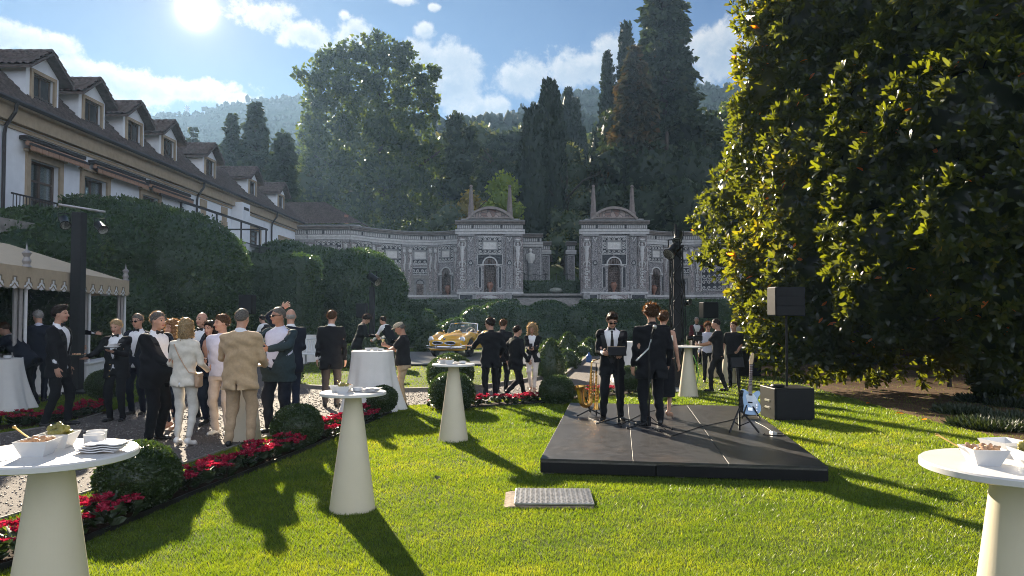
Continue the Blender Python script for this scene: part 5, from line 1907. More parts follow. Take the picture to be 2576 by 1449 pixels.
hb('chimney_shaft', (X0 + 0.35, 45.8, 6.9), (0.7, 1.3, 3.3), M_plaster, bev=0.02)
hb('vent_grille', (X0 + 0.705, 45.8, 8.2), (0.02, 0.9, 0.18), M_gutter)


def pantiles(name, corners, nu, nv, parent, origin):
 """tiled slope between 4 corners (eave a, eave b, ridge b, ridge a): rounded columns and stepped rows"""
 a, b, c, d = [np.array(p, float) - np.array(origin) for p in corners]
 nrm = np.cross(b - a, d - a)
 nrm /= np.linalg.norm(nrm)
 if nrm[2] < 0:
  nrm = -nrm
 s = 4
 u = np.linspace(0, 1, nu * s + 1)
 V = []
 for r in range(nv):
  for e in (0, 1):
   v = (r + e * 0.999) / nv
   lift = 0.05 * (1 - e)
   P = (a + (b - a) * u[:, None]) * (1 - v) + (d + (c - d) * u[:, None]) * v
   hgt = 0.035 * np.cos(2 * np.pi * u * nu + 0.2 * math.sin(r * 3.1)) + lift + 0.008 * NR.normal(size=len(u))
   V.append(P + nrm * hgt[:, None])
 V = np.array(V)
 k, w = V.shape[:2]
 i = (np.arange(k - 1)[:, None] * w + np.arange(w - 1)[None]).ravel()
 o = np_mesh(name, V.reshape(-1, 3), np.stack([i, i + 1, i + w + 1, i + w], 1), M_tile, parent, smooth=True)
 return tag(o, kind='stuff')


ZT = 11.15
pantiles('roof_tile', [(X0 + 0.45, 16, ZE + 0.1), (X0 + 0.45, 59.3, ZE + 0.1), (X0 - 1.7, 59.3, ZT), (X0 - 1.7, 16, ZT)], 170, 9, house, HO)
pantiles('roof_tile', [(X0 - 1.7, 16, ZT), (X0 - 1.7, 59.3, ZT), (X0 - 6, 59.3, ZT + 0.35), (X0 - 6, 16, ZT + 0.35)], 60, 3, house, HO)
hb('roof_core', (X0 - 4.5, 37.7, (ZE + ZT) / 2), (5.0, 43.0, ZT - ZE - 0.1), M_tile)
for i, px in enumerate((100, 226, 332, 420, 525, 633, 705)):
 y = 17.25 * FPX / (1288 - px)
 w, h = 1.9, 1.7
 xf = X0 - 0.1
 z0 = ZE + 0.15
 m = MB()
 m.box(Vector((xf - 0.1, y - w / 2 + 0.17, z0 + h / 2)) - HO, (0.2, 0.34, h))
 m.box(Vector((xf - 0.1, y + w / 2 - 0.17, z0 + h / 2)) - HO, (0.2, 0.34, h))
 m.box(Vector((xf - 0.1, y, z0 + h - 0.12)) - HO, (0.198, w - 0.68, 0.24))
 # gable and cheeks
 za, zp = z0 + h, z0 + h + 0.62
 q = [Vector(p) - HO for p in ((xf, y - w / 2, za), (xf, y + w / 2, za), (xf, y, zp), (xf - 0.2, y - w / 2, za), (xf - 0.2, y + w / 2, za), (xf - 0.2, y, zp))]
 m.add(q, [(0, 1, 2), (3, 5, 4), (0, 2, 5, 3), (1, 4, 5, 2), (0, 3, 4, 1)])
 for s in (-1, 1):
  m.box(Vector((xf - 1.2, y + s * (w / 2 - 0.05), z0 + h / 2)) - HO, (2.0, 0.1, h))
 dm = m.build('dormer', M_plaster, house)
 f = MB()
 a, b, c, d = y - w / 2 + 0.34, y + w / 2 - 0.34, z0, z0 + h - 0.24
 f.box(Vector((xf + 0.03, a - 0.06, (c + d) / 2)) - HO, (0.08, 0.13, d - c))
 f.box(Vector((xf + 0.03, b + 0.06, (c + d) / 2)) - HO, (0.08, 0.13, d - c))
 f.box(Vector((xf + 0.03, y, d + 0.06)) - HO, (0.082, b - a + 0.26, 0.13))
 f.build('window_frame', M_ochre, dm)
 f = MB()
 for yy in (a + 0.04, y, b - 0.04):
  f.box(Vector((xf - 0.12, yy, (c + d) / 2)) - HO, (0.05, 0.08, d - c))
 for zz in (c + 0.05, c + (d - c) * 0.45, d - 0.04):
  f.box(Vector((xf - 0.12, y, zz)) - HO, (0.045, b - a, 0.07))
 f.build('sash', M_wood, dm)
 hb('pane', (xf - 0.14, y, (c + d) / 2), (0.012, b - a, d - c), M_pane, dm)
 if i < 5:
  f = MB()
  f.box(Vector((xf - 0.02, y, c + 0.62)) - HO, (0.03, b - a, 0.03))
  for q_ in range(9):
   f.box(Vector((xf - 0.02, a + (q_ + 0.5) * (b - a) / 9, c + 0.3)) - HO, (0.02, 0.02, 0.6))
  f.build('window_rail', M_gutter, dm)
 # gable roof
 ov = 0.32
 for s in (-1, 1):
  e = [(xf + 0.4, y + s * (w / 2 + ov), za - 0.19), (xf - 2.6, y + s * (w / 2 + ov), za - 0.19), (xf - 2.6, y, zp + 0.06), (xf + 0.4, y, zp + 0.06)]
  t = MB()
  q = [Vector(p) - HO for p in e] + [Vector(p) - HO - Vector((0, 0, 0.1)) for p in e]
  t.add(q, [(0, 1, 2, 3), (4, 7, 6, 5), (0, 4, 5, 1), (1, 5, 6, 2), (2, 6, 7, 3), (3, 7, 4, 0)])
  t.build('dormer_roof', M_tile, dm)
  pantiles('dormer_tile', [Vector(e[0]) + Vector((0, 0, 0.03)), Vector(e[1]) + Vector((0, 0, 0.03)), Vector(e[2]) + Vector((0, 0, 0.03)), Vector(e[3]) + Vector((0, 0, 0.03))], 12, 5, dm, HO)
 r = MB()
 for q_ in range(8):
  x = xf + 0.35 - q_ * 0.37
  r.tube([Vector((x, y, zp + 0.1)) - HO, Vector((x - 0.4, y, zp + 0.075)) - HO], 0.1, 6)
 r.build('ridge_tile', M_tile, dm)

# annex roof at the far end
an = empty('tiled_annex', (-16.5, 64, 2.4), 'low annex with red tiled hip roof behind the left wing', 'house')
MB().box((0, 0, 3.3), (7.6, 5.5, 6.7)).build('wall', M_plaster, an)
ao = Vector(an.location)
pantiles('roof_tile', [(-21, 60.8, 9.0), (-12.4, 60.8, 9.1), (-16.5, 64.5, 11.4), (-19.5, 64.5, 11.4)], 36, 12, an, ao)
pantiles('roof_tile', [(-12.4, 60.8, 9.1), (-12.4, 68, 9.1), (-16.5, 64.6, 11.4), (-16.5, 64.5, 11.4)], 30, 12, an, ao)
MB().box((2.6, -2.1, 7.2), (0.3, 0.3, 0.7)).build('chimney', M_terra, an)

# awnings on the facade
for i, (ya, yb, lab) in enumerate(((25.6, 29.2, 'rolled orange awning over the nearest tall window'), (29.8, 34.0, 'rolled orange awning over the second window'), (34.4, 38.8, 'rolled orange awning above the terrace frame'))):
 aw = empty('awning', (X0, (ya + yb) / 2, 7.85), lab, 'awning', 'rolled awnings on the house')
 l = yb - ya
 MB().box((0.16, 0, 0.08), (0.3, l, 0.14), bev=0.02).build('cassette', M_gutter, aw)
 MB().tube([(0.26, -l / 2 + 0.1, -0.1), (0.26, l / 2 - 0.1, -0.1)], 0.09, 8).build('rolled_fabric', M_orange, aw)
 MB().box((0.42, 0, -0.16), (0.07, l, 0.09)).build('front_bar', M_gutter, aw)
 v = MB()
 n = int(l / 0.3)
 for q in range(n):
  y = -l / 2 + (q + 0.5) * l / n
  v.box((0.43, y, -0.28), (0.012, l / n * 0.94, 0.17))
 v.build('valance', M_orange, aw)
 MB().tube([(0.1, -l / 2 + 0.3, 0), (0.3, -l / 2 + 0.5, -0.05), (0.42, -l / 2 + 0.3, -0.14)], 0.025, 5).build('arm', M_gutter, aw)

# house terrace with rail and pergola frame
MB().box((-15.6, 31, 2.2), (3.6, 30, 4.4)).build('house_terrace', M_stone)['kind'] = 'structure'
pf = empty('pergola_frame', (-14.1, 36, 4.4), 'dark metal frame standing along the house terrace', 'frame')
MB().box((0, 0, 2.15), (0.08, 13, 0.1)).build('beam', M_gutter, pf)
for y in (-4.6, -0.8, 2.4, 5.2, 6.3):
 MB().box((0, y, 1.05), (0.07, 0.07, 2.1)).build('post', M_gutter, pf)
MB().box((-1.4, 6.3, 2.15), (2.8, 0.08, 0.08)).build('beam', M_gutter, pf)
for (x, ya, yb, z, lab) in ((-13.8, 33, 42.4, 4.4, 'iron railing at the far end of the house terrace'), (-15.9, 23.4, 27.6, 4.6, 'iron railing before the tall house window')):
 rl = empty('iron_railing', (x, (ya + yb) / 2, z), lab, 'railing')
 l = yb - ya
 MB().box((0, 0, 1.02), (0.05, l, 0.05)).build('top_rail', M_gutter, rl)
 MB().box((0, 0, 0.12), (0.04, l, 0.04)).build('bottom_rail', M_gutter, rl)
 n = int(l / 0.16)
 b0 = MB().box((0, 0, 0.57), (0.02, 0.02, 0.9)).build('baluster', M_gutter, rl)
 for q in range(n):
  o = b0 if q == 0 else b0.copy()
  if q:
   COL.objects.link(o)
   o.parent = rl
  o.location = (0, -l / 2 + (q + 0.5) * l / n, 0)

# ================================================================ the canopy on the left
M_canvas = pmat('beige_canvas', (0.42, 0.32, 0.2), 0.9, var=0.06, scale=8, sheen=0.2)
M_trim = pmat('valance_white', (0.68, 0.68, 0.68), 0.9, var=0.04)
M_braid = pmat('valance_braid', (0.24, 0.2, 0.14), 0.9, var=0.05)
M_pole = pmat('grey_pole', (0.3, 0.28, 0.27), 0.5, 0.2, var=0.08)
C0, C1 = Vector((-8.7, 10.4)), Vector((-11.1, 21.4))
u = (C1 - C0).normalized()
LEN = (C1 - C0).length
can = empty('canopy', (C0.x, C0.y, 0), 'beige garden canopy with scalloped valance and dark open bays', 'canopy')
ang = math.atan2(u.y, u.x)
can.rotation_euler.z = ang  # local x runs along the front, local y points away from the lawn
ZV0, ZV1, DP = 2.3, 2.72, 4.2
m = MB()
rz = 3.5
pts = [(0, 0, ZV1), (LEN, 0, ZV1), (LEN, DP, ZV1), (0, DP, ZV1), (1.0, DP * 0.45, rz), (LEN - 3.0, DP * 0.45, rz)]
m.add(pts, [(0, 1, 5, 4), (1, 2, 5), (2, 3, 4, 5), (3, 0, 4)])
m.build('roof', M_canvas, can)


def valance(ax, length, y0, name):
 m, w, br = MB(), MB(), MB()
 n = int(round(length / 0.62))
 st = length / n
 T = Matrix.Identity(4) if ax == 'x' else Matrix.Translation((LEN, 0, 0)) @ Matrix.Rotation(math.pi / 2, 4, 'Z')
 for i in range(n):
  x = i * st
  bot = [(x + st * t, ZV0 + 0.10 - 0.10 * math.sin(math.pi * t) ** 0.7) for t in np.linspace(0, 1, 9)]
  m.prism([(x, ZV1 + 0.02)] + bot + [(x + st, ZV1 + 0.02)], 0.015, T @ Matrix.Translation((0, y0, 0)))
  br.tube([(a, y0 - 0.012, b) for a, b in bot], 0.014, 5, M=T)
  c = x
  if i:
   w.prism([(c - 0.19, ZV0 + 0.03), (c - 0.13, ZV0 + 0.12), (c - 0.06, ZV0 + 0.13), (c - 0.06, ZV0 + 0.21), (c + 0.06, ZV0 + 0.21), (c + 0.06, ZV0 + 0.13), (c + 0.13, ZV0 + 0.12), (c + 0.19, ZV0 + 0.03), (c, ZV0 - 0.01)], 0.012, T @ Matrix.Translation((0, y0 - 0.012, 0)))
   br.tube([(c - 0.17, y0 - 0.016, ZV0 + 0.08), (c - 0.13, y0 - 0.016, ZV0 + 0.14), (c - 0.075, y0 - 0.016, ZV0 + 0.15), (c - 0.075, y0 - 0.016, ZV0 + 0.23), (c + 0.075, y0 - 0.016, ZV0 + 0.23), (c + 0.075, y0 - 0.016, ZV0 + 0.15), (c + 0.13, y0 - 0.016, ZV0 + 0.14), (c + 0.17, y0 - 0.016, ZV0 + 0.08)], 0.012, 4, M=T)
 v = m.build('valance', M_canvas, can)
 w.build('valance_insert', M_trim, v)
 br.build('braid', M_braid, v)


valance('x', LEN, -0.02, 'front')
valance('y', DP, -0.02, 'side')
for x in (0.1, 4.5, 8.2, LEN - 0.12):
 for dx, r, mm in ((0, 0.035, M_trim), (0.12, 0.045, M_pole), (0.24, 0.045, M_pole)):
  MB().cyl((x - dx, 0.06 + dx * 0.4, 0), (x - dx, 0.06 + dx * 0.4, ZV1 - 0.02), r, n=8).build('post', mm, can)
 if x > 8.1 and x < LEN - 1 or x < 1:
  continue
 MB().lathe([(0.10, 0), (0.06, 0.05), (0.085, 0.12), (0.05, 0.2), (0.09, 0.28), (0.025, 0.34), (0.0, 0.5)], (x - 0.1, 0.02, ZV1 + 0.02), 10).build('finial', M_pole, can, True)
MB().box((LEN - 1.75, 0.12, 0.31), (3.3, 0.3, 0.5), bev=0.02).build('low_wall', M_trim, can)
MB().box((LEN - 1.75, 0.12, 0.58), (3.4, 0.4, 0.05), bev=0.01).build('wall_cap', M_trim, can)
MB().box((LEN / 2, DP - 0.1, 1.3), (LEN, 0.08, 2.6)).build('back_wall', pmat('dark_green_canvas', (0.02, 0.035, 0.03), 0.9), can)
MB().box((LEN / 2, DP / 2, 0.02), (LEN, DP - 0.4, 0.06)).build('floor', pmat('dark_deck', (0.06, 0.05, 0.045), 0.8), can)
# ================================================================ solid shapes from distance fields

def surfnet(f, lo, hi, h):
 """surface of f < 0 on a grid of step h (surface nets)"""
 lo, hi = np.array(lo, float), np.array(hi, float)
 n = np.maximum(np.ceil((hi - lo) / h).astype(int) + 1, 3)
 ax = [lo[i] + h * np.arange(n[i]) for i in range(3)]
 X, Y, Z = np.meshgrid(*ax, indexing='ij')
 v = f(np.stack([X, Y, Z], -1).astype(np.float32)).astype(np.float32)
 s = v < 0
 c = [v[i:n[0] - 1 + i, j:n[1] - 1 + j, k:n[2] - 1 + k] for i in (0, 1) for j in (0, 1) for k in (0, 1)]
 cs = np.stack([q < 0 for q in c])
 act = cs.any(0) & ~cs.all(0)
 idx = -np.ones(act.shape, int)
 idx[act] = np.arange(act.sum())
 off = np.array([(i, j, k) for i in (0, 1) for j in (0, 1) for k in (0, 1)], float)
 vals = np.stack([q[act] for q in c], 1)
 acc, cnt = np.zeros((len(vals), 3)), np.zeros(len(vals))
 for a in range(8):
  for b in range(a + 1, 8):
   if np.abs(off[a] - off[b]).sum() == 1:
    va, vb = vals[:, a], vals[:, b]
    m = (va < 0) != (vb < 0)
    t = np.where(m, va / np.where(m, va - vb, 1), 0)
    acc += np.where(m[:, None], off[a] + (off[b] - off[a]) * t[:, None], 0)
    cnt += m
 V = lo + (np.argwhere(act) + acc / np.maximum(cnt, 1)[:, None]) * h
 F = []
 for d in range(3):
  e1, e2 = (d + 1) % 3, (d + 2) % 3
  sl0, sl1 = [slice(None)] * 3, [slice(None)] * 3
  sl0[d], sl1[d] = slice(0, -1), slice(1, None)
  a, b = s[tuple(sl0)], s[tuple(sl1)]
  ch = np.argwhere(a != b)
  ok = (ch[:, e1] > 0) & (ch[:, e2] > 0) & (ch[:, e1] < n[e1] - 1) & (ch[:, e2] < n[e2] - 1)
  ch = ch[ok]
  if not len(ch):
   continue
  sg = a[tuple(ch.T)]
  q = []
  for (p1, p2) in ((1, 1), (0, 1), (0, 0), (1, 0)):
   k = ch.copy()
   k[:, e1] -= p1
   k[:, e2] -= p2
   q.append(idx[tuple(k.T)])
  q = np.stack(q, 1)
  q[~sg] = q[~sg][:, ::-1]
  F.append(q)
 F = np.concatenate(F) if F else np.zeros((0, 4), int)
 return V, F[(F >= 0).all(1)]


def smin(a, b, k):
 h = np.clip(0.5 + 0.5 * (b - a) / k, 0, 1)
 return b * (1 - h) + a * h - k * h * (1 - h)


def rc(p, a, b, ra, rb):
 a, b = np.asarray(a, np.float32), np.asarray(b, np.float32)
 ba = b - a
 t = np.clip(((p - a) @ ba) / max(float(ba @ ba), 1e-9), 0, 1)
 return np.linalg.norm(p - a - t[..., None] * ba, axis=-1) - (ra + (rb - ra) * t)


def ell(p, c, r, R=None):
 q = p - np.asarray(c, np.float32)
 if R is not None:
  q = q @ R
 r = np.asarray(r, np.float32)
 k0 = np.linalg.norm(q / r, axis=-1)
 k1 = np.linalg.norm(q / (r * r), axis=-1)
 return k0 * (k0 - 1) / np.maximum(k1, 1e-6)


def rot(ax, a):
 return np.array(Matrix.Rotation(a, 3, ax))


def chain(pts, rs):
 def f(p):
  d = None
  for i in range(len(pts) - 1):
   e = rc(p, pts[i], pts[i + 1], rs[i], rs[i + 1])
   d = e if d is None else np.minimum(d, e)
  return d
 return f


def ik(a, t, l1, l2, pole):
 a, t, pole = np.array(a, float), np.array(t, float), np.array(pole, float)
 d = t - a
 L_ = np.linalg.norm(d)
 if L_ > (l1 + l2) * 0.995:
  t = a + d / L_ * (l1 + l2) * 0.995
  d = t - a
  L_ = np.linalg.norm(d)
 n = d / L_
 x = (l1 * l1 - l2 * l2 + L_ * L_) / (2 * L_)
 hgt = math.sqrt(max(l1 * l1 - x * x, 0))
 q = pole - n * (pole @ n)
 q /= max(np.linalg.norm(q), 1e-6)
 return a + n * x + q * hgt, t


# ================================================================ cloth and skin
def C(*a, **k):
 k.setdefault('spec', 0.12)
 return pmat(*a, **k)


M_black = C('black_wool', (0.009, 0.0095, 0.012), 0.85, var=0.25, scale=30, sheen=0.03)
M_black2 = C('black_cotton', (0.016, 0.016, 0.018), 0.9, var=0.2, scale=30, sheen=0.03)
M_navy = C('navy_wool', (0.014, 0.02, 0.036), 0.85, var=0.2, scale=30, sheen=0.03)
M_dnavy = C('dark_navy_wool', (0.011, 0.014, 0.024), 0.85, var=0.2, scale=30, sheen=0.03)
M_teal = C('teal_wool', (0.026, 0.042, 0.05), 0.85, var=0.15, scale=30, sheen=0.03)
M_tan = C('tan_linen', (0.44, 0.31, 0.185), 0.85, var=0.1, scale=25, sheen=0.2)
M_tan2 = C('tan_trouser', (0.39, 0.275, 0.17), 0.85, var=0.1, scale=25, sheen=0.2)
M_cream = C('cream_wool', (0.62, 0.57, 0.49), 0.85, var=0.06, scale=25, sheen=0.2)
M_creamt = C('cream_trouser', (0.56, 0.53, 0.48), 0.85, var=0.06, scale=25)
M_rose = C('pale_rose_cloth', (0.54, 0.46, 0.41), 0.85, var=0.06, scale=25)
M_wtrou = C('white_trouser', (0.68, 0.62, 0.57), 0.85, var=0.06, scale=25)
M_shirt = C('white_shirt', (0.74, 0.74, 0.76), 0.8, var=0.04, scale=25)
M_lshirt = C('lavender_shirt', (0.55, 0.55, 0.66), 0.8, var=0.05, scale=25)
M_khaki = C('khaki_cotton', (0.42, 0.31, 0.2), 0.85, var=0.1, scale=25)
M_greyt = C('grey_trouser', (0.075, 0.062, 0.058), 0.85, var=0.15, scale=30)
M_maroon = C('maroon_wool', (0.09, 0.012, 0.018), 0.8, var=0.15, scale=25)
M_satin = C('black_satin', (0.008, 0.008, 0.009), 0.35, spec=0.4)
M_shoe = C('black_leather', (0.012, 0.011, 0.011), 0.3, spec=0.4, var=0.2)
M_bshoe = C('brown_leather', (0.07, 0.035, 0.02), 0.4, spec=0.4, var=0.2)
M_wshoe = C('white_leather', (0.7, 0.68, 0.65), 0.35, spec=0.4)
M_nude = C('nude_leather', (0.42, 0.24, 0.16), 0.4, spec=0.4)
M_skin = C('skin', (0.46, 0.255, 0.175), 0.5, spec=0.4, var=0.08, scale=40)
M_skin2 = C('tanned_skin', (0.36, 0.185, 0.12), 0.5, spec=0.4, var=0.08, scale=40)
M_hdark = C('dark_hair', (0.018, 0.012, 0.009), 0.45, var=0.4, scale=60)
M_hbrown = C('brown_hair', (0.06, 0.034, 0.018), 0.45, var=0.4, scale=60)
M_hblond = C('blonde_hair', (0.3, 0.215, 0.115), 0.5, var=0.3, scale=60)
M_hginger = C('ginger_hair', (0.24, 0.13, 0.06), 0.5, var=0.3, scale=60)
M_hgrey = C('grey_hair', (0.28, 0.265, 0.25), 0.5, var=0.3, scale=60)
M_hsalt = C('greying_hair', (0.11, 0.1, 0.09), 0.5, var=0.4, scale=60)
M_lens = C('dark_lens', (0.006, 0.006, 0.007), 0.08, spec=0.4)
M_lip = C('lip', (0.36, 0.13, 0.11), 0.5)
M_eye = C('eye', (0.02, 0.015, 0.012), 0.2, spec=0.4)
M_gold_m = C('gilt_metal', (0.75, 0.5, 0.16), 0.28, 1.0, spec=0.4, var=0.05)
STRAND = {}


def strandmat(m):
 col = {'dark_hair': (0.018, 0.012, 0.009), 'brown_hair': (0.06, 0.034, 0.018), 'blonde_hair': (0.3, 0.22, 0.125), 'ginger_hair': (0.24, 0.135, 0.065), 'grey_hair': (0.28, 0.265, 0.25), 'greying_hair': (0.11, 0.1, 0.09)}[m.name]
 t = (3.2, 2.2, 1.3) if max(col) < 0.2 else (1.4, 1.25, 1.0)
 return leafmat(m.name + '_strand', [(0, tuple(c * 0.6 for c in col)), (0.6, col), (1, tuple(min(1, c * 1.7) for c in col))], 0.45, 0.4, t, 0.4)


M_cap = C('tweed_cap', (0.36, 0.32, 0.24), 0.9, var=0.25, scale=60)

J_MALE = dict(z=(-.20, -.10, .0, .12, .27, .40, .485, .53, .565), w=(.212, .205, .195, .182, .196, .212, .205, .135, .07), d=(.145, .145, .138, .124, .134, .142, .122, .092, .07), y=(.0, .0, .0, .0, .008, .008, .0, -.005, -.01))
J_FEM = dict(z=(-.20, -.10, .0, .12, .27, .40, .475, .515, .55), w=(.205, .196, .168, .142, .165, .178, .170, .11, .06), d=(.148, .142, .122, .104, .126, .132, .105, .08, .062), y=(.0, .0, .0, .0, .015, .02, .0, -.005, -.01))
ALL_HANDS = {}


def person(label, px, fy, ty, yaw, d=None, h=None, group=None, female=False, belly=0.0, wide=1.0, lean=0.0, twist=0.0, head=(0, 0), arms=(None, None), feet=None,
   jacket=None, open_=0.30, btn=0.10, shirt=None, top=None, sleeve='long', trousers=None, tw=1.0, dress=None, dress_len=0.45, shoes=None, heel=False, hair=(None, 'short'), skin=None, bow=None, tie=None,
   glasses=None, cap=None, buttons=None, hem=-.20, vox=None, hands=('relax', 'relax'), lapel=True, vest=None, x_off=0.0, z0=0.0, collar=True):
 """one standing figure; local +y is the way it faces (yaw 0 = away from the camera, degrees, positive = to its left)
 px, fy, ty: where its feet and the top of its head are seen"""
 if d is None:
  g = gp(px, fy, z0)
  d = g.y
 else:
  g = at(px, YH, d)
 H = h if h else at(px, ty, d).z - z0
 base = Vector((at(px, YH, d).x, d, z0 + float(lawn_z(g.x, d))))
 S = H / (1.75 + (0.045 if heel else 0) + (0.02 if hair[1] in ('curly', 'curlylong') else 0.0) - (0.02 if lean > 0.1 else 0))
 P_ = J_FEM if female else J_MALE
 skin = skin or M_skin
 vox = vox or (0.018 if d < 12 else 0.023 if d < 18 else 0.031)
 lift = 0.045 if heel else 0.0
 sep = 0.085 if female else 0.105
 feet = feet or [(-sep, 0.0, 0, 12), (sep, 0.02, 0, -12)]
 hz = 0.93 + lift
 spread = max(abs(feet[0][0] - feet[1][0]), 2 * sep) / 2 - sep
 stride = abs(feet[0][1] - feet[1][1]) / 2
 hz -= 0.5 * (spread ** 2 + stride ** 2)
 PEL = np.array([(feet[0][0] + feet[1][0]) / 2, (feet[0][1] + feet[1][1]) / 2 - math.sin(lean) * 0.12, hz])
 Rt = rot('Z', twist) @ rot('X', -lean)
 T = lambda v: PEL + Rt @ np.array(v, float)
 Rinv = Rt  # row vectors: q @ Rt is the inverse rotation
 shw = (0.165 if female else 0.19) * wide
 shz = 0.465 if female else 0.485
 nk = T((0, -0.01, 0.54 if female else 0.56))
 hy, hp = rad(head[0]), rad(head[1])
 Rh = rot('Z', twist) @ rot('X', -lean * 0.35) @ rot('Z', hy) @ rot('X', -hp)
 neck_top = nk + rot('Z', twist) @ rot('X', -lean * 0.6) @ np.array((0, 0.018, 0.06))
 HC_ = neck_top + Rh @ np.array((0, 0.022, 0.098))
 A = []
 for i, sx in enumerate((-1, 1)):
  sh = T((sx * shw, 0, shz))
  tgt = arms[i]
  if tgt is None:
   tgt = (sx * (0.27 if not female else 0.23) * wide, 0.02, 0.86 + lift)
   if lean > 0.25:
    tgt = tuple(T((sx * 0.2, 0.28, 0.2)))
  if len(tgt) == 4:
   pole = {'out': (sx, -0.1, -0.2), 'back': (0, -1, -0.3), 'down': (sx * 0.35, -0.5, -1)}[tgt[3]]
  else:
   pole = (sx * 0.35, -1, -0.25)
  el, wr = ik(sh, tgt[:3], 0.285, 0.255, pole)
  A.append((sh, el, wr))
 LG = []
 for i, sx in enumerate((-1, 1)):
  hip = PEL + np.array((sx * 0.092, 0, 0.0))
  fx, fy_, fl, toe = feet[i]
  ank = np.array((fx, fy_, 0.085 + fl + lift))
  kn, an = ik(hip, ank, 0.435, 0.425, (sx * 0.12, 1, 0))
  LG.append((hip, kn, an, toe, fl))
 ph = px * 0.37

 def prof(p, grow=0.0, z_lo=-.2, z_hi=.565, bel=True):
  q = (p - PEL.astype(np.float32)) @ Rt.astype(np.float32)
  z = q[..., 2]
  w = np.interp(z, P_['z'], P_['w']) * wide + grow
  dd = np.interp(z, P_['z'], P_['d']) + grow
  yo = np.interp(z, P_['z'], P_['y'])
  if belly and bel:
   bb = belly * np.exp(-((z - 0.06) / 0.17) ** 2)
   dd = dd + bb * 0.55
   yo = yo + bb * 0.5
   w = w + bb * 0.35
  e = 2.25
  r = ((np.abs(q[..., 0]) / w) ** e + (np.abs(q[..., 1] - yo) / dd) ** e) ** (1 / e)
  sd = (r - 1) * np.minimum(w, dd) * 0.95
  return np.maximum(np.maximum(sd, z_lo - z), z - z_hi), q

 def fold(p, amp=0.004):
  x, y, z = p[..., 0], p[..., 1], p[..., 2]
  return amp * (np.sin(17 * z + 9 * x + 2.5 * np.sin(11 * z + ph) + ph) * np.sin(14 * x - 11 * y + 2 * np.sin(9 * z)) + 0.6 * np.sin(38 * z + 14 * y + 2 * np.sin(13 * x + ph)))

 def arms_f(p, r, k=0.035, upto=1.0, cuff=True):
  d_ = None
  for (sh, el, wr) in A:
   w2 = el + (wr - el) * upto
   e = smin(rc(p, sh + np.array((0, 0, -0.01)), el, r[0], r[1]), rc(p, el, w2, r[1], r[2]), 0.015)
   d_ = e if d_ is None else np.minimum(d_, e)
  return d_

 def shoulders(p, s, r, k):
  for (sh, el, wr) in A:
   s = smin(s, rc(p, sh + np.array((0, 0, -0.01)), sh + (el - sh) * 0.42, r[0], r[0] * 0.58 + r[1] * 0.42), k)
  return s

 lo = np.minimum.reduce([a for t in A for a in t] + [PEL, nk]) - 0.2
 hi = np.maximum.reduce([a for t in A for a in t] + [PEL, nk]) + 0.2

 # ---- the body: one skin surface, kept just inside the clothes
 def fhead(p):
  q = ((p - HC_.astype(np.float32)) @ Rh.astype(np.float32))
  s = ell(q, (0, -0.012, 0.022), (0.074, 0.094, 0.095))
  s = smin(s, ell(q, (0, 0.03, -0.045), (0.052, 0.056, 0.068)), 0.045)
  s = smin(s, ell(q, (0, 0.066, -0.088), (0.026, 0.02, 0.02)), 0.025)
  s = smin(s, rc(q, (0, 0.084, 0.012), (0, 0.106, -0.028), 0.009, 0.0145), 0.012)
  for e in (-1, 1):
   s = smin(s, rc(q, (e * 0.052, 0.062, 0.03), (e * 0.012, 0.085, 0.028), 0.009, 0.009), 0.014)
   s = smin(s, ell(q, (e * 0.038, 0.06, -0.03), (0.018, 0.018, 0.018)), 0.02)
   s = np.maximum(s, -(np.linalg.norm(q - np.array((e * 0.033, 0.096, 0.009), np.float32), axis=-1) - 0.015))
   s = smin(s, ell(q, (e * 0.077, -0.008, -0.005), (0.011, 0.022, 0.034)), 0.006)
  s = smin(s, rc(q, (-0.018, 0.082, -0.058), (0.018, 0.082, -0.058), 0.007, 0.007), 0.008)
  s = smin(s, rc(p, nk + np.array((0, 0, -0.03)), neck_top + np.array((0, 0, 0.03)), 0.062 if not female else 0.05, 0.054 if not female else 0.044), 0.025)
  return s

 bits = []
 hv = 0.0095 if d < 13 else 0.014
 V, F = surfnet(fhead, np.minimum(HC_, nk) - 0.15, np.maximum(HC_, nk) + 0.155, hv)
 mi = np.zeros(len(F), int)
 fc = ((V[F].mean(1) - HC_) @ Rh)
 for e in (-1, 1):
  mi[(np.linalg.norm((fc - np.array((e * 0.033, 0.088, 0.008))) * [1, 0.6, 1.9], axis=1) < 0.013)] = 2
  mi[(np.abs(fc[:, 0] - e * 0.034) < 0.021) & (np.abs(fc[:, 2] - 0.035) < 0.0042) & (fc[:, 1] > 0.05)] = 3
 mi[(np.abs(fc[:, 0]) < 0.024) & (np.abs(fc[:, 2] + 0.058) < 0.008) & (fc[:, 1] > 0.06)] = 1
 bits.append((V, F, mi))

 def fbody(p):
  s, _ = prof(p, -0.02, -0.1, 0.56, False)
  rr = (0.05, 0.042, 0.029) if not female else (0.04, 0.034, 0.024)
  s = smin(s, arms_f(p, rr), 0.04)
  for (hip, kn, an, toe, fl) in LG:
   rr = (0.075, 0.05, 0.033) if not female else (0.078, 0.047, 0.03)
   s = smin(s, smin(rc(p, hip, kn, rr[0], rr[1]), rc(p, kn, an, rr[1] * 1.02, rr[2]), 0.02), 0.02)
  s = smin(s, rc(p, T((0, 0, 0.45)), nk + np.array((0, 0, 0.02)), 0.07, 0.052), 0.05)
  return s

 lo2 = np.minimum(lo, np.minimum.reduce([q for l in LG for q in l[:3]]) - 0.12)
 hi2 = np.maximum(hi, np.maximum.reduce([q for l in LG for q in l[:3]]) + 0.12)
 bv = 0.016 if (sleeve != 'long' or dress or top == 'bare') else 0.034
 V, F = surfnet(fbody, lo2, hi2, bv)
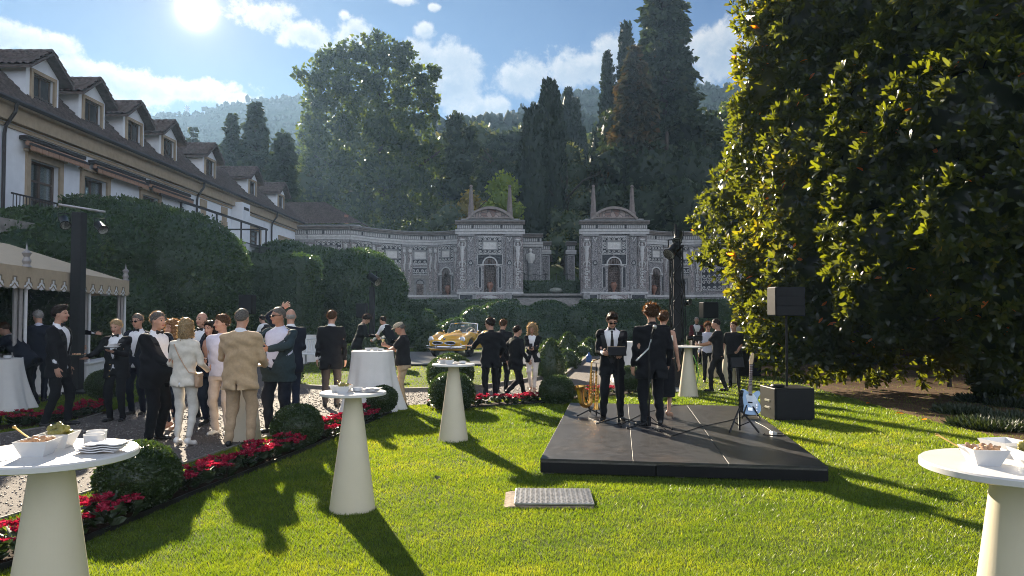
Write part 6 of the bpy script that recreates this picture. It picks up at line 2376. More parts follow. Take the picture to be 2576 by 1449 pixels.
 bits.append((V, F, np.zeros(len(F), int)))
 HANDPOS = []
 for i, (sh, el, wr) in enumerate(A):
  sx = (-1, 1)[i]
  dv = unit((wr - el)[None])[0]
  mode = hands[i]
  if mode in ('hold', 'tray'):
   dv = unit((dv + np.array((0, 0.6, 0.1)) * (1 if mode == 'hold' else 0.6))[None])[0]
  if mode == 'tray':
   pn = np.array((0, 0, 1.0))
  elif mode == 'wave':
   pn = np.array((0, 1.0, 0))
  elif mode == 'relax':
   pn = np.array((-sx * 1.0, 0.25, 0))
  else:
   pn = np.array((-sx * 0.75, 0.1, 0.45))
  pn = pn - dv * (pn @ dv)
  pn /= np.linalg.norm(pn)
  sd = np.cross(dv, pn)
  thumb = sd if (sd @ np.array((-sx * 0.5, 0.8, 0.6))) > 0 else -sd
  curl = {'relax': 0.32, 'hold': 1.0, 'tray': 0.12, 'wave': 0.02}[mode]
  fk = 0.92 if female else 1.0
  fingers = []
  for q in range(4):
   o = (1.5 - q) * 0.021 * fk
   spread_ = (1.5 - q) * (0.11 if mode == 'wave' else 0.04)
   l = (0.068, 0.076, 0.071, 0.056)[q] * fk
   p0 = wr + dv * (0.088 * fk) + thumb * o
   a = curl
   dirf = lambda t: dv * math.cos(t) + pn * math.sin(t)
   p1 = p0 + (dirf(a * 0.7) + thumb * spread_) * l * 0.45
   p2 = p1 + (dirf(a * 1.7) + thumb * spread_) * l * 0.32
   p3 = p2 + (dirf(a * 2.4) + thumb * spread_) * l * 0.25
   fingers.append(chain([p0 - dv * 0.02, p1, p2, p3], [0.0095, 0.009, 0.008, 0.007]))
  t0 = wr + dv * 0.03 + thumb * 0.026
  t1 = t0 + (dv * 0.6 + thumb * 0.75 + pn * 0.35 * curl) * 0.045
  t2 = t1 + (dv * 0.85 + thumb * 0.25 + pn * 0.8 * curl) * 0.034
  th = chain([t0, t1, t2], [0.014, 0.0105, 0.0085])
  Rp = np.stack([thumb, dv, pn], 1)

  def fhand(p, Rp=Rp, wr=wr, dv=dv, fingers=fingers, th=th, el=el):
   s = ell(p, wr + dv * 0.052 * fk, (0.043 * fk, 0.058 * fk, 0.018), Rp.astype(np.float32))
   s = smin(s, rc(p, wr - dv * 0.05, wr + dv * 0.03, 0.026, 0.022), 0.02)
   s = smin(s, th(p), 0.008)
   for fq in fingers:
    s = smin(s, fq(p), 0.005)
   return s
  cc = wr + dv * 0.08
  V, F = surfnet(fhand, cc - 0.15, cc + 0.15, 0.0075 if d < 13 else 0.011)
  bits.append((V, F, np.zeros(len(F), int)))
  HANDPOS.append((wr + dv * 0.085 + pn * 0.03, dv, pn))

 nv, VV, FF, MI = 0, [], [], []
 for V, F, m_ in bits:
  VV.append(V)
  FF.append(F + nv)
  MI.append(m_)
  nv += len(V)
 # material order: skin, lip, eye, brow
 body = np_mesh('person', np.concatenate(VV) * S, np.concatenate(FF), [skin, M_lip, M_eye, hair[0] or M_hsalt], None, None, True, np.concatenate(MI))
 body.location = base
 body.rotation_euler = (0, 0, rad(yaw))
 tag(body, label, 'person', group)

 def cloth(name, f, lo_, hi_, mat, vx=None):
  V, F = surfnet(f, lo_, hi_, vx or vox)
  if len(F):
   return np_mesh(name, V * S, F, mat, body, None, True)

 def on_front(x, z, f, sgn=1):
  """point of the chest surface at torso place x, z"""
  ys = np.linspace(0.34, -0.05, 60)
  pts = np.stack([np.array(T((x, yy * sgn, z))) for yy in ys])
  v = f(pts[None].astype(np.float32))[0]
  i = int(np.argmax(v < 0)) if (v < 0).any() else 30
  return pts[i]

 slr = (0.064, 0.053, 0.042) if not female else (0.052, 0.043, 0.035)

 # ---- trousers or dress
 if trousers:
  rt = (0.097 * tw, 0.068 * tw, 0.05 * tw) if not female else (0.095 * tw, 0.06 * tw, 0.042 * tw)

  def ftr(p):
   q, qq = prof(p, -0.012, -0.13, 0.13, True)
   s = q
   lg = None
   for (hip, kn, an, toe, fl) in LG:
    e = smin(rc(p, hip + np.array((0, 0, -0.02)), kn, rt[0], rt[1]), rc(p, kn, an + np.array((0, -0.01, 0.0 if not female else 0.03)), rt[1], rt[2]), 0.03)
    lg = e if lg is None else smin(lg, e, 0.012)
   s = smin(s, lg, 0.035)
   return s + fold(p, 0.007)
  cloth('trousers', ftr, np.minimum.reduce([q for l in LG for q in l[:3]] + [PEL]) - 0.17, np.maximum.reduce([q for l in LG for q in l[:3]] + [PEL]) + 0.2, trousers)
 if dress:
  zl = -dress_len

  def fdr(p):
   q = (p - PEL.astype(np.float32))
   z = q[..., 2]
   w = np.interp(z, (zl, -0.1, 0.0, 0.12, 0.27, 0.36), (0.2, 0.19, 0.17, 0.14, 0.165, 0.17))
   dd = np.interp(z, (zl, -0.1, 0.0, 0.12, 0.27, 0.36), (0.16, 0.15, 0.125, 0.105, 0.13, 0.135))
   r = np.sqrt((q[..., 0] / w) ** 2 + (q[..., 1] / dd) ** 2)
   return np.maximum(np.maximum((r - 1) * np.minimum(w, dd), zl - z), z - 0.1) + fold(p, 0.004)
  cloth('skirt', fdr, PEL + np.array((-0.3, -0.3, zl - 0.08)), PEL + np.array((0.3, 0.3, 0.2)), dress)

 # ---- shoes
 shm = shoes or M_shoe
 for i, (hip, kn, an, toe, fl) in enumerate(LG):
  tr = rad(toe)
  fw = np.array((math.sin(-tr), math.cos(tr), 0))
  gz = fl
  heelp = np.array((an[0], an[1], gz + 0.035 + lift)) - fw * 0.045
  toep = np.array((an[0], an[1], gz + 0.028 + (0.0 if not heel else 0.0))) + fw * (0.15 if not female else 0.12)
  if fl > 0.02:
   toep[2] -= fl * 0.75

  def fs(p):
   s = rc(p, heelp, toep, 0.036, 0.026)
   s = smin(s, rc(p, heelp + np.array((0, 0, 0.02)), np.array(an) + np.array((0, 0, -0.01 if heel else 0.02)), 0.034, 0.038 if not heel else 0.024), 0.02)
   s = smin(s, ell(p, (heelp + toep) / 2 + fw * 0.05, (0.044 if not female else 0.036,) * 2 + (0.03,)), 0.02)
   if heel:
    s = np.minimum(s, rc(p, heelp, np.array((heelp[0], heelp[1], gz + 0.004)), 0.014, 0.007))
    return np.maximum(s, gz + 0.0 - p[..., 2])
   return np.maximum(s, gz * 0.3 + 0.002 - p[..., 2])
  c_ = (heelp + toep) / 2
  cloth('shoe', fs, c_ - 0.17, c_ + 0.17, shm, 0.013 if d < 13 else 0.018)

 # ---- shirt, waistcoat, jacket
 def ftop(grow, zl, r, k, upto=1.0, cut=None):
  def f(p):
   s, q = prof(p, grow, zl, 0.552)
   s = shoulders(p, s, r, k)
   s = smin(s, rc(p, T((-shw + 0.05, 0, shz - 0.005)), T((shw - 0.05, 0, shz - 0.005)), r[0] * 0.95, r[0] * 0.95), 0.05)
   if cut:
    s = cut(p, s)
   return smin(s, arms_f(p, r, upto=upto), 0.008)
  return f
 if shirt:
  short = sleeve == 'short'
  if short:
   def f(p):
    s, q = prof(p, -0.002, -0.06, 0.552)
    e = None
    for (sh, el, wr) in A:
     a = rc(p, sh, sh + (el - sh) * 0.8, 0.066 if not female else 0.055, 0.064 if not female else 0.05)
     ax = unit((el - sh)[None])[0]
     a = np.maximum(a, (p - (sh + (el - sh) * 0.82).astype(np.float32)) @ ax.astype(np.float32))
     e = a if e is None else np.minimum(e, a)
    s = smin(s, e, 0.04)
    s = smin(s, rc(p, T((-shw + 0.05, 0, shz - 0.005)), T((shw - 0.05, 0, shz - 0.005)), 0.06, 0.06), 0.05)
    s = np.minimum(s, np.maximum(rc(p, T((0, -0.01, 0.5)), nk + np.array((0, 0, 0.0)), 0.09, 0.066), (p[..., 2] - nk[2] - 0.01)))
    return s + fold(p, 0.004)
  elif jacket is None:
   g_ = ftop(-0.004, -0.07, [x * 0.93 for x in slr], 0.04)
   f = lambda p: np.minimum(g_(p) + fold(p, 0.004), np.maximum(rc(p, T((0, -0.01, 0.5)), nk + np.array((0, 0, 0.01)), 0.09, 0.066), (p[..., 2] - nk[2] - 0.015)))
  else:
   def f(p):
    s, q = prof(p, -0.012, -0.1, 0.555)
    s = np.minimum(s, np.maximum(rc(p, T((0, -0.01, 0.5)), nk + np.array((0, 0.005, 0.03)), 0.08, 0.068 if not female else 0.055), ((p - nk.astype(np.float32)) @ np.array((0, 0.3, 1), np.float32)) - 0.03))
    if collar:
     for (sh, el, wr) in A:
      s = np.minimum(s, np.maximum(rc(p, el, wr, 0.035, 0.036 if not female else 0.029), 0.0 * p[..., 0] - 1))
    return s
  cloth('shirt', f, lo, hi, shirt, vox * 0.95 if not jacket else vox * 1.15)
 if vest:
  g_ = lambda p: prof(p, 0.004, -0.07, 0.50)[0]

  def fv(p):
   s, q = prof(p, 0.004, -0.07, 0.5)
   vsh = np.maximum(np.maximum(np.abs(q[..., 0]) - (0.01 + (q[..., 2] - 0.16) * 0.3), 0.16 - q[..., 2]), -q[..., 1])
   arm = np.maximum(np.abs(q[..., 0]) * -1 + 0.15, -10) * 0
   s = np.maximum(s, -vsh)
   for (sh, el, wr) in A:
    s = np.maximum(s, -(np.linalg.norm(p - sh.astype(np.float32), axis=-1) - 0.085))
   return s
  cloth('waistcoat', fv, lo, hi, vest)
 if jacket:
  base_f = ftop(0.006, hem, slr, 0.045)

  def fcut(p, s):
   q = (p - PEL.astype(np.float32)) @ Rt.astype(np.float32)
   vs = np.maximum(np.maximum(np.abs(q[..., 0]) - (0.008 + np.maximum(q[..., 2] - btn, 0) * open_), btn - q[..., 2]), -q[..., 1])
   if open_ > 0.01:
    s = np.maximum(s, -vs)
    cut = np.maximum(np.maximum(np.abs(q[..., 0]) - (0.006 + np.maximum(btn - 0.1 - q[..., 2], 0) * 0.3), q[..., 2] - btn + 0.1), -q[..., 1])
    s = np.maximum(s, -cut)
   bk = np.maximum(np.abs(q[..., 0]) - 0.004, np.maximum(q[..., 1] + 0.06, q[..., 2] - 0.44))
   s = np.maximum(s, -np.maximum(bk, -(s + 0.007)))
   s = np.maximum(s, -np.maximum(np.abs(q[..., 0]) - 0.004 - np.maximum(-0.08 - q[..., 2], 0) * 0.12, np.maximum(q[..., 1] + 0.04, q[..., 2] + 0.06)))
   s = np.maximum(s, -np.maximum(rc(p, T((0, 0.0, 0.5)), nk + np.array((0, 0.01, 0.1)), 0.06, 0.064 if not female else 0.052), 0.3 - q[..., 2]))
   return s
  full_f = ftop(0.006, hem, slr, 0.045, cut=fcut)

  def fj(p):
   return full_f(p) + fold(p, 0.009)
  cloth('jacket', fj, lo, hi, jacket)
  if lapel and open_ > 0.05:
   lm = MB()
   for sx in (-1, 1):
    inner, outer = [], []
    for t in np.linspace(0, 1, 7):
     z = btn + (0.5 - btn) * t
     xi = 0.01 + (z - btn) * open_
     wd = 0.012 + 0.062 * math.sin(min(1, t * 1.25) * math.pi * 0.6)
     inner.append(on_front(sx * xi, z, base_f))
     outer.append(on_front(sx * (xi + wd), z, base_f))
    fwd = Rt @ np.array((0, 0.012, 0))
    vs = [(q + fwd) * S for q in inner] + [(q + fwd * 0.8) * S for q in outer]
    lm.add(vs, [(i, i + 1, i + 8, i + 7) for i in range(6)])
   lm.build('lapel', M_satin if bow else jacket, body, True)
  if buttons:
   for z in (0.06, -0.04, -0.14):
    b = on_front(0.05, z, base_f)
    MB().ball(tuple(b * S), (0.012, 0.006, 0.012), 6).build('button', buttons, body)
 chest = lambda p: prof(p, -0.012, -0.1, 0.555)[0]
 if bow:
  c_ = on_front(0, 0.52, chest)
  c_ = nk + rot('Z', twist) @ rot('X', -lean * 0.6) @ np.array((0, 0.07, 0.0))
  m = MB()
  for sx in (-1, 1):
   pts = [(0, 0, 0.008), (sx * 0.055, 0, 0.03), (sx * 0.055, 0, -0.03), (0, 0, -0.008)]
   vs = [tuple((c_ + Rt @ (np.array(q) + np.array((0, o, 0)))) * S) for o in (0.014, -0.006) for q in pts]
   m.add(vs, [(0, 1, 2, 3), (7, 6, 5, 4), (0, 4, 5, 1), (1, 5, 6, 2), (2, 6, 7, 3), (3, 7, 4, 0)])
  m.ball(tuple((c_ + Rt @ np.array((0, 0.008, 0))) * S), (0.013, 0.013, 0.014), 6)
  m.build('bow_tie', bow, body)
 if tie:
  m = MB()
  pts = [on_front(0, z, chest) + Rt @ np.array((0, 0.008, 0)) for z in np.linspace(0.53, 0.02, 8)]
  m.tube([tuple(q * S) for q in pts], [0.02 * S, 0.016 * S] + [0.024 * S + 0.003 * i * S for i in range(6)], 6, flat=0.3)
  m.build('tie', tie, body)

 # ---- hair, cap, glasses
 hm, hs = hair

 def HL(p):
  return (p - HC_.astype(np.float32)) @ Rh.astype(np.float32)

 def hn(q, a):
  x, y, z = q[..., 0], q[..., 1], q[..., 2]
  return a * (np.sin(70 * x + 20 * np.sin(40 * z)) * np.sin(60 * y + 30 * z) + np.sin(95 * z + 40 * x) * 0.5)
 if hm:
  def fh(p):
   q = HL(p)
   x, y, z = q[..., 0], q[..., 1], q[..., 2]
   if hs == 'bald':
    s = ell(q, (0, -0.016, 0.01), (0.079, 0.098, 0.075))
    s = np.maximum(s, np.maximum(z - 0.03, -(z + 0.075)))
    s = np.maximum(s, y - 0.01)
    return s
   gx = {'short': 0.0, 'quiff': 0.004, 'wavy': 0.008, 'long': 0.01, 'bob': 0.012, 'curly': 0.024, 'curlylong': 0.024, 'crop': -0.003, 'bun': 0.004}[hs]
   line0 = z - (-0.003 + np.where(y > 0, 0.95, 0.62) * y)
   thick = 0.013 * np.clip(line0 / 0.045, -0.4, 1)
   s = ell(q, (0, -0.014, 0.024), (0.0755, 0.0955, 0.0965)) - thick - gx * np.clip(line0 / 0.03 + 0.3, 0, 1)
   if hs == 'quiff':
    s = smin(s, ell(q, (0, 0.045, 0.115), (0.055, 0.05, 0.03)), 0.03)
   line = line0
   front = 0.074
   if hs in ('long', 'bob', 'curlylong'):
    line = z - (0.01 + 0.9 * y)
    zz = -0.28 if hs == 'long' else (-0.13 if hs == 'bob' else -0.2)
    if hs == 'long':
     b = smin(rc(q, (0, -0.06, 0.0), (0, -0.085, zz), 0.085, 0.065), rc(q, (-0.07, -0.02, 0.0), (-0.075, 0.0, zz * 0.8), 0.03, 0.035), 0.03)
     b = smin(b, rc(q, (0.07, -0.02, 0.0), (0.075, 0.0, zz * 0.8), 0.03, 0.035), 0.03)
    else:
     k_ = 1.0 if hs == 'bob' else 1.25
     b = rc(q, (0, -0.045, 0.0), (0, -0.05, zz), 0.09 * k_, 0.075 * k_)
     for e in (-1, 1):
      b = smin(b, rc(q, (e * 0.07, -0.01, 0.02), (e * 0.078 * k_, 0.01, zz * 0.8), 0.032, 0.036 * k_), 0.03)
    s = np.maximum(s, -line)
    s = smin(s, b, 0.02)
    face = ell(q, (0, 0.095, -0.03), (0.064, 0.07, 0.105))
    s = np.maximum(s, -face)
   else:
    s = np.maximum(s, -line - (0.016 if hs in ('curly', 'wavy') else 0.004))
    s = np.maximum(s, -ell(q, (0, 0.1, -0.03), (0.068, 0.055, 0.098)))
    if hs == 'bun':
     s = smin(s, ell(q, (0, -0.115, 0.05), (0.045, 0.045, 0.045)), 0.015)
   return s + hn(q, 0.009 if 'curly' in hs else 0.0045 if hs in ('wavy', 'bob', 'long') else 0.004)
  ho = cloth('hair', fh, HC_ - (0.2 if hs not in ('long',) else 0.38), HC_ + 0.2, hm, 0.012 if d < 13 else 0.017)
  # fine strands that catch the light at the outline
  if ho:
   n = len(ho.data.vertices)
   Vh = np.empty(n * 3, np.float32)
   ho.data.vertices.foreach_get('co', Vh)
   Vh = Vh.reshape(-1, 3)
   k = {'bald': 60, 'crop': 350, 'curly': 900, 'curlylong': 1300, 'long': 1100, 'bob': 1000}.get(hs, 520)
   Ph = Vh[NR.integers(0, n, k)]
   out = unit(Ph - HC_ * S + np.array((0, 0, 0.02)))
   Dh = out * (0.55 if 'curly' in hs else 0.3) + np.array((0, 0, -0.55 if hs in ('long', 'bob', 'curlylong') else -0.1)) + Rh @ np.array((0, -0.35, 0)) + NR.normal(size=(k, 3)) * (0.55 if 'curly' in hs else 0.28)
   sz = {'crop': 0.016, 'bald': 0.015, 'long': 0.05, 'bob': 0.035, 'curly': 0.035, 'curlylong': 0.045}.get(hs, 0.027)
   Vs, Fs, As = leaves(Ph - unit(Dh) * 0.006, Dh, sz * (0.6 + 0.8 * NR.random(k)), LANCE)
   tag(np_mesh('hair_strands', Vs, Fs, strandmat(hm), body, As), kind='stuff')
 if cap:
  def fcap(p):
   q = HL(p)
   s = np.maximum(ell(q, (0, 0.0, 0.075), (0.092, 0.118, 0.058)), 0.035 + 0.12 * q[..., 1] - q[..., 2])
   s = smin(s, ell(q, (0, 0.12, 0.05), (0.07, 0.05, 0.012)), 0.012)
   return s
  cloth('cap', fcap, HC_ - 0.2, HC_ + 0.22, cap, 0.01)
 if glasses:
  m = MB()
  Mh = Matrix(((*Rh[0], HC_[0]), (*Rh[1], HC_[1]), (*Rh[2], HC_[2]), (0, 0, 0, 1)))
  m2 = MB()
  for e in (-1, 1):
   m2.ball((e * 0.034, 0.101, 0.008), (0.027, 0.006, 0.02), 8)
   m2.tube([(e * 0.06, 0.098, 0.016), (e * 0.08, 0.06, 0.018), (e * 0.082, -0.01, 0.01)], 0.004, 5)
  m2.tube([(-0.012, 0.106, 0.014), (0.012, 0.106, 0.014)], 0.004, 5)
  m2.v = [tuple((Mh @ Vector(p)) * S) for p in m2.v]
  m2.build('glasses', M_lens, body, True)

 MW = Matrix.Translation(base) @ Matrix.Rotation(rad(yaw), 4, 'Z')

 class R_:
  pass
 r = R_()
 r.obj, r.S, r.M = body, S, MW
 r.hand = [MW @ Vector(tuple(hp_[0] * S)) for hp_ in HANDPOS]
 r.hdir = [MW.to_3x3() @ Vector(tuple(hp_[1])) for hp_ in HANDPOS]
 r.loc = lambda v: MW @ Vector(tuple(np.array(v, float) * S))
 r.tor = lambda v: MW @ Vector(tuple(T(v) * S))
 r.front = lambda x, z: MW @ Vector(tuple(on_front(x, z, lambda p: prof(p, 0.008, -0.2, 0.555)[0]) * S))
 r.back = lambda x, z: MW @ Vector(tuple(on_front(x, z, lambda p: prof(p, 0.008, -0.2, 0.555)[0], -1) * S))
 r.base = base
 return r
# ================================================================ stage, platform, tables
M_deck = pmat('black_deck', (0.03, 0.03, 0.033), 0.36, var=0.35, scale=9, dirt=0.35, bump=0.0012, bscale=70, scuff=1.0)
M_fascia = pmat('black_fascia', (0.008, 0.008, 0.009), 0.55, spec=0.2, var=0.2, scale=6)
M_seam = pmat('worn_edge', (0.15, 0.14, 0.125), 0.6)
M_blackp = pmat('black_plastic', (0.007, 0.007, 0.008), 0.5, spec=0.2, var=0.2, scale=20)
M_blackm = pmat('black_metal', (0.014, 0.014, 0.015), 0.32, 0.6, var=0.2)
M_chrome = pmat('chrome', (0.75, 0.75, 0.76), 0.12, 1.0, var=0.03)
M_steel = pmat('dull_steel', (0.45, 0.44, 0.43), 0.4, 1.0, var=0.15)
M_ztable = pmat('cream_plastic', (0.6, 0.53, 0.4), 0.45, var=0.03, scale=3)
M_ztop = pmat('white_laminate', (0.58, 0.565, 0.55), 0.35, var=0.03, scale=4)
M_china = pmat('white_china', (0.64, 0.64, 0.64), 0.18, var=0.02)
M_paper = pmat('paper_napkin', (0.62, 0.6, 0.6), 0.95, var=0.03, bump=0.002)
M_olivef = pmat('green_olive', (0.23, 0.2, 0.04), 0.3, var=0.3, scale=15)
M_nut = pmat('almond', (0.5, 0.3, 0.17), 0.6, var=0.25, scale=20)
M_cloth = pmat('white_tablecloth', (0.68, 0.66, 0.63), 0.9, var=0.03, scale=6, sheen=0.1)
M_food = pmat('canape', (0.55, 0.28, 0.15), 0.6, var=0.4, scale=40)

ux = (STAGE_C[1] - STAGE_C[0]).normalized()
sa = math.atan2(ux.y, ux.x)
SW, SL = (STAGE_C[1] - STAGE_C[0]).length, (STAGE_C[3] - STAGE_C[0]).length
stage = empty('stage', (STAGE_C[0].x, STAGE_C[0].y, 0), 'low black stage of six panels on the lawn', 'stage', rz=sa)
ZS = 0.18
for i in range(3):
 for j in range(2):
  w, l = SW / 3, SL / 2
  MB().box(((i + 0.5) * w, (j + 0.5) * l, ZS - 0.012), (w - 0.006, l - 0.006, 0.024), bev=0.002).build('deck_panel', M_deck, stage)
MB().box((SW / 2, SL / 2, ZS - 0.03), (SW - 0.02, SL - 0.02, 0.03)).build('seam_strip', M_seam, stage)
for (c, s) in (((SW / 4 - 0.13, 0.02, 0.085), (SW / 2 - 0.28, 0.02, 0.13)), ((SW * 0.75 - 0.13, 0.02, 0.085), (SW / 2 + 0.26, 0.02, 0.13)), ((SW / 2, SL - 0.02, 0.085), (SW, 0.02, 0.13)), ((0.01, SL / 2, 0.085), (0.02, SL - 0.06, 0.13)), ((SW - 0.01, SL / 2, 0.085), (0.02, SL - 0.06, 0.13))):
 MB().box(c, s).build('fascia', M_fascia, stage)
for x in (0.1, SW / 2, SW - 0.1):
 for y in (0.1, SL / 2, SL - 0.1):
  MB().box((x, y, 0.05), (0.1, 0.1, 0.12)).build('foot', M_seam, stage)

plat = empty('car_platform', (-2.5, 27.8, 0), 'pale glossy display platform carrying the yellow car', 'platform')
M_plat = pmat('platform_top', (0.16, 0.165, 0.18), 0.3, var=0.1, scale=3, dirt=0.2)
for i in range(3):
 for j in range(3):
  MB().box((-2.05 + i * 2.05, -2.4 + j * 2.4, 0.135), (2.044, 2.394, 0.03), bev=0.003).build('deck_panel', M_plat, plat)
MB().box((0, 0, 0.06), (6.1, 7.1, 0.12)).build('skirt', M_fascia, plat)
ZP = 0.15


def cone_table(label, x, y, z, rt=0.31, hgt=1.1, rb=0.213):
 t = empty('cocktail_table', (x, y, z), label, 'table', 'white cone cocktail tables')
 MB().lathe([(rb, 0.0), (rb, 0.012), (0.073, hgt - 0.03)], n=48).build('stem', M_ztable, t, True)
 MB().lathe([(rt - 0.012, hgt - 0.03), (rt, hgt - 0.025), (rt, hgt - 0.006), (rt - 0.006, hgt)], n=64).build('table_top', M_ztop, t, True)
 return Vector((x, y, z + hgt))


p = at(136, 900, 2.95)
T1 = cone_table('white cone table nearest the camera beside the red flowers', p.x, 2.95, float(lawn_z(0, 2.95)) + 0.005)
p = at(889, 900, 7.02)
T2 = cone_table('white cone table in the lawn between flower bed and stage', p.x, 7.02, 0)
p = at(1141, 900, 10.75)
T3 = cone_table('white cone table in front of two box balls and the car', p.x, 10.75, 0)
p = at(1731, 900, 16.2)
T4 = cone_table('white cone table right of the black truss tower', p.x, 16.2, 0)
p = at(2547, 900, 2.72)
T5 = cone_table('white cone table cut by the picture edge near the dark magnolia', p.x, 2.72, float(lawn_z(0, 2.72)) + 0.005)
p = at(622, 900, 10.75)
T6 = cone_table('white cone table between the legs of the man in tan', p.x, 10.75, 0)
p = at(1832, 900, 19.4)
T8 = cone_table('white cone table behind the man in the black polo', p.x, 19.4, 0)
p = at(1788, 900, 21.0)
T9 = cone_table('white cone table behind the cameraman', p.x, 21.0, 0)


def cloth_table(label, x, y, r=0.4, hgt=1.08, flare=0.2, seed=0):
 t = empty('draped_table', (x, y, 0), label, 'table', 'tables under white cloths')
 n, m = 72, 12
 V, F = [], []
 for i in range(m + 1):
  k = i / m
  for j in range(n):
   a = 2 * math.pi * j / n
   w = k ** 1.2 * (0.09 * math.sin(a * 7 + seed) + 0.05 * math.sin(a * 13 + seed * 2))
   rr = r + flare * k * k + 0.05 * k + w * 0.55
   V.append((rr * math.cos(a), rr * math.sin(a), hgt * (1 - k) + 0.012))
 for i in range(m):
  for j in range(n):
   a, b = i * n + j, i * n + (j + 1) % n
   F.append((a, a + n, b + n, b))
 V.append((0, 0, hgt + 0.014))
 F2 = [(j, (j + 1) % n, len(V) - 1) for j in range(n)]
 MB().add(V, F + F2).build('tablecloth', M_cloth, t, True, angle=60)
 MB().lathe([(r - 0.02, hgt - 0.03), (r - 0.02, hgt)], n=32).build('table_top', M_ztop, t)
 MB().cyl((0, 0, 0), (0, 0, hgt - 0.03), 0.04, n=8).build('leg', M_steel, t)
 return Vector((x, y, hgt + 0.016))


p = at(937, 900, 14.05)
K1 = cloth_table('draped white table beside the man in the flat cap', p.x, 14.05, 0.39, 1.1, 0.17, 1)
p = at(1592, 900, 19.5)
K2 = cloth_table('draped white table behind the saxophone player', p.x, 19.5, 0.36, 1.05, 0.16, 2)
p = at(770, 900, 26.5)
K3 = cloth_table('draped white table beside the white garden bench', p.x, 26.5, 0.35, 1.0, 0.25, 3)
p = at(-8, 900, 14.0)
K4 = cloth_table('draped white table under the stooping man', p.x, 14.0, 0.42, 0.95, 0.15, 4)
p = at(100, 900, 16.6)
K5 = cloth_table('draped white table behind the grey-haired guest', p.x, 16.6, 0.4, 0.95, 0.12, 5)


def square_bowl(label, c, rz, s=0.125, h=0.06, fill=None, seed=0, cat='bowl'):
 b = empty('snack_bowl', c, label, cat, 'white snack bowls on the tables', rz)
 t, u = s / 2, s * 0.31
 q = lambda e, z: [(-e, -e, z), (e, -e, z), (e, e, z), (-e, e, z)]
 vs = q(u, 0) + q(t, h) + q(t - 0.006, h) + q(u - 0.004, 0.008)
 fs = [(3, 2, 1, 0), (12, 13, 14, 15)]
 for k in (0, 4, 8):
  fs += [(k + i, k + (i + 1) % 4, k + 4 + (i + 1) % 4, k + 4 + i) for i in range(4)]
 MB().add(vs, fs).build('bowl', M_china, b)
 rr = random.Random(seed)
 if fill == 'olive':
  for i in range(13):
   e = (t - 0.03)
   x, y = rr.uniform(-e, e), rr.uniform(-e, e)
   m = MB().ball((0, 0, 0), (0.017, 0.017, 0.024), 8, Matrix.Translation((x, y, h * 0.82 + 0.028 * (1 - (abs(x) + abs(y)) / (2 * e)) + rr.uniform(-0.004, 0.012))) @ Euler((rr.uniform(0, 3), rr.uniform(0, 3), 0)).to_matrix().to_4x4())
   m.build('olive', M_olivef, b, True)
 elif fill == 'nut':
  for i in range(22):
   e = (t - 0.022)
   x, y = rr.uniform(-e, e), rr.uniform(-e, e)
   m = MB().ball((0, 0, 0), (0.009, 0.006, 0.014), 6, Matrix.Translation((x, y, h * 0.9 + rr.uniform(0, 0.012))) @ Euler((rr.uniform(0, 3), rr.uniform(0, 3), 0)).to_matrix().to_4x4())
   m.build('almond', M_nut, b, True)
 return b


def cup(label, c, r=0.04, h=0.055):
 o = MB().lathe([(r * 0.6, 0), (r * 0.9, 0.01), (r, h), (r - 0.004, h), (r * 0.85, 0.012), (0.001, 0.01)], n=20).build('china_cup', M_china, None, True, loc=c)
 return tag(o, label, 'cup', 'small china cups on the tables')


def napkins(label, c, rz, n=4):
 b = empty('paper_napkins', c, label, 'napkins', 'paper napkin piles on the tables', rz)
 rr = random.Random(int(c[0] * 100))
 for i in range(n):
  m = MB()
  w, l = 0.15, 0.1
  nx = 8
  z0 = 0.004 + i * 0.009
  dx = i * 0.012
  top = [(-w / 2 + w * k / nx + dx, -l / 2, z0 + 0.007 + 0.003 * math.sin(k * 1.3 + i)) for k in range(nx + 1)]
  vs = [(x, y_, z + e) for (x, _, z) in top for (y_, e) in ((-l / 2, -0.004), (-l / 2, 0.0), (l / 2, 0.0), (l / 2, -0.004))]
  fs = []
  for k in range(nx):
   for q in range(4):
    fs.append((k * 4 + q, k * 4 + 4 + q, k * 4 + 4 + (q + 1) % 4, k * 4 + (q + 1) % 4))
  fs += [(0, 1, 2, 3), (nx * 4 + 3, nx * 4 + 2, nx * 4 + 1, nx * 4)]
  o = m.add(vs, fs).build('napkin', M_paper, b)
  o.rotation_euler.z = rr.uniform(-0.2, 0.2)
 return b


def spoon(label, c, rz, tilt=0.5):
 m = MB()
 m.tube([(0, 0, 0), (0.04, 0, 0.02), (0.085, 0, 0.045)], [0.003, 0.003, 0.004], 6)
 m.ball((0, 0, 0), (0.02, 0.014, 0.006), 8)
 m.ball((0.09, 0, 0.048), (0.008, 0.008, 0.006), 8)
 o = m.build('serving_spoon', M_gold_m, None, True, loc=c)
 o.rotation_euler.z = rz
 return tag(o, label, 'spoon', 'serving spoons')


def on(T, dx, dy, dz=0.0):
 return (T.x + dx, T.y + dy, T.z + dz)


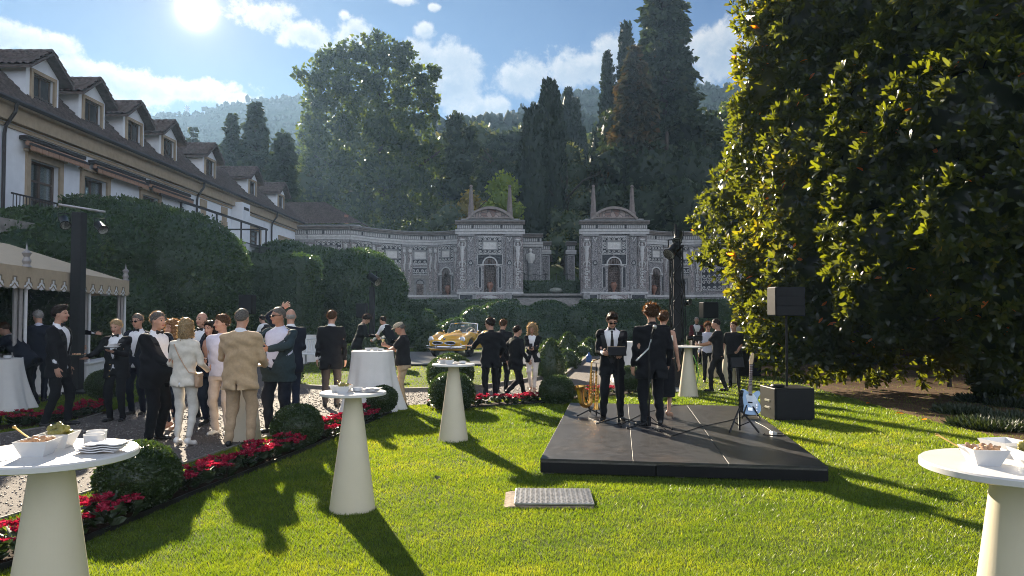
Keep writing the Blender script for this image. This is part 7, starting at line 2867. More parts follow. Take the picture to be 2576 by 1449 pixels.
square_bowl('white square bowl heaped with green olives on the nearest left table', on(T1, -0.03, 0.09), 0.15, fill='olive', seed=1)
square_bowl('white square bowl of almonds in front of the olives on the nearest left table', on(T1, -0.01, -0.075), 0.1, fill='nut', seed=2)
cup('small white cup beside the napkins on the nearest left table', on(T1, 0.12, 0.08))
cup('second white cup behind the almond bowl on the nearest left table', on(T1, 0.08, 0.17))
napkins('pile of folded napkins at the rim of the nearest left table', on(T1, 0.19, -0.01), 0.1)
spoon('gilt spoon leaning out of the bowls on the nearest left table', on(T1, -0.08, 0.0, 0.045), 2.9)
square_bowl('empty-looking white bowl at the rim of the lawn table', on(T2, -0.17, 0.02), 0.2, 0.11, 0.055)
square_bowl('white bowl of olives on the lawn table', on(T2, -0.085, -0.05), 0.1, 0.14, 0.06, 'olive', 4)
square_bowl('white bowl of almonds on the lawn table', on(T2, -0.09, 0.11), 0.3, 0.12, 0.055, 'nut', 5)
cup('round white ashtray cup on the lawn table', on(T2, 0.04, 0.02), 0.05, 0.04)
napkins('pile of folded napkins on the lawn table', on(T2, 0.16, -0.02), -0.2)
spoon('gilt spoon standing in a bowl of the lawn table', on(T2, -0.1, 0.08, 0.04), 2.6)
square_bowl('white bowl of olives on the table before the box balls', on(T3, -0.06, -0.04), 0.1, 0.14, 0.06, 'olive', 6)
square_bowl('white snack bowl with bread at the rim of the table before the box balls', on(T3, -0.17, 0.04), 0.4, 0.12, 0.06, 'nut', 7)
cup('low white dish on the table before the box balls', on(T3, 0.13, 0.0), 0.055, 0.04)
napkins('folded napkins on the table before the box balls', on(T3, 0.06, 0.08), 0.1, 2)
napkins('coloured paper slips on the table by the truss tower', on(T4, -0.06, 0.02), 0.3, 2)
square_bowl('white bowl of almonds on the table at the picture edge', on(T5, -0.12, -0.01), -0.12, fill='nut', seed=8)
square_bowl('white bowl of large olives on the table at the picture edge', on(T5, 0.035, -0.05), -0.15, fill='olive', seed=9)
square_bowl('plain white bowl behind the olives on the table at the picture edge', on(T5, 0.06, 0.14), 0.2, 0.13)
cup('white cup at the far rim of the table at the picture edge', on(T5, 0.17, 0.02))
spoon('small spoon in the almond bowl at the picture edge', on(T5, -0.15, 0.05, 0.04), 2.5)
square_bowl('white bowl on the draped table beside the flat cap man', on(K1, -0.08, 0.0), 0.2, 0.13, 0.05)
square_bowl('second white bowl on the draped table beside the flat cap man', on(K1, 0.04, 0.06), 0.1, 0.12, 0.05)
cup('white dish near the hand of the flat cap man', on(K1, 0.16, -0.04), 0.06, 0.04)
cup('white dish on the draped table under the stooping man', on(K4, 0.2, 0.0), 0.07, 0.06)

# steel plate over a drain in the lawn
PL0 = G2(1290, 1268)
pl = empty('drain_cover', (0.41, 7.36, 0.0), 'raised steel tread plate over a stone drain in the lawn', 'drain cover', rz=-0.03)
MB().box((0, 0, 0.034), (0.76, 0.6, 0.02), bev=0.004).build('plate', M_steel, pl)
m = MB()
for i in range(15):
 for j in range(22):
  x, y = -0.355 + i * 0.05 + (0.006 if j % 2 else -0.006), -0.285 + j * 0.027
  m.box((x, y, 0.0465), (0.022, 0.009, 0.005), rz=0.6 if j % 2 else -0.6)
tag(m.build('tread_bar', M_steel, pl), kind='stuff')
M_rough = pmat('rough_stone', (0.26, 0.2, 0.15), 0.95, var=0.3, scale=9, bump=0.015, dirt=0.4)
m = MB()
m.prism([(-0.5, -0.02), (-0.48, 0.008), (-0.42, 0.02), (0.1, 0.02), (0.37, 0.018), (0.38, -0.02)], 0.6, Matrix.Translation((0, -0.33, 0)))
m.build('stone_rim', M_rough, pl)

# ================================================================ people
TUX = dict(jacket=M_black, shirt=M_shirt, trousers=M_black, bow=M_satin, hair=(M_hdark, 'short'))
BLK = dict(jacket=M_black, trousers=M_black, hair=(M_hdark, 'short'), shirt=M_shirt)
P = {}
GA = 'guests and waiters in the garden'
P['stoop'] = person('person in dark suit stooping over the draped table at the picture edge', 48, 1020, 0, 90, h=1.78, lean=0.72, head=(0, 10), feet=[(-.12, .1, 0, 0), (.12, -.28, 0, 0)], jacket=M_dnavy, shirt=M_shirt, trousers=M_black, tie=M_maroon, hair=(M_hbrown, 'short'), arms=((-.16, .62, .95), (.16, .62, .98)), hands=('hold', 'hold'), group=GA)
P['greyback'] = person('grey-haired person in dark suit turned away beside the canopy posts', 98, 1012, 783, 25, head=(35, 12), jacket=M_dnavy, shirt=M_lshirt, trousers=M_dnavy, hair=(M_hgrey, 'short'), lapel=False, arms=(None, (.24, .1, .88)), group=GA)
P['young'] = person('young dark-haired person in black tuxedo in profile by the far flower bed', 150, 1073, 772, -82, head=(0, -2), arms=((-.24, .02, .88), (.25, .08, .87)), feet=[(-.1, .1, 0, 0), (.1, -.12, 0, 0)], group=GA, **{**TUX, 'hair': (M_hdark, 'quiff')})
P['tower'] = person('dark-suited person behind the light tower holding out one hand', 186, 970, 0, -85, h=1.8, d=17.6, arms=((-.2, .1, 1.0), (.12, .56, 1.3)), hands=('relax', 'wave'), group=GA, **{**BLK, 'hair': (M_hbrown, 'short')})
P['waiter'] = person('fair-haired waiter in black with gilt buttons carrying two plates', 297, 1060, 806, 180, head=(0, 14), arms=((-.13, .36, 1.22), (.36, .30, 1.12)), hands=('tray', 'tray'), buttons=M_gold_m, open_=.26, btn=.16, jacket=M_black, shirt=M_shirt, trousers=M_black, bow=M_satin, hair=(M_hblond, 'short'), group=GA)
P['glasses'] = person('tall person with glasses in dark suit behind the waiter with plates', 350, 1043, 793, 172, glasses=True, head=(0, 6), wide=1.05, group=GA, **{**TUX, 'hair': (M_hsalt, 'short'), 'jacket': M_dnavy, 'trousers': M_dnavy})
P['tux'] = person('stout person in tuxedo in profile holding a small plate', 392, 1110, 788, -108, belly=.17, wide=1.12, tw=1.14, head=(0, 4), arms=((-.1, .40, 1.06), (.12, .38, 1.06)), hands=('hold', 'hold'), group=GA, **{**TUX, 'hair': (M_hsalt, 'short')})
P['ginger'] = person('person with curly ginger hair in navy behind the white jacket', 437, 1082, 804, 150, female=True, heel=True, shoes=M_nude, jacket=M_navy, shirt=M_shirt, trousers=M_navy, hair=(M_hginger, 'curlylong'), arms=((-.15, .25, 1.1), (.15, .25, 1.1)), hands=('hold', 'hold'), collar=False, group=GA)
P['white'] = person('blonde person in cream jacket and slim trousers seen from behind', 466, 1123, 802, -6, female=True, heel=True, shoes=M_wshoe, jacket=M_cream, trousers=M_creamt, shirt=M_shirt, hair=(M_hblond, 'bob'), head=(12, 12), arms=((-.2, .26, 1.06), (.2, .26, 1.06)), hands=('hold', 'hold'), lapel=False, open_=.1, collar=False, hem=-.13, feet=[(-.1, .02, 0, 10), (.1, -.02, 0, -14)], group=GA)
P['bald'] = person('bald person in tuxedo behind the woman in navy', 512, 1052, 789, 158, group=GA, **{**TUX, 'hair': (M_hsalt, 'bald')})
P['navyw'] = person('dark-haired person in navy trouser suit holding a small plate', 533, 1072, 808, 166, female=True, heel=True, head=(0, 8), jacket=M_navy, trousers=M_navy, tw=1.22, shirt=M_skin, hair=(M_hdark, 'long'), arms=((-.13, .3, 1.12), (.15, .28, 1.14)), hands=('hold', 'hold'), open_=.24, collar=False, group=GA)
P['rose'] = person('brown-haired person in pale rose trousers half hidden by the tan suit', 580, 1092, 796, 175, feet=[(.02, 0, 0, 8), (.2, .03, 0, -12)], shirt=M_lshirt, trousers=M_rose, jacket=None, hair=(M_hbrown, 'wavy'), shoes=M_wshoe, head=(-40, 0), group=GA)
P['tan'] = person('greying person in tan suit seen from behind', 606, 1124, 781, -2, head=(-6, 4), jacket=M_tan, trousers=M_tan2, shirt=M_shirt, tw=1.1, wide=1.08, hair=(M_hsalt, 'crop'), arms=((-.22, .30, 1.06), (.22, .28, 1.04)), hands=('hold', 'hold'), lapel=False, shoes=M_shoe, open_=.2, feet=[(-.14, 0, 0, 18), (.14, .02, 0, -18)], group=GA)
P['teal'] = person('person in teal blazer and sunglasses holding a wine glass', 706, 1089, 777, 163, head=(-22, 2), jacket=M_teal, shirt=M_lshirt, trousers=M_dnavy, tw=1.12, wide=1.1, belly=.08, glasses=True, hair=(M_hsalt, 'crop'), open_=.36, btn=-.06, arms=((-.09, .38, 1.2, 'out'), (.3, .22, 1.03)), hands=('hold', 'tray'), skin=M_skin2, feet=[(-.15, 0, 0, 20), (.15, .04, 0, -20)], group=GA)
P['wave'] = person('balding person in navy suit waving behind the teal blazer', 732, 1052, 780, 30, head=(-25, 0), jacket=M_dnavy, shirt=M_shirt, trousers=M_navy, hair=(M_hgrey, 'bald'), arms=((-.12, .12, 1.78, 'out'), (.12, .26, 1.05)), hands=('wave', 'hold'), lapel=False, group=GA)
P['far'] = person('distant waiter bending beside the black loudspeaker', 676, 930, 0, 70, d=24, h=1.75, lean=.45, group=GA, vest=M_black2, shirt=M_shirt, trousers=M_black, hair=(M_hdark, 'short'), arms=((-.2, .5, 1.1), (.2, .5, 1.1)))
P['greytr'] = person('person in dark jacket and grey trousers standing alone on the gravel', 834, 1024, 784, 6, jacket=M_black, trousers=M_greyt, shirt=M_shirt, hair=(M_hbrown, 'short'), lapel=False, head=(-10, 4), arms=((-.25, .02, .88), (.25, .02, .88)), hem=-.24, group=GA)
P['coat'] = person('curly-haired person in black stooping near the box cone', 903, 930, 0, -75, d=22, h=1.78, lean=.3, head=(0, 30), jacket=M_black, trousers=M_black, shirt=M_black2, hair=(M_hdark, 'curly'), arms=((-.1, .45, 1.1), (.1, .45, 1.1)), hem=-.3, open_=.0, group=GA)
P['pour'] = person('waiter in black waistcoat and white sleeves bending to pour', 984, 930, 0, 62, d=24, h=1.76, lean=.62, shirt=M_shirt, vest=M_black, trousers=M_black, hair=(M_hdark, 'short'), arms=((-.2, .55, .9), (.2, .55, .95)), hands=('hold', 'hold'), group=GA)
P['cap'] = person('person in flat cap and black polo reaching to the draped table', 1018, 1024, 812, 96, lean=.06, head=(0, 22), shirt=M_black2, sleeve='short', trousers=M_khaki, cap=M_cap, hair=(M_hsalt, 'crop'), skin=M_skin2, arms=((-.12, .47, 1.14), (.12, .38, 1.27)), hands=('hold', 'hold'), shoes=M_bshoe, belly=.06, group=GA)
P['tray'] = person('waiter in black carrying a tray past the yellow car', 1235, 1013, 803, 14, head=(38, 6), arms=((-.36, .26, 1.12), (.24, .1, 1.0)), hands=('tray', 'relax'), lapel=False, glasses=True, group=GA, **{**BLK, 'shirt': M_black2, 'hair': (M_hdark, 'wavy')})
P['behind'] = person('person in black almost hidden behind the waiter with the tray', 1262, 985, 0, -20, d=17.0, h=1.64, lean=.16, arms=(None, (.34, .05, .88)), lapel=False, group=GA, **{**BLK, 'shirt': M_black2, 'hair': (M_hbrown, 'short')})
P['walk'] = person('person in black striding along the gravel path', 1300, 1002, 816, -52, lean=.05, head=(-10, 4), feet=[(-.08, .30, 0, 0), (.08, -.36, .09, 0)], arms=((-.25, -.1, .9), (.24, .16, .9)), lapel=False, shoes=M_bshoe, group=GA, **{**BLK, 'shirt': M_black2})
P['curly'] = person('curly blonde person in black jacket and white trousers looking at a phone', 1340, 986, 812, 172, female=True, heel=True, shoes=M_nude, jacket=M_black, shirt=M_shirt, trousers=M_wtrou, hair=(M_hblond, 'curlylong'), head=(-6, 24), arms=((-.05, .32, 1.14), (.06, .3, 1.14)), hands=('hold', 'hold'), tw=1.12, open_=.25, feet=[(-.05, .06, 0, 5), (.06, -.06, 0, -5)], group=GA)
P['sax'] = person('musician in loosened bow tie looking down at a tablet stand', 1538, 1056, 787, 176, z0=ZS, head=(6, 30), glasses=True, arms=((-.12, .33, 1.06), (.14, .30, 1.1)), hands=('hold', 'hold'), open_=.24, btn=.0, tw=1.06, feet=[(-.14, 0, 0, 20), (.14, .04, 0, -18)], group='musicians on the stage', tie=M_satin, **{**TUX, 'hair': (M_hdark, 'quiff')})
P['singer'] = person('curly-haired singer in black suit seen from behind the microphone', 1640, 1071, 768, 8, z0=ZS, head=(-6, 2), wide=1.12, tw=1.14, jacket=M_black, trousers=M_black, shirt=M_black2, hair=(M_hbrown, 'curly'), lapel=False, arms=((-.27, .06, .88), (.27, .06, .9)), hem=-.24, feet=[(-.12, 0, 0, 30), (.12, .02, 0, -20)], group='musicians on the stage')
P['dress'] = person('bare-shouldered person in long dark skirt beside the singer', 1668, 1056, 783, -25, z0=ZS, d=11.75, female=True, heel=True, shoes=M_nude, dress=M_black, dress_len=.62, sleeve='none', hair=(M_hbrown, 'bun'), arms=((-.2, .1, .95), (.25, .02, .92)), top='bare', group='musicians on the stage')
P['red'] = person('waiter in maroon jacket standing on the far shaded lawn', 1752, 916, 799, 176, d=26, jacket=M_maroon, shirt=M_shirt, bow=M_satin, trousers=M_black, hair=(M_hgrey, 'crop'), group=GA)
P['camera'] = person('cameraman in black shirt holding a camera rig', 1806, 985, 803, 62, head=(12, 8), shirt=M_black2, sleeve='short', trousers=M_black2, hair=(M_hdark, 'crop'), arms=((-.14, .42, 1.12), (.12, .40, 1.1)), hands=('hold', 'hold'), feet=[(-.12, .16, 0, 10), (.12, -.14, 0, -10)], group=GA)
P['hid'] = person('curly-haired person partly hidden behind the camera rig', 1780, 970, 0, 175, d=19.5, h=1.56, shirt=M_lshirt, trousers=M_black2, hair=(M_hbrown, 'curly'), shoes=M_bshoe, head=(0, 10), group=GA)
P['polo'] = person('person in black polo with a hand at the waist by the magnolia', 1846, 975, 811, 160, head=(-14, 6), shirt=M_black2, sleeve='short', trousers=M_black, hair=(M_hbrown, 'short'), arms=((-.1, .24, .98), (.3, .02, .9)), hands=('hold', 'relax'), belly=.05, group=GA)
P['fwhite'] = person('distant person in white shirt beside the magnolia leaves', 1852, 930, 797, 30, d=24, shirt=M_shirt, trousers=M_black, hair=(M_hdark, 'short'), group=GA)

# bare top and off-shoulder bodice of the woman on stage
r = P['dress']
m = MB()
for i in range(13):
 pass
V_, F_ = surfnet(lambda p: np.maximum(np.maximum((np.sqrt((p[..., 0] / 0.19) ** 2 + (p[..., 1] / 0.14) ** 2) - 1) * 0.14, p[..., 2] - 1.39), 1.26 - p[..., 2]) + 0.004 * np.sin(60 * p[..., 2] + 9 * p[..., 0]), (-.3, -.25, 1.2), (.3, .25, 1.45), 0.014)
V2_, F2_ = surfnet(lambda p: np.maximum(np.maximum((np.sqrt((p[..., 0] / 0.162) ** 2 + (p[..., 1] / 0.125) ** 2) - 1) * 0.125, p[..., 2] - 1.27), 1.0 - p[..., 2]), (-.3, -.25, .95), (.3, .25, 1.32), 0.014)
np_mesh('bodice', V_ * r.S, F_, M_cream, r.obj, None, True)
np_mesh('skirt_top', V2_ * r.S, F2_, M_black, r.obj, None, True)

# ---------------------------------------------------------------- things in their hands


def plate(label, c, r=0.1, food=True, cat='plate', mat=None, seed=0, name='plate'):
 b = empty(name, c, label, cat, 'plates carried by people')
 MB().lathe([(r * 0.55, 0), (r, 0.014), (r, 0.018), (r * 0.6, 0.006), (0.001, 0.006)], n=24).build('dish', mat or M_china, b, True)
 rr = random.Random(seed)
 if food:
  for i in range(7):
   a, q = rr.uniform(0, 6.28), r * 0.6 * math.sqrt(rr.random())
   MB().ball((q * math.cos(a), q * math.sin(a), 0.02), (0.018, 0.018, 0.014), 6).build('canape', M_food, b, True)
 return b


def over(v, dz=0.03, dx=0.0, dy=0.0):
 return (v.x + dx, v.y + dy, v.z + dz)


plate('wide silver tray with canapes on the hand of the fair-haired waiter', over(P['waiter'].hand[1], 0.03, -0.08), 0.17, mat=M_chrome, seed=1, name='serving_tray', cat='tray')
plate('white plate under a folded napkin in the hand of the fair-haired waiter', over(P['waiter'].hand[0], 0.03, 0.03), 0.12, False)
napkins('crumpled napkin on the plate of the fair-haired waiter', over(P['waiter'].hand[0], 0.045, 0.03), 0.3, 5)
plate('small plate in the hands of the stout person in tuxedo', over((P['tux'].hand[0] + P['tux'].hand[1]) / 2, 0.03, 0.04), 0.09, seed=2)
plate('small plate in the hands of the dark-haired person in navy', over(P['navyw'].hand[0], 0.03), 0.08, seed=3)
plate('small plate at the elbow of the person in the teal blazer', over(P['teal'].hand[1], 0.03, -0.03), 0.1, seed=4)
plate('white tray on the hand of the waiter passing the car', over(P['tray'].hand[0], 0.03, -0.05), 0.16, seed=5, name='serving_tray', cat='tray')
plate('pale dish in the hands of the stooping person', over(P['stoop'].hand[0], 0.03, 0.05), 0.12, seed=6)


def wine_glass(label, c, fill=0.4):
 g = empty('wine_glass', c, label, 'glass', 'wine glasses in hands')
 MB().lathe([(0.035, 0), (0.03, 0.004), (0.004, 0.012), (0.004, 0.09), (0.02, 0.11), (0.036, 0.14), (0.038, 0.17), (0.03, 0.21)], n=18, cap=False).build('glass_bowl', glassmat(), g, True)
 MB().lathe([(0.004, 0.094), (0.02, 0.112), (0.034, 0.14), (0.035, 0.15), (0.001, 0.15)], n=16).build('wine', pmat('pale_wine', (0.7, 0.55, 0.25), 0.15), g, True)
 return g


wine_glass('stemmed glass held at the chest of the person in the teal blazer', over(P['teal'].hand[0], -0.06))
wine_glass('stemmed glass held by the person in the flat cap', over(P['cap'].hand[1], -0.06))
r = P['curly']
o = MB().box((0, 0, 0), (0.075, 0.012, 0.15), bev=0.003).build('phone', M_blackp, loc=(r.hand[0] + r.hand[1]) / 2 + Vector((0, 0, 0.05)))
o.rotation_euler = (-0.6, 0, 0)
tag(o, 'dark phone in the hands of the curly blonde person', 'phone')
# shoulder bag on the cream jacket
r = P['white']
M_bag = pmat('tan_leather', (0.42, 0.27, 0.17), 0.5, var=0.12)
bp = r.loc((0.225, -0.02, 0.93))
bag = empty('shoulder_bag', bp, 'small tan shoulder bag hanging across the cream jacket', 'bag')
MB().box((0, 0, 0), (0.07, 0.15, 0.19), bev=0.02).build('pouch', M_bag, bag, True)
MB().box((0, 0, 0.075), (0.075, 0.155, 0.06), bev=0.015).build('flap', M_bag, bag, True)
MB().ball((0.0, -0.075, 0.1), (0.014, 0.014, 0.02), 8).build('clasp', M_gold_m, bag, True)
st_ = [r.back(x, z) + Vector((0, -0.012, 0)) for x, z in ((-0.1, 0.47), (-0.05, 0.38), (0.0, 0.28), (0.06, 0.17), (0.12, 0.07))] + [bp + Vector((0, -0.03, 0.1))]
MB().tube([tuple(q - bp) for q in st_], 0.009, 6, flat=0.6).build('strap', M_bag, bag)
# camera rig
r = P['camera']
cp = (r.hand[0] + r.hand[1]) / 2
cg = empty('camera_rig', cp, 'black video camera on a handheld rig before the cameraman', 'camera')
MB().box((0, 0, 0.16), (0.2, 0.13, 0.13), bev=0.015).build('camera_body', M_blackp, cg)
MB().cyl((-0.1, 0, 0.16), (-0.26, 0, 0.16), 0.045, 0.055, 14).build('lens', M_blackp, cg, True)
MB().tube([(0.05, 0, 0.22), (0.05, 0, 0.3), (-0.08, 0, 0.3), (-0.08, 0, 0.22)], 0.014, 8).build('top_handle', M_blackm, cg)
MB().tube([(0.06, 0, 0.1), (0.1, 0.0, 0.0), (0.02, 0, -0.12), (-0.08, 0, -0.04)], 0.016, 8).build('gimbal_arm', M_blackm, cg)
MB().tube([(0, -0.2, 0.1), (0, -0.16, -0.02), (0, 0.16, -0.02), (0, 0.2, 0.1)], 0.012, 8).build('grip_bar', M_steel, cg)
MB().box((0.02, -0.1, 0.27), (0.12, 0.02, 0.08), bev=0.005).build('monitor', M_blackp, cg)
# ================================================================ the yellow car
M_yellow = pmat('yellow_paint', (0.68, 0.37, 0.02), 0.22, 0.0, var=0.04, scale=2, coat=0.5)
M_tyre = pmat('tyre_rubber', (0.014, 0.014, 0.014), 0.8)
M_grillem = pmat('dark_grille', (0.01, 0.01, 0.011), 0.55, 0.0, spec=0.2)
M_seatl = pmat('black_seat', (0.02, 0.018, 0.016), 0.5)


def build_car():
 c0 = at(1137, YH, 28.2)
 car = empty('vintage_roadster', (c0.x + 0.35, 29.3, ZP), 'yellow vintage open roadster with chrome bumper on the platform', 'car')
 car.rotation_euler.z = math.pi - rad(15)     # local +y = nose

 def f(p):
  x, y, z = np.abs(p[..., 0]), p[..., 1], p[..., 2]
  q = np.stack([x, y, z], -1)
  # lower body
  hw = np.interp(y, (-2.2, -1.9, -1.2, 0, 1.2, 1.9, 2.15), (0.5, 0.68, 0.79, 0.77, 0.79, 0.7, 0.56)).astype(np.float32)
  top = np.interp(y, (-2.2, -1.9, -1.2, -0.4, 0.3, 1.2, 1.9, 2.15), (0.52, 0.68, 0.76, 0.78, 0.8, 0.76, 0.66, 0.58)).astype(np.float32)
  s = np.maximum(np.maximum(x - hw, z - top), np.abs(y) - 2.08)
  s = np.maximum(s, 0.24 - z)
  s = s + 0.02
  s = smin(s, rc(q, (0.6, 1.72, 0.63), (0.62, 0.9, 0.74), 0.15, 0.15), 0.14)
  s = smin(s, rc(q, (0.62, 0.9, 0.74), (0.64, -0.2, 0.68), 0.15, 0.12), 0.14)
  s = smin(s, rc(q, (0.64, -0.3, 0.68), (0.62, -1.1, 0.74), 0.12, 0.17), 0.12)
  s = smin(s, rc(q, (0.62, -1.1, 0.74), (0.52, -1.95, 0.6), 0.17, 0.1), 0.12)
  s = smin(s, ell(q, (0, 0.95, 0.72), (0.42, 1.15, 0.17)), 0.12)
  s = smin(s, rc(q, (0.0, 1.1, 0.86), (0.0, 0.5, 0.9), 0.06, 0.08), 0.1)
  s = smin(s, rc(q, (0.0, 2.06, 0.54), (0.42, 2.0, 0.54), 0.13, 0.12), 0.1)
  s = smin(s, ell(q, (0, -1.35, 0.72), (0.5, 0.7, 0.18)), 0.12)
  # cockpit and wheel arches
  ck = np.maximum(np.maximum(x - 0.56, np.abs(y + 0.42) - 0.5), 0.5 - z) - 0.05
  s = np.maximum(s, -ck)
  for wy in (1.24, -1.24):
   w = np.maximum(np.sqrt((y - wy) ** 2 + (z - 0.34) ** 2) - 0.385, 0.52 - x)
   s = np.maximum(s, -w)
  return s
 V, F = surfnet(f, (-1.0, -2.4, 0.15), (1.0, 2.4, 1.15), 0.036)
 np_mesh('car_body', V, F, M_yellow, car, None, True)

 def front_y(x, z, off=0.0):
  ys = np.linspace(2.4, 1.0, 160)
  v = f(np.stack([np.full(160, x), ys, np.full(160, z)], -1)[None].astype(np.float32))[0]
  i = int(np.argmax(v < 0))
  return ys[i] + off
 for s in (-1, 1):
  # half of the wide twin grille
  m = MB()
  o = [(s * (0.035 + 0.2 + 0.21 * math.cos(a)), 0.545 + 0.075 * math.sin(a) * (0.8 + 0.2 * math.cos(a))) for a in np.linspace(0, 6.283, 21)[:-1]]
  m.prism(o, 0.05, Matrix.Translation((0, front_y(s * 0.22, 0.545) - 0.02, 0)))
  g = m.build('grille', M_grillem, car)
  m = MB()
  m.tube([(x, front_y(s * 0.22, 0.545) + 0.035, z) for x, z in o + [o[0]]], 0.012, 6, False)
  m.build('grille_trim', M_chrome, g, True)
  m = MB()
  for i in range(7):
   x = s * (0.08 + i * 0.05)
   m.box((x, front_y(s * 0.22, 0.545) + 0.032, 0.545), (0.006, 0.008, 0.12))
  m.build('grille_bars', M_chrome, g)
  hy = front_y(s * 0.62, 0.66)
  h = MB()
  Mx = Matrix.Translation((s * 0.62, hy - 0.03, 0.67)) @ Matrix.Rotation(-math.pi / 2, 4, 'X')
  h.lathe([(0.105, -0.03), (0.112, 0.03), (0.09, 0.045), (0.06, 0.055), (0.001, 0.06)], n=20, M=Mx)
  hl = h.build('headlight', M_chrome, car, True)
  MB().lathe([(0.088, 0.04), (0.08, 0.062), (0.045, 0.075), (0.001, 0.08)], n=18, M=Mx).build('headlight_lens', pmat('headlight_glass', (0.55, 0.57, 0.6), 0.08, spec=0.8), hl, True)
  MB().ball((s * 0.6, front_y(s * 0.6, 0.5), 0.5), (0.04, 0.02, 0.03), 8).build('indicator', M_chrome, car, True)
  # side vent
  v = MB()
  v.box((s * 0.775, 0.62, 0.62), (0.03, 0.24, 0.12))
  sv = v.build('side_vent', M_grillem, car)
  v = MB()
  for i in range(5):
   v.box((s * 0.795, 0.54 + i * 0.04, 0.62), (0.012, 0.01, 0.12))
  v.build('vent_trim', M_chrome, sv)
  MB().box((s * 0.79, -0.55, 0.68), (0.02, 0.12, 0.02)).build('door_handle', M_chrome, car)
  for wy, nm in ((1.24, 'front'), (-1.24, 'rear')):
   Mw = Matrix.Translation((s * 0.68, wy, 0.33)) @ Matrix.Rotation(math.pi / 2 * s, 4, 'Y')
   w = MB().lathe([(0.22, -0.085), (0.31, -0.08), (0.33, -0.05), (0.33, 0.05), (0.31, 0.08), (0.22, 0.085)], n=28, M=Mw).build('wheel', M_tyre, car, True)
   MB().lathe([(0.225, 0.06), (0.21, 0.085), (0.19, 0.05), (0.08, 0.045), (0.07, 0.08), (0.001, 0.085)], n=24, M=Mw).build('rim', M_chrome, w, True)
   k = MB()
   for i in range(10):
    a = i * 0.6283
    k.tube([(0.07 * math.cos(a), 0.07 * math.sin(a), 0.07), (0.2 * math.cos(a), 0.2 * math.sin(a), 0.06)], 0.012, 5, M=Mw)
   k.build('spoke', M_steel, w)
  # seats
  b = MB()
  b.box((s * 0.27, -0.52, 0.55), (0.46, 0.46, 0.16), bev=0.05)
  b.box((s * 0.27, -0.78, 0.76), (0.46, 0.14, 0.4), bev=0.05)
  b.build('seat', M_seatl, car, True)
  MB().tube([(s * 0.66, 0.22, 0.84), (s * 0.7, 0.3, 0.92)], 0.01, 6).ball((s * 0.72, 0.3, 0.95), (0.05, 0.02, 0.035), 8).build('wing_mirror', M_chrome, car, True)
 # bumper
 b = MB()
 b.tube([(x, 2.2 - 0.22 * abs(x / 0.74) ** 3, 0.39) for x in np.linspace(-0.76, 0.76, 17)], 0.04, 8, flat=1.2)
 b.build('bumper', M_chrome, car, True)
 b = MB()
 for s in (-1, 1):
  b.tube([(s * 0.3, 2.23, 0.34), (s * 0.3, 2.25, 0.46)], 0.025, 8)
 b.build('overrider', M_chrome, car, True)
 # roundel on the nose
 em = MB().lathe([(0.045, 0), (0.045, 0.012), (0.03, 0.016), (0.001, 0.017)], n=20, M=Matrix.Translation((0, front_y(0, 0.68), 0.69)) @ Matrix.Rotation(-0.7, 4, 'X')).build('roundel', M_blackp, car, True)
 q = MB()
 Mq = Matrix.Translation((0, front_y(0, 0.68), 0.69)) @ Matrix.Rotation(-0.7, 4, 'X')
 for k in range(4):
  q.cur = k % 2
  a0 = k * math.pi / 2
  q.add([(0, 0, 0.019)] + [(0.03 * math.cos(a0 + t), 0.03 * math.sin(a0 + t), 0.018) for t in np.linspace(0, math.pi / 2, 6)], [(0, i, i + 1) for i in range(1, 6)], Mq)
 q.build('roundel_quarters', [pmat('badge_blue', (0.05, 0.2, 0.55), 0.3), M_white], em)
 # windscreen
 fr, gl = [], []
 base = [(x, 0.22 - 0.16 * (x / 0.62) ** 2, 0.86) for x in np.linspace(-0.62, 0.62, 13)]
 tp = [(x * 0.9, 0.0 - 0.14 * (x / 0.62) ** 2, 1.25 - 0.04 * (x / 0.62) ** 2) for x in np.linspace(-0.62, 0.62, 13)]
 m = MB()
 m.add(base + tp, [(i, i + 1, i + 14, i + 13) for i in range(12)])
 ws = m.build('windscreen', glassmat(), car, True)
 m = MB()
 m.tube(tp, 0.016, 6)
 m.tube([base[0], tp[0]], 0.018, 6)
 m.tube([base[-1], tp[-1]], 0.018, 6)
 m.tube(base, 0.012, 6)
 m.build('windscreen_frame', M_chrome, ws, True)
 MB().ball((0, 0.02, 1.12), (0.09, 0.02, 0.035), 8).build('rear_mirror', M_chrome, car, True)
 m = MB()
 pts = [(0.27 * -1 + 0.19 * math.cos(a), -0.12 - 0.06 * math.sin(a), 0.88 + 0.18 * math.sin(a)) for a in np.linspace(0, 6.283, 22)]
 m.tube(pts, 0.013, 6, False)
 m.tube([(-0.44, -0.12, 0.88), (-0.1, -0.12, 0.88)], 0.01, 5)
 m.tube([(-0.27, -0.1, 0.85), (-0.27, 0.15, 0.78)], 0.018, 6)
 m.build('steering_wheel', pmat('ivory_wheel', (0.5, 0.36, 0.24), 0.4), car, True)
 MB().box((0, 0.1, 0.8), (1.1, 0.14, 0.16), bev=0.04).build('dashboard', M_seatl, car, True)
 MB().box((0, -0.4, 0.47), (1.1, 1.0, 0.04)).build('floor', M_seatl, car)
 MB().box((0, 0, 0.27), (0.9, 3.9, 0.06)).build('chassis', M_blackp, car)


build_car()

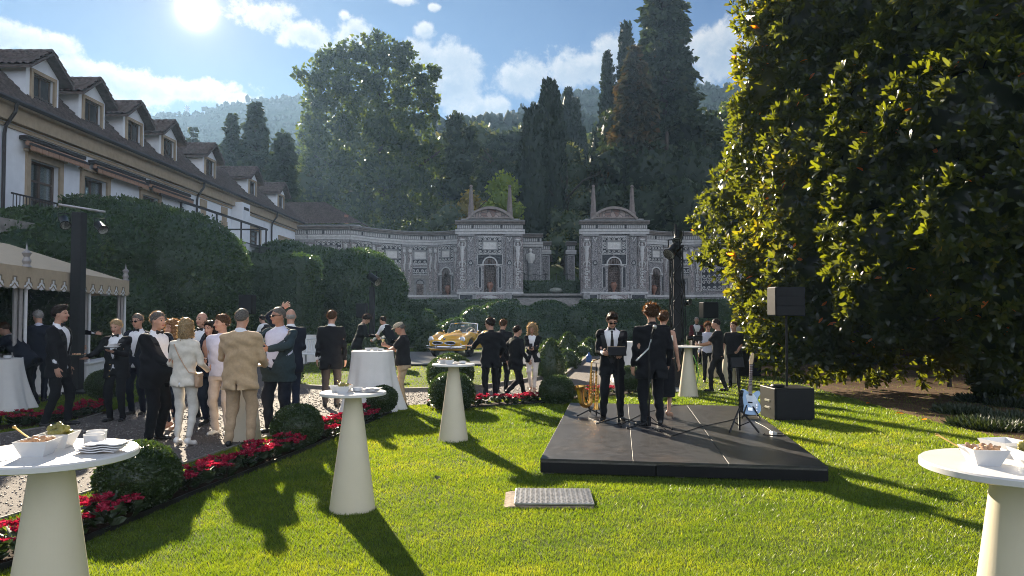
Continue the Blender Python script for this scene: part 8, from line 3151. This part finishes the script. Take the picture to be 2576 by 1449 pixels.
# ================================================================ bench, lights, loudspeakers
bp = at(790, YH, 24.4)
bn = empty('garden_bench', (bp.x, 24.4, 0), 'white slatted garden bench near the draped table', 'bench', rz=rad(-35))
M_wpaint = pmat('white_paint', (0.74, 0.74, 0.73), 0.5, var=0.04)
for i in range(5):
 MB().box((0, -0.2 + i * 0.1, 0.45), (1.5, 0.08, 0.03), bev=0.006).build('seat_slat', M_wpaint, bn)
for i in range(13):
 x = -0.66 + i * 0.11
 MB().box((x, 0.29, 0.68), (0.05, 0.025, 0.4), bev=0.005).build('back_slat', M_wpaint, bn)
MB().tube([(x, 0.29, 0.9 + 0.06 * math.cos(x * 2)) for x in np.linspace(-0.74, 0.74, 9)], 0.035, 6).build('top_rail', M_wpaint, bn)
MB().box((0, 0.29, 0.49), (1.5, 0.04, 0.06)).build('back_rail', M_wpaint, bn)
for sx in (-1, 1):
 MB().box((sx * 0.72, 0.28, 0.46), (0.06, 0.06, 0.92), bev=0.006).build('leg', M_wpaint, bn)
 MB().box((sx * 0.72, -0.22, 0.33), (0.06, 0.06, 0.66), bev=0.006).build('leg', M_wpaint, bn)
 MB().tube([(sx * 0.72, 0.28, 0.72), (sx * 0.72, 0.0, 0.7), (sx * 0.72, -0.28, 0.66)], 0.032, 6).build('armrest', M_wpaint, bn)


def truss(m, w, z0, z1, step=0.3, r=0.022, M=None):
 for sx in (-1, 1):
  for sy in (-1, 1):
   m.cyl((sx * w / 2, sy * w / 2, z0), (sx * w / 2, sy * w / 2, z1), r, n=8, M=M)
 n = int((z1 - z0) / step)
 for i in range(n):
  a, b = z0 + (z1 - z0) * i / n, z0 + (z1 - z0) * (i + 1) / n
  for (p, q) in (((-1, -1), (1, -1)), ((1, -1), (1, 1)), ((1, 1), (-1, 1)), ((-1, 1), (-1, -1))):
   if i % 2:
    p, q = q, p
   m.cyl((p[0] * w / 2, p[1] * w / 2, a), (q[0] * w / 2, q[1] * w / 2, b), r * 0.55, n=6, M=M)
 return m


M_scrim = pmat('black_cover_cloth', (0.013, 0.013, 0.015), 0.9, var=0.2)


def spot(name_parent, c, aim, s=1.0, lens=True):
 """a stage lantern on a yoke, part of its tower"""
 d = Vector(aim).normalized()
 c = Vector(c)
 m = MB()
 m.tube([c - d * 0.16 * s, c - d * 0.14 * s, c + d * 0.12 * s, c + d * 0.2 * s], [0.07 * s, 0.1 * s, 0.1 * s, 0.13 * s], 14)
 o = m.build('lantern', M_blackm, name_parent, True)
 m = MB()
 sd = d.cross(Vector((0, 0, 1))).normalized()
 m.tube([c + sd * 0.13 * s, c + sd * 0.14 * s + Vector((0, 0, 0.2 * s)), c - sd * 0.14 * s + Vector((0, 0, 0.2 * s)), c - sd * 0.13 * s], 0.014 * s, 6)
 m.build('yoke', M_blackm, o)
 MB().tube([c + d * 0.19 * s, c + d * 0.2 * s], 0.115 * s, 14).build('lens', pmat('lantern_lens', (0.5, 0.5, 0.45), 0.12, spec=0.8), o)
 return o


# tower in front of the canopy
p = at(195, YH, 16.9)
tw_ = empty('light_tower', (p.x, 16.9, 0), 'tall black covered light tower in front of the canopy', 'light tower')
MB().box((0, 0, 2.1), (0.24, 0.24, 4.05), bev=0.02).build('cover', M_scrim, tw_)
MB().box((0, 0, 0.03), (0.7, 0.7, 0.05), bev=0.01).build('base_plate', M_blackm, tw_)
MB().tube([(-0.36, -0.2, 4.28), (0.46, 0.25, 4.17)], 0.028, 8).build('crossbar', M_steel, tw_)
spot(tw_, (-0.24, -0.16, 3.9), (0.5, -0.6, -0.55), 0.9)
spot(tw_, (0.38, 0.18, 3.82), (0.7, -0.5, -0.5), 0.9)
# lamp post before the domed hedge
p = at(936, YH, 31.5)
lp = empty('lamp_tower', (p.x, 31.5, 0), 'slim black light post with one bright lantern before the domed hedge', 'light tower')
MB().box((0, 0, 1.45), (0.22, 0.22, 2.9), bev=0.02).build('cover', M_scrim, lp)
MB().box((0, 0, 0.03), (0.6, 0.6, 0.05)).build('base_plate', M_blackm, lp)
spot(lp, (0.05, -0.05, 3.25), (0.75, -0.45, -0.5), 1.6)
MB().cyl((0, 0, 2.9), (0, 0, 3.2), 0.04).build('spigot', M_blackm, lp)
# truss tower right of the musicians
p = at(1702, YH, 17.3)
tr = empty('truss_tower', (p.x, 17.3, 0), 'black lattice truss tower beside the stage', 'light tower')
truss(MB(), 0.24, 0.06, 3.35).build('lattice', M_blackm, tr)
MB().box((0, 0.0, 1.7), (0.17, 0.17, 3.2)).build('inner_sock', M_scrim, tr)
MB().box((0, 0, 0.035), (0.5, 0.5, 0.05), bev=0.01).build('base_plate', M_wpaint, tr)
MB().box((0, 0, 3.38), (0.3, 0.3, 0.06), bev=0.01).build('head_plate', M_blackm, tr)
spot(tr, (-0.08, -0.12, 3.3), (-0.6, -0.5, -0.55), 1.15)
spot(tr, (0.06, 0.05, 3.62), (-0.2, -0.5, -0.5), 0.9)
MB().cyl((0, 0, 3.4), (0, 0, 3.9), 0.03).build('spigot', M_blackm, tr)
MB().tube([(0.14, -0.1, 0.1), (0.16, -0.12, 1.0), (0.19, -0.12, 1.6), (0.15, -0.13, 2.6)], 0.014, 6).build('cable', M_blackp, tr)
spot(tr, (0.22, 0.0, 2.05), (0.5, -0.6, 0.1), 0.6)


def box_speaker(label, c, s, rz=0.0, horns=3, pole=None, name='loudspeaker'):
 b = empty(name, c, label, 'loudspeaker', rz=rz)
 w, d_, h = s
 MB().box((0, 0, h / 2), s, bev=min(0.02, w * 0.05)).build('cabinet', M_blackp, b)
 for i in range(horns):
  hh = h / horns
  MB().box((0, -d_ / 2 - 0.004, hh * (i + 0.5)), (w * 0.94, 0.012, hh * 0.9), bev=0.004).build('grille', M_grillem, b)
 if pole:
  MB().cyl((0, 0, -pole), (0, 0, 0), 0.02, n=10).build('pole', M_blackm, b)
 return b


p = at(1983, YH, 12.75)
sub = empty('subwoofer', (p.x + 0.02, 12.85, 0), 'big black subwoofer box on the lawn by the stage', 'loudspeaker', rz=rad(4))
MB().box((0, 0.06, 0.28), (0.7, 0.62, 0.54), bev=0.012).build('cabinet', M_blackp, sub)
MB().box((0, -0.255, 0.28), (0.64, 0.012, 0.48), bev=0.004).build('grille', M_grillem, sub)
for sz in (0.2, 0.32):
 MB().box((-0.354, 0.05, sz), (0.012, 0.2, 0.03)).build('handle', M_steel, sub)
for sx in (-1, 1):
 for sy in (-1, 1):
  MB().cyl((sx * 0.3, sy * 0.22 + 0.06, 0), (sx * 0.3, sy * 0.22 + 0.06, 0.02), 0.03, n=8).build('foot', M_blackp, sub)
o = MB().lathe([(0.1, 0), (0.12, 0.02), (0.1, 0.045), (0.02, 0.05)], n=20).build('coiled_cable', M_blackp, None, True, loc=(sub.location.x - 0.2, 12.8, 0.555))
tag(o, 'coiled black cable lying on the big subwoofer', 'cable')
box_speaker('black line array loudspeaker on a pole above the big subwoofer', (sub.location.x - 0.02, 12.85, 1.78), (0.54, 0.34, 0.5), rad(6), 3, 1.22)
p = at(1750, YH, 27)
box_speaker('small black loudspeaker on a pole beyond the maroon waiter', (p.x, 25.2, 1.63), (0.54, 0.4, 0.54), rad(8), 1, 0.85)
sub2 = empty('subwoofer', (p.x + 0.05, 21.5, 0), 'black subwoofer box behind the table by the truss', 'loudspeaker')
MB().box((0, 0, 0.4), (0.75, 0.6, 0.78), bev=0.012).build('cabinet', M_blackp, sub2)
MB().box((0, 0, 0.8), (0.77, 0.62, 0.03)).build('top_board', M_wpaint, sub2)
p = at(1722, YH, 24)
box_speaker('small black monitor box right of the truss tower', (p.x, 22.5, 0.75), (0.3, 0.25, 0.34), 0, 1, 0.75)
p = at(622, YH, 21.5)
box_speaker('black loudspeaker on a pole before the square hedge', (p.x, 21.5, 1.78), (0.4, 0.35, 0.56), 0, 1, 1.78)
p = at(911, YH, 30)
box_speaker('black loudspeaker on a pole before the domed hedge', (p.x, 30, 1.6), (0.42, 0.35, 0.58), 0, 1, 1.6)
p = at(872, YH, 24)
box_speaker('small black case on the platform corner', (p.x - 0.0, 24.4, 0.15), (0.24, 0.3, 0.24), 0, 1)

# ---------------------------------------------------------------- on the stage


def tripod(m, r, h, n=3, rz=0.0, foot=0.016):
 for i in range(n):
  a = rz + i * 2 * math.pi / n
  m.tube([(0, 0, h), (r * math.cos(a), r * math.sin(a), 0.012)], 0.011, 6)
 return m


def gs(px, py):
 return gp(px, py, ZS)


# microphone stand
q = gs(1633, 1078)
ms = empty('microphone_stand', q, 'black microphone stand with raised boom before the singer', 'microphone stand')
for i, a in enumerate((-0.1, 3.5, 2.3)):
 MB().tube([(0, 0, 0.09), (0.32 * math.cos(a - 0.2), 0.32 * math.sin(a - 0.2), 0.012)], 0.011, 8).ball((0.32 * math.cos(a - 0.2), 0.32 * math.sin(a - 0.2), 0.014), 0.02, 8).build('leg', M_blackm, ms)
MB().cyl((0, 0, 0.04), (0, 0, 0.17), 0.028, n=10).build('base_hub', M_blackp, ms)
MB().cyl((0, 0, 0.1), (0, 0, 1.15), 0.012, n=8).build('pole', M_blackm, ms)
MB().tube([(-0.2, -0.12, 0.98), (0.0, -0.02, 1.15), (0.045, -0.02, 1.32)], [0.013, 0.012, 0.01], 8).build('boom', M_steel, ms)
m = MB()
m.tube([(0.03, -0.02, 1.28), (0.075, -0.03, 1.43)], [0.014, 0.02], 10)
mb_ = m.build('microphone', M_blackp, ms, True)
MB().ball((0.085, -0.03, 1.455), (0.03, 0.03, 0.034), 12).build('mic_head', M_steel, mb_, True)
MB().tube([(0.03, -0.02, 1.28), (0.0, -0.04, 1.1), (0.03, -0.05, 0.6), (-0.02, -0.04, 0.2), (0.2, -0.2, 0.01)], 0.006, 6).build('cable', M_blackp, ms)

# tablet stand of the saxophone player
q = gs(1556, 1066)
ts = empty('tablet_stand', q, 'slim black stand holding a tablet before the saxophone player', 'music stand')
MB().cyl((0, 0, 0.02), (0, 0, 1.0), 0.011, n=8).build('pole', M_blackm, ts)
for a in (-2.9, -0.2, -1.6):
 MB().tube([(0, 0, 0.1), (0.36 * math.cos(a), 0.36 * math.sin(a), 0.012)], 0.012, 6).build('leg', M_blackm, ts)
o = MB().box((0, 0, 0), (0.27, 0.02, 0.16), bev=0.006).build('tablet', M_blackp, ts)
o.location = (-0.02, -0.02, 1.08)
o.rotation_euler = (-0.7, 0, 0)
o2 = MB().box((0, 0.012, 0), (0.27, 0.012, 0.165), bev=0.004).build('tablet_case', pmat('tan_case', (0.3, 0.2, 0.11), 0.6), ts)
o2.location = (-0.02, 0.0, 1.095)
o2.rotation_euler = (-0.7, 0, 0)
# stand of the guitarist
q = gs(1861, 1086)
ns = empty('music_stand', q, 'black tripod stand with tablet beside the blue guitar', 'music stand')
for a in (-2.4, -0.65, 1.3):
 MB().tube([(0, 0, 0.33), (0.27 * math.cos(a), 0.27 * math.sin(a), 0.012)], 0.013, 6).build('leg', M_blackm, ns)
 MB().tube([(0, 0, 0.08), (0.15 * math.cos(a), 0.15 * math.sin(a), 0.155)], 0.008, 6).build('brace', M_blackm, ns)
MB().tube([(0, 0, 0.02), (0, 0, 0.55), (-0.01, -0.01, 0.62), (-0.03, 0, 0.9)], 0.013, 8).build('pole', M_blackm, ns)
MB().ball((0.02, 0, 0.52), 0.035, 8).build('clamp_knob', M_blackp, ns)
o = MB().box((0, 0, 0), (0.19, 0.025, 0.15), bev=0.008).build('tablet', M_blackp, ns)
o.location = (-0.03, -0.01, 0.96)
o.rotation_euler = (-0.35, 0, 0.1)

# blue electric guitar
M_blue = pmat('pale_blue_lacquer', (0.26, 0.42, 0.62), 0.18, var=0.05, coat=0.6)
M_maple = pmat('maple', (0.5, 0.34, 0.17), 0.35, var=0.12)
q = gs(1892, 1055)
gt = empty('electric_guitar', (q.x, q.y + 0.1, ZS + 0.06), 'pale blue electric guitar propped on its stand by the subwoofer', 'guitar', rz=rad(-8))
Mg = Matrix.Rotation(rad(-14), 4, 'X') @ Matrix.Rotation(rad(4), 4, 'Y')
out = [(0.0, 0.0), (0.09, 0.005), (0.15, 0.05), (0.165, 0.12), (0.145, 0.19), (0.115, 0.235), (0.125, 0.29), (0.15, 0.335), (0.14, 0.375), (0.105, 0.385), (0.065, 0.355), (0.035, 0.335), (-0.04, 0.36), (-0.1, 0.395), (-0.14, 0.38), (-0.145, 0.33), (-0.12, 0.28), (-0.118, 0.23), (-0.15, 0.17), (-0.165, 0.1), (-0.14, 0.04), (-0.08, 0.005)]
# smooth the outline
oo = []
for i in range(len(out)):
 p0, p1, p2, p3 = (np.array(out[(i + k) % len(out)]) for k in (-1, 0, 1, 2))
 for t in (0, 0.33, 0.66):
  oo.append(tuple(0.5 * ((2 * p1) + (-p0 + p2) * t + (2 * p0 - 5 * p1 + 4 * p2 - p3) * t * t + (-p0 + 3 * p1 - 3 * p2 + p3) * t ** 3)))
MB().prism(oo, 0.042, Mg).build('guitar_body', M_blue, gt)
MB().prism([(0.02, 0.12), (0.1, 0.1), (0.125, 0.16), (0.1, 0.25), (0.05, 0.33), (-0.03, 0.335), (-0.07, 0.3), (-0.05, 0.2)], 0.004, Mg @ Matrix.Translation((0, -0.005, 0))).build('pickguard', pmat('white_guard', (0.6, 0.66, 0.72), 0.3), gt)
MB().prism([(-0.028, 0.3), (0.028, 0.3), (0.021, 0.8), (-0.021, 0.8)], 0.024, Mg @ Matrix.Translation((0, -0.012, 0))).build('neck', pmat('rosewood', (0.07, 0.04, 0.03), 0.5, var=0.3), gt)
m = MB()
for i in range(19):
 z = 0.78 - 0.46 * (1 - 0.93 ** i) / (1 - 0.93 ** 19)
 m.box((0, -0.0135, z), (0.046, 0.003, 0.003), M=Mg)
m.build('fret', M_steel, gt)
MB().prism([(-0.021, 0.8), (0.021, 0.8), (0.035, 0.84), (0.045, 0.98), (0.015, 0.99), (-0.028, 0.86)], 0.016, Mg @ Matrix.Translation((0, -0.004, 0))).build('headstock', M_maple, gt)
m = MB()
for i in range(6):
 m.ball((-0.03 + i * 0.006, 0.0, 0.85 + i * 0.024), (0.009, 0.009, 0.007), 6, Mg)
m.build('tuner', M_chrome, gt, True)
MB().box((0, -0.008, 0.085), (0.075, 0.014, 0.055), M=Mg, bev=0.003).build('bridge', M_chrome, gt)
MB().box((0, -0.009, 0.19), (0.07, 0.012, 0.022), rz=0, M=Mg @ Matrix.Rotation(0.0, 4, 'Y'), bev=0.004).build('pickup', M_blackp, gt)
for z in (0.07, 0.115, 0.155):
 MB().cyl((0.095, -0.004, z), (0.095, -0.02, z), 0.013, n=10, M=Mg).build('knob', M_chrome, gt)
MB().tube([(-0.13, -0.02, 0.37), (-0.15, -0.05, 0.25), (-0.13, -0.05, 0.12), (-0.14, -0.02, 0.02)], 0.026, 8, flat=0.2, M=Mg).build('strap', M_blackp, gt)
gst = empty('guitar_stand', (q.x, q.y + 0.1, ZS), 'black folding stand under the blue guitar', 'stand', rz=rad(-8))
for a in (-2.3, -0.8, 1.57):
 MB().tube([(0, 0.1, 0.28), (0.2 * math.cos(a), 0.06 + 0.2 * math.sin(a), 0.012)], 0.012, 6).build('leg', M_blackm, gst)
MB().tube([(-0.1, -0.08, 0.06), (-0.1, 0.05, 0.05), (0.1, 0.05, 0.05), (0.1, -0.08, 0.06)], 0.012, 6).build('cradle', M_blackm, gst)
MB().tube([(0, 0.06, 0.05), (0, 0.14, 0.5)], 0.012, 6).build('pole', M_blackm, gst)

# saxophones on one stand
M_brass = pmat('lacquered_brass', (0.8, 0.46, 0.13), 0.2, 1.0, var=0.08)


def sax(name, label, loc, rz, alto=True):
 s = empty(name, loc, label, 'saxophone', rz=rz)
 if alto:
  pts, rs = [], []
  for t in np.linspace(0, 1, 13):      # body going down
   pts.append((0.06 - 0.02 * t, 0, 0.62 - 0.5 * t))
   rs.append(0.014 + 0.024 * t)
  for a in np.linspace(0.3, math.pi - 0.35, 7):   # bow
   pts.append((-0.03 + 0.075 * math.cos(a), 0, 0.115 - 0.085 * math.sin(a)))
   rs.append(0.04 + 0.004 * (a))
  for t in np.linspace(0, 1, 7):        # bell going up
   pts.append((-0.105 - 0.03 * t, -0.01 * t, 0.12 + 0.22 * t))
   rs.append(0.053 + 0.012 * t + 0.035 * t ** 5)
  MB().tube(pts, rs, 16, False).build('sax_body', M_brass, s, True)
  MB().tube([(0.06, 0, 0.61), (0.065, 0, 0.7), (0.1, 0, 0.745), (0.16, 0, 0.76)], [0.013, 0.012, 0.011, 0.009], 10).build('neck', M_brass, s, True)
  MB().tube([(0.15, 0, 0.757), (0.235, 0, 0.79)], [0.012, 0.008], 10).build('mouthpiece', M_blackp, s, True)
  n, xx = 9, lambda z: 0.06 - 0.04 * (0.62 - z)
  m = MB()
  for i in range(n):
   z = 0.56 - i * 0.05
   m.cyl((xx(z), -0.03 - 0.002 * i, z), (xx(z), -0.042 - 0.002 * i, z), 0.012 + 0.0012 * i, n=10)
  m.build('key', M_gold_m, s)
  MB().tube([(0.09, -0.02, 0.58), (0.085, -0.03, 0.14)], 0.005, 6).tube([(0.03, -0.03, 0.55), (0.02, -0.04, 0.2)], 0.004, 6).build('rod', M_gold_m, s)
  m = MB()
  for z in (0.2, 0.27):
   m.cyl((-0.06, -0.03, z), (-0.06, -0.05, z), 0.035, n=12)
  m.build('bell_key', M_gold_m, s)
 else:
  MB().tube([(0, 0, 0.62), (0, 0, 0.3), (0, 0, 0.08), (0, 0, 0.03), (0, 0, 0.0)], [0.012, 0.02, 0.032, 0.042, 0.058], 14, False).build('sax_body', M_brass, s, True)
  MB().tube([(0, 0, 0.61), (0, 0, 0.74)], [0.014, 0.007], 10).build('mouthpiece', M_blackp, s, True)
  m = MB()
  for i in range(9):
   z = 0.55 - i * 0.052
   m.cyl((0, -0.02, z), (0, -0.036, z), 0.011 + 0.001 * i, n=10)
  m.build('key', M_gold_m, s)
  MB().tube([(0.025, -0.01, 0.55), (0.04, -0.01, 0.1)], 0.005, 6).build('rod', M_gold_m, s)
 return s


q = gs(1482, 1046)
sax('alto_saxophone', 'golden curved saxophone leaning on its stand at the stage edge', (q.x - 0.02, q.y, ZS + 0.14), rad(15), True)
sax('soprano_saxophone', 'straight golden saxophone standing beside the curved one', (q.x + 0.12, q.y + 0.03, ZS + 0.1), 0, False)
ss = empty('saxophone_stand', (q.x, q.y, ZS), 'low black stand under the two saxophones', 'stand')
for (x, y) in ((-0.2, -0.1), (0.24, -0.12), (0.05, 0.25)):
 MB().tube([(0.02, 0.03, 0.1), (x, y, 0.012)], 0.012, 6).build('leg', M_blackm, ss)
MB().tube([(0.02, 0.03, 0.06), (-0.02, 0.03, 0.2), (-0.1, -0.04, 0.42), (-0.16, -0.05, 0.44)], 0.013, 6).build('arm', M_blackm, ss)
MB().cyl((0.12, 0.03, 0.0), (0.12, 0.03, 0.24), 0.012, n=8).build('peg', M_blackm, ss)
# cables on the floor
for (pts, lab) in ((((1640, 1078), (1690, 1098), (1760, 1075), (1830, 1060), (1900, 1040), (1925, 1022)), 'thin black cable running from the microphone stand over the stage'),
     (((1900, 1062), (1925, 1075), (1950, 1092)), 'short black cable between the blue guitar and the pedal'),
     (((1480, 1052), (1510, 1064), (1560, 1070), (1620, 1040), (1700, 1020), (1800, 1016)), 'thin black cable behind the musicians on the stage')):
 o = MB().tube([gs(a, b) + Vector((0, 0, 0.006)) for a, b in pts], 0.005, 6).build('stage_cable', M_blackp, None, True)
 tag(o, lab, 'cable')
# small things on the floor
q = gs(1946, 1094)
pd = empty('effect_pedal', q, 'small pedal with looped cable at the stage edge', 'pedal')
MB().box((0, 0, 0.025), (0.07, 0.11, 0.045), bev=0.006).build('box', M_steel, pd)
MB().ball((0, -0.02, 0.05), 0.012, 8).build('switch', M_chrome, pd)
MB().tube([(0.04, 0, 0.02), (0.14, 0.02, 0.01), (0.1, -0.1, 0.01), (-0.05, -0.13, 0.01), (-0.16, -0.05, 0.01), (-0.1, 0.06, 0.01)], 0.006, 6).build('cable', M_blackp, pd)
o = MB().tube([(0, 0, 0), (0.05, -0.1, 0.35), (0.0, -0.15, 0.6), (-0.03, 0.05, 0.8)], 0.012, 6).build('green_cable', pmat('green_cable', (0.12, 0.4, 0.05), 0.5), None, True, loc=(at(1748, YH, 17.6).x, 17.6, 0.01))
tag(o, 'green cable hanging down behind the table by the truss', 'cable')
o = MB().lathe([(0.1, 0), (0.11, 0.06), (0.1, 0.24), (0.04, 0.3), (0.03, 0.36)], n=14).build('blue_can', pmat('blue_enamel', (0.03, 0.1, 0.3), 0.4), None, True, loc=(at(1481, YH, 27).x, 27, 0.0))
tag(o, 'small blue can standing by the kerb of the gravel walk', 'can')

# ---------------------------------------------------------------- planting at the right edge
M_tuft = leafmat('tuft_leaf', [(0, (0.01, 0.02, 0.009)), (1, (0.035, 0.05, 0.016))], 0.2, 0.5)


def tuft(label, x, y, r, n, h):
 o = empty('ground_tuft', (x, y, 0), label, 'plant', 'grassy tufts at the magnolia foot')
 a = NR.random(n) * 6.28
 q = r * np.sqrt(NR.random(n))
 P0 = np.stack([q * np.cos(a), q * np.sin(a), 0 * a], -1)
 Dv = np.stack([np.cos(a) * 0.8, np.sin(a) * 0.8, 0.5 + NR.random(n)], -1) + NR.normal(size=(n, 3)) * 0.5
 V, F, A = leaves(P0, Dv, h * (0.6 + 0.7 * NR.random(n)), LANCE)
 np_mesh('blades', V, F, M_tuft, o, A)


for (px, by, r, lab) in ((2490, 1075, 0.55, 'low dark grassy tuft nearest the picture edge'), (2420, 1040, 0.4, 'grassy tuft on the bare earth under the magnolia'), (2560, 1060, 0.5, 'wide grassy clump at the picture edge'), (2480, 1010, 0.5, 'dark clump behind the grassy tufts'), (2560, 1020, 0.6, 'dense dark clump behind the picture-edge tuft')):
 g = gp(px, by)
 tuft(lab, g.x, g.y, r, 1500, 0.15)
g = gp(2505, 1015)
bush('leafy_shrub', 'glossy leafy shrub standing under the magnolia', [((g.x, g.y, 0.45), (0.45, 0.45, 0.38)), ((g.x + 0.3, g.y + 0.2, 0.6), (0.4, 0.4, 0.4))], (g.x, g.y, 0), M_magnolia, 320, 0.1, 'bush')
g = gp(2420, 985)
bush('leafy_shrub', 'taller sunlit shrub deeper under the magnolia', [((g.x + 0.3, g.y + 1, 0.9), (0.5, 0.5, 0.6)), ((g.x + 0.6, g.y + 1.2, 1.4), (0.45, 0.45, 0.5))], (g.x + 0.3, g.y + 1, 0), M_magnolia, 300, 0.12, 'bush')
# dark planting closing the view under the magnolia
bush('shrub_bank', 'dark shrubs closing the view behind the magnolia', [((13, 27, 1.2), (5, 1.6, 2.0)), ((19, 24, 1.5), (4, 3, 2.4)), ((22, 17, 1.5), (3, 5, 2.4))], (16, 26, 0), M_hedge, 60, 0.2, 'bush')
# fallen leaves
for i, (px, py) in enumerate(((1098, 1215), (2705 / 1.565, 1150), (2330, 1060), (2410, 1062), (2250, 1045), (2180, 1020))):
 g = gp(px, py)
 tv, tf = OVAL
 o = np_mesh('fallen_leaf', tv * 0.16, tf, M_magnolia, None, np.full(len(tv), 0.995 if i else 0.1))
 o.location = (g.x, g.y, float(lawn_z(g.x, g.y)) + 0.035)
 o.rotation_euler = (0.1, 0.15, i * 1.1)
 tag(o, ['dark fallen leaf on the lawn between the cone tables', 'brown fallen leaf lying on the near lawn', 'brown fallen leaf on the bare earth nearest the tufts', 'brown fallen leaf beside the grassy tuft', 'brown fallen leaf on the earth by the lawn edge', 'brown fallen leaf deepest under the magnolia'][i], 'leaf')
# pylons on the far ridge
for i, (px, py, lab) in enumerate(((470, 268, 'small lattice mast on the far ridge'), (519, 274, 'second lattice mast along the far ridge'))):
 c = at(px, py + 26, 517)
 m = truss(MB(), 1.5, 0, 7.8, 1.8, 0.15)
 m.tube([(-2.2, 0, 5.2), (2.2, 0, 5.2)], 0.17, 5).tube([(-1.8, 0, 6.7), (1.8, 0, 6.7)], 0.17, 5)
 tag(m.build('lattice_mast', M_steel, None, loc=c), lab, 'mast', 'masts on the far ridge')
# ================================================================ the air
if HAZE > 0:
 hz = MB().box((0, 400, 88), (3200, 2400, 179)).build('haze', None)
 hz['kind'] = 'stuff'
 m = bpy.data.materials.new('haze')
 m.use_nodes = True
 t = m.node_tree
 t.nodes.clear()
 k = NT(t)
 out = k.new('ShaderNodeOutputMaterial')
 pv = k.new('ShaderNodeVolumePrincipled')
 pv.inputs['Color'].default_value = (0.4, 0.64, 1.0, 1)
 pv.inputs['Density'].default_value = HAZE
 pv.inputs['Anisotropy'].default_value = 0.45
 t.links.new(pv.outputs[0], out.inputs['Volume'])
 hz.data.materials.clear()
 hz.data.materials.append(m)
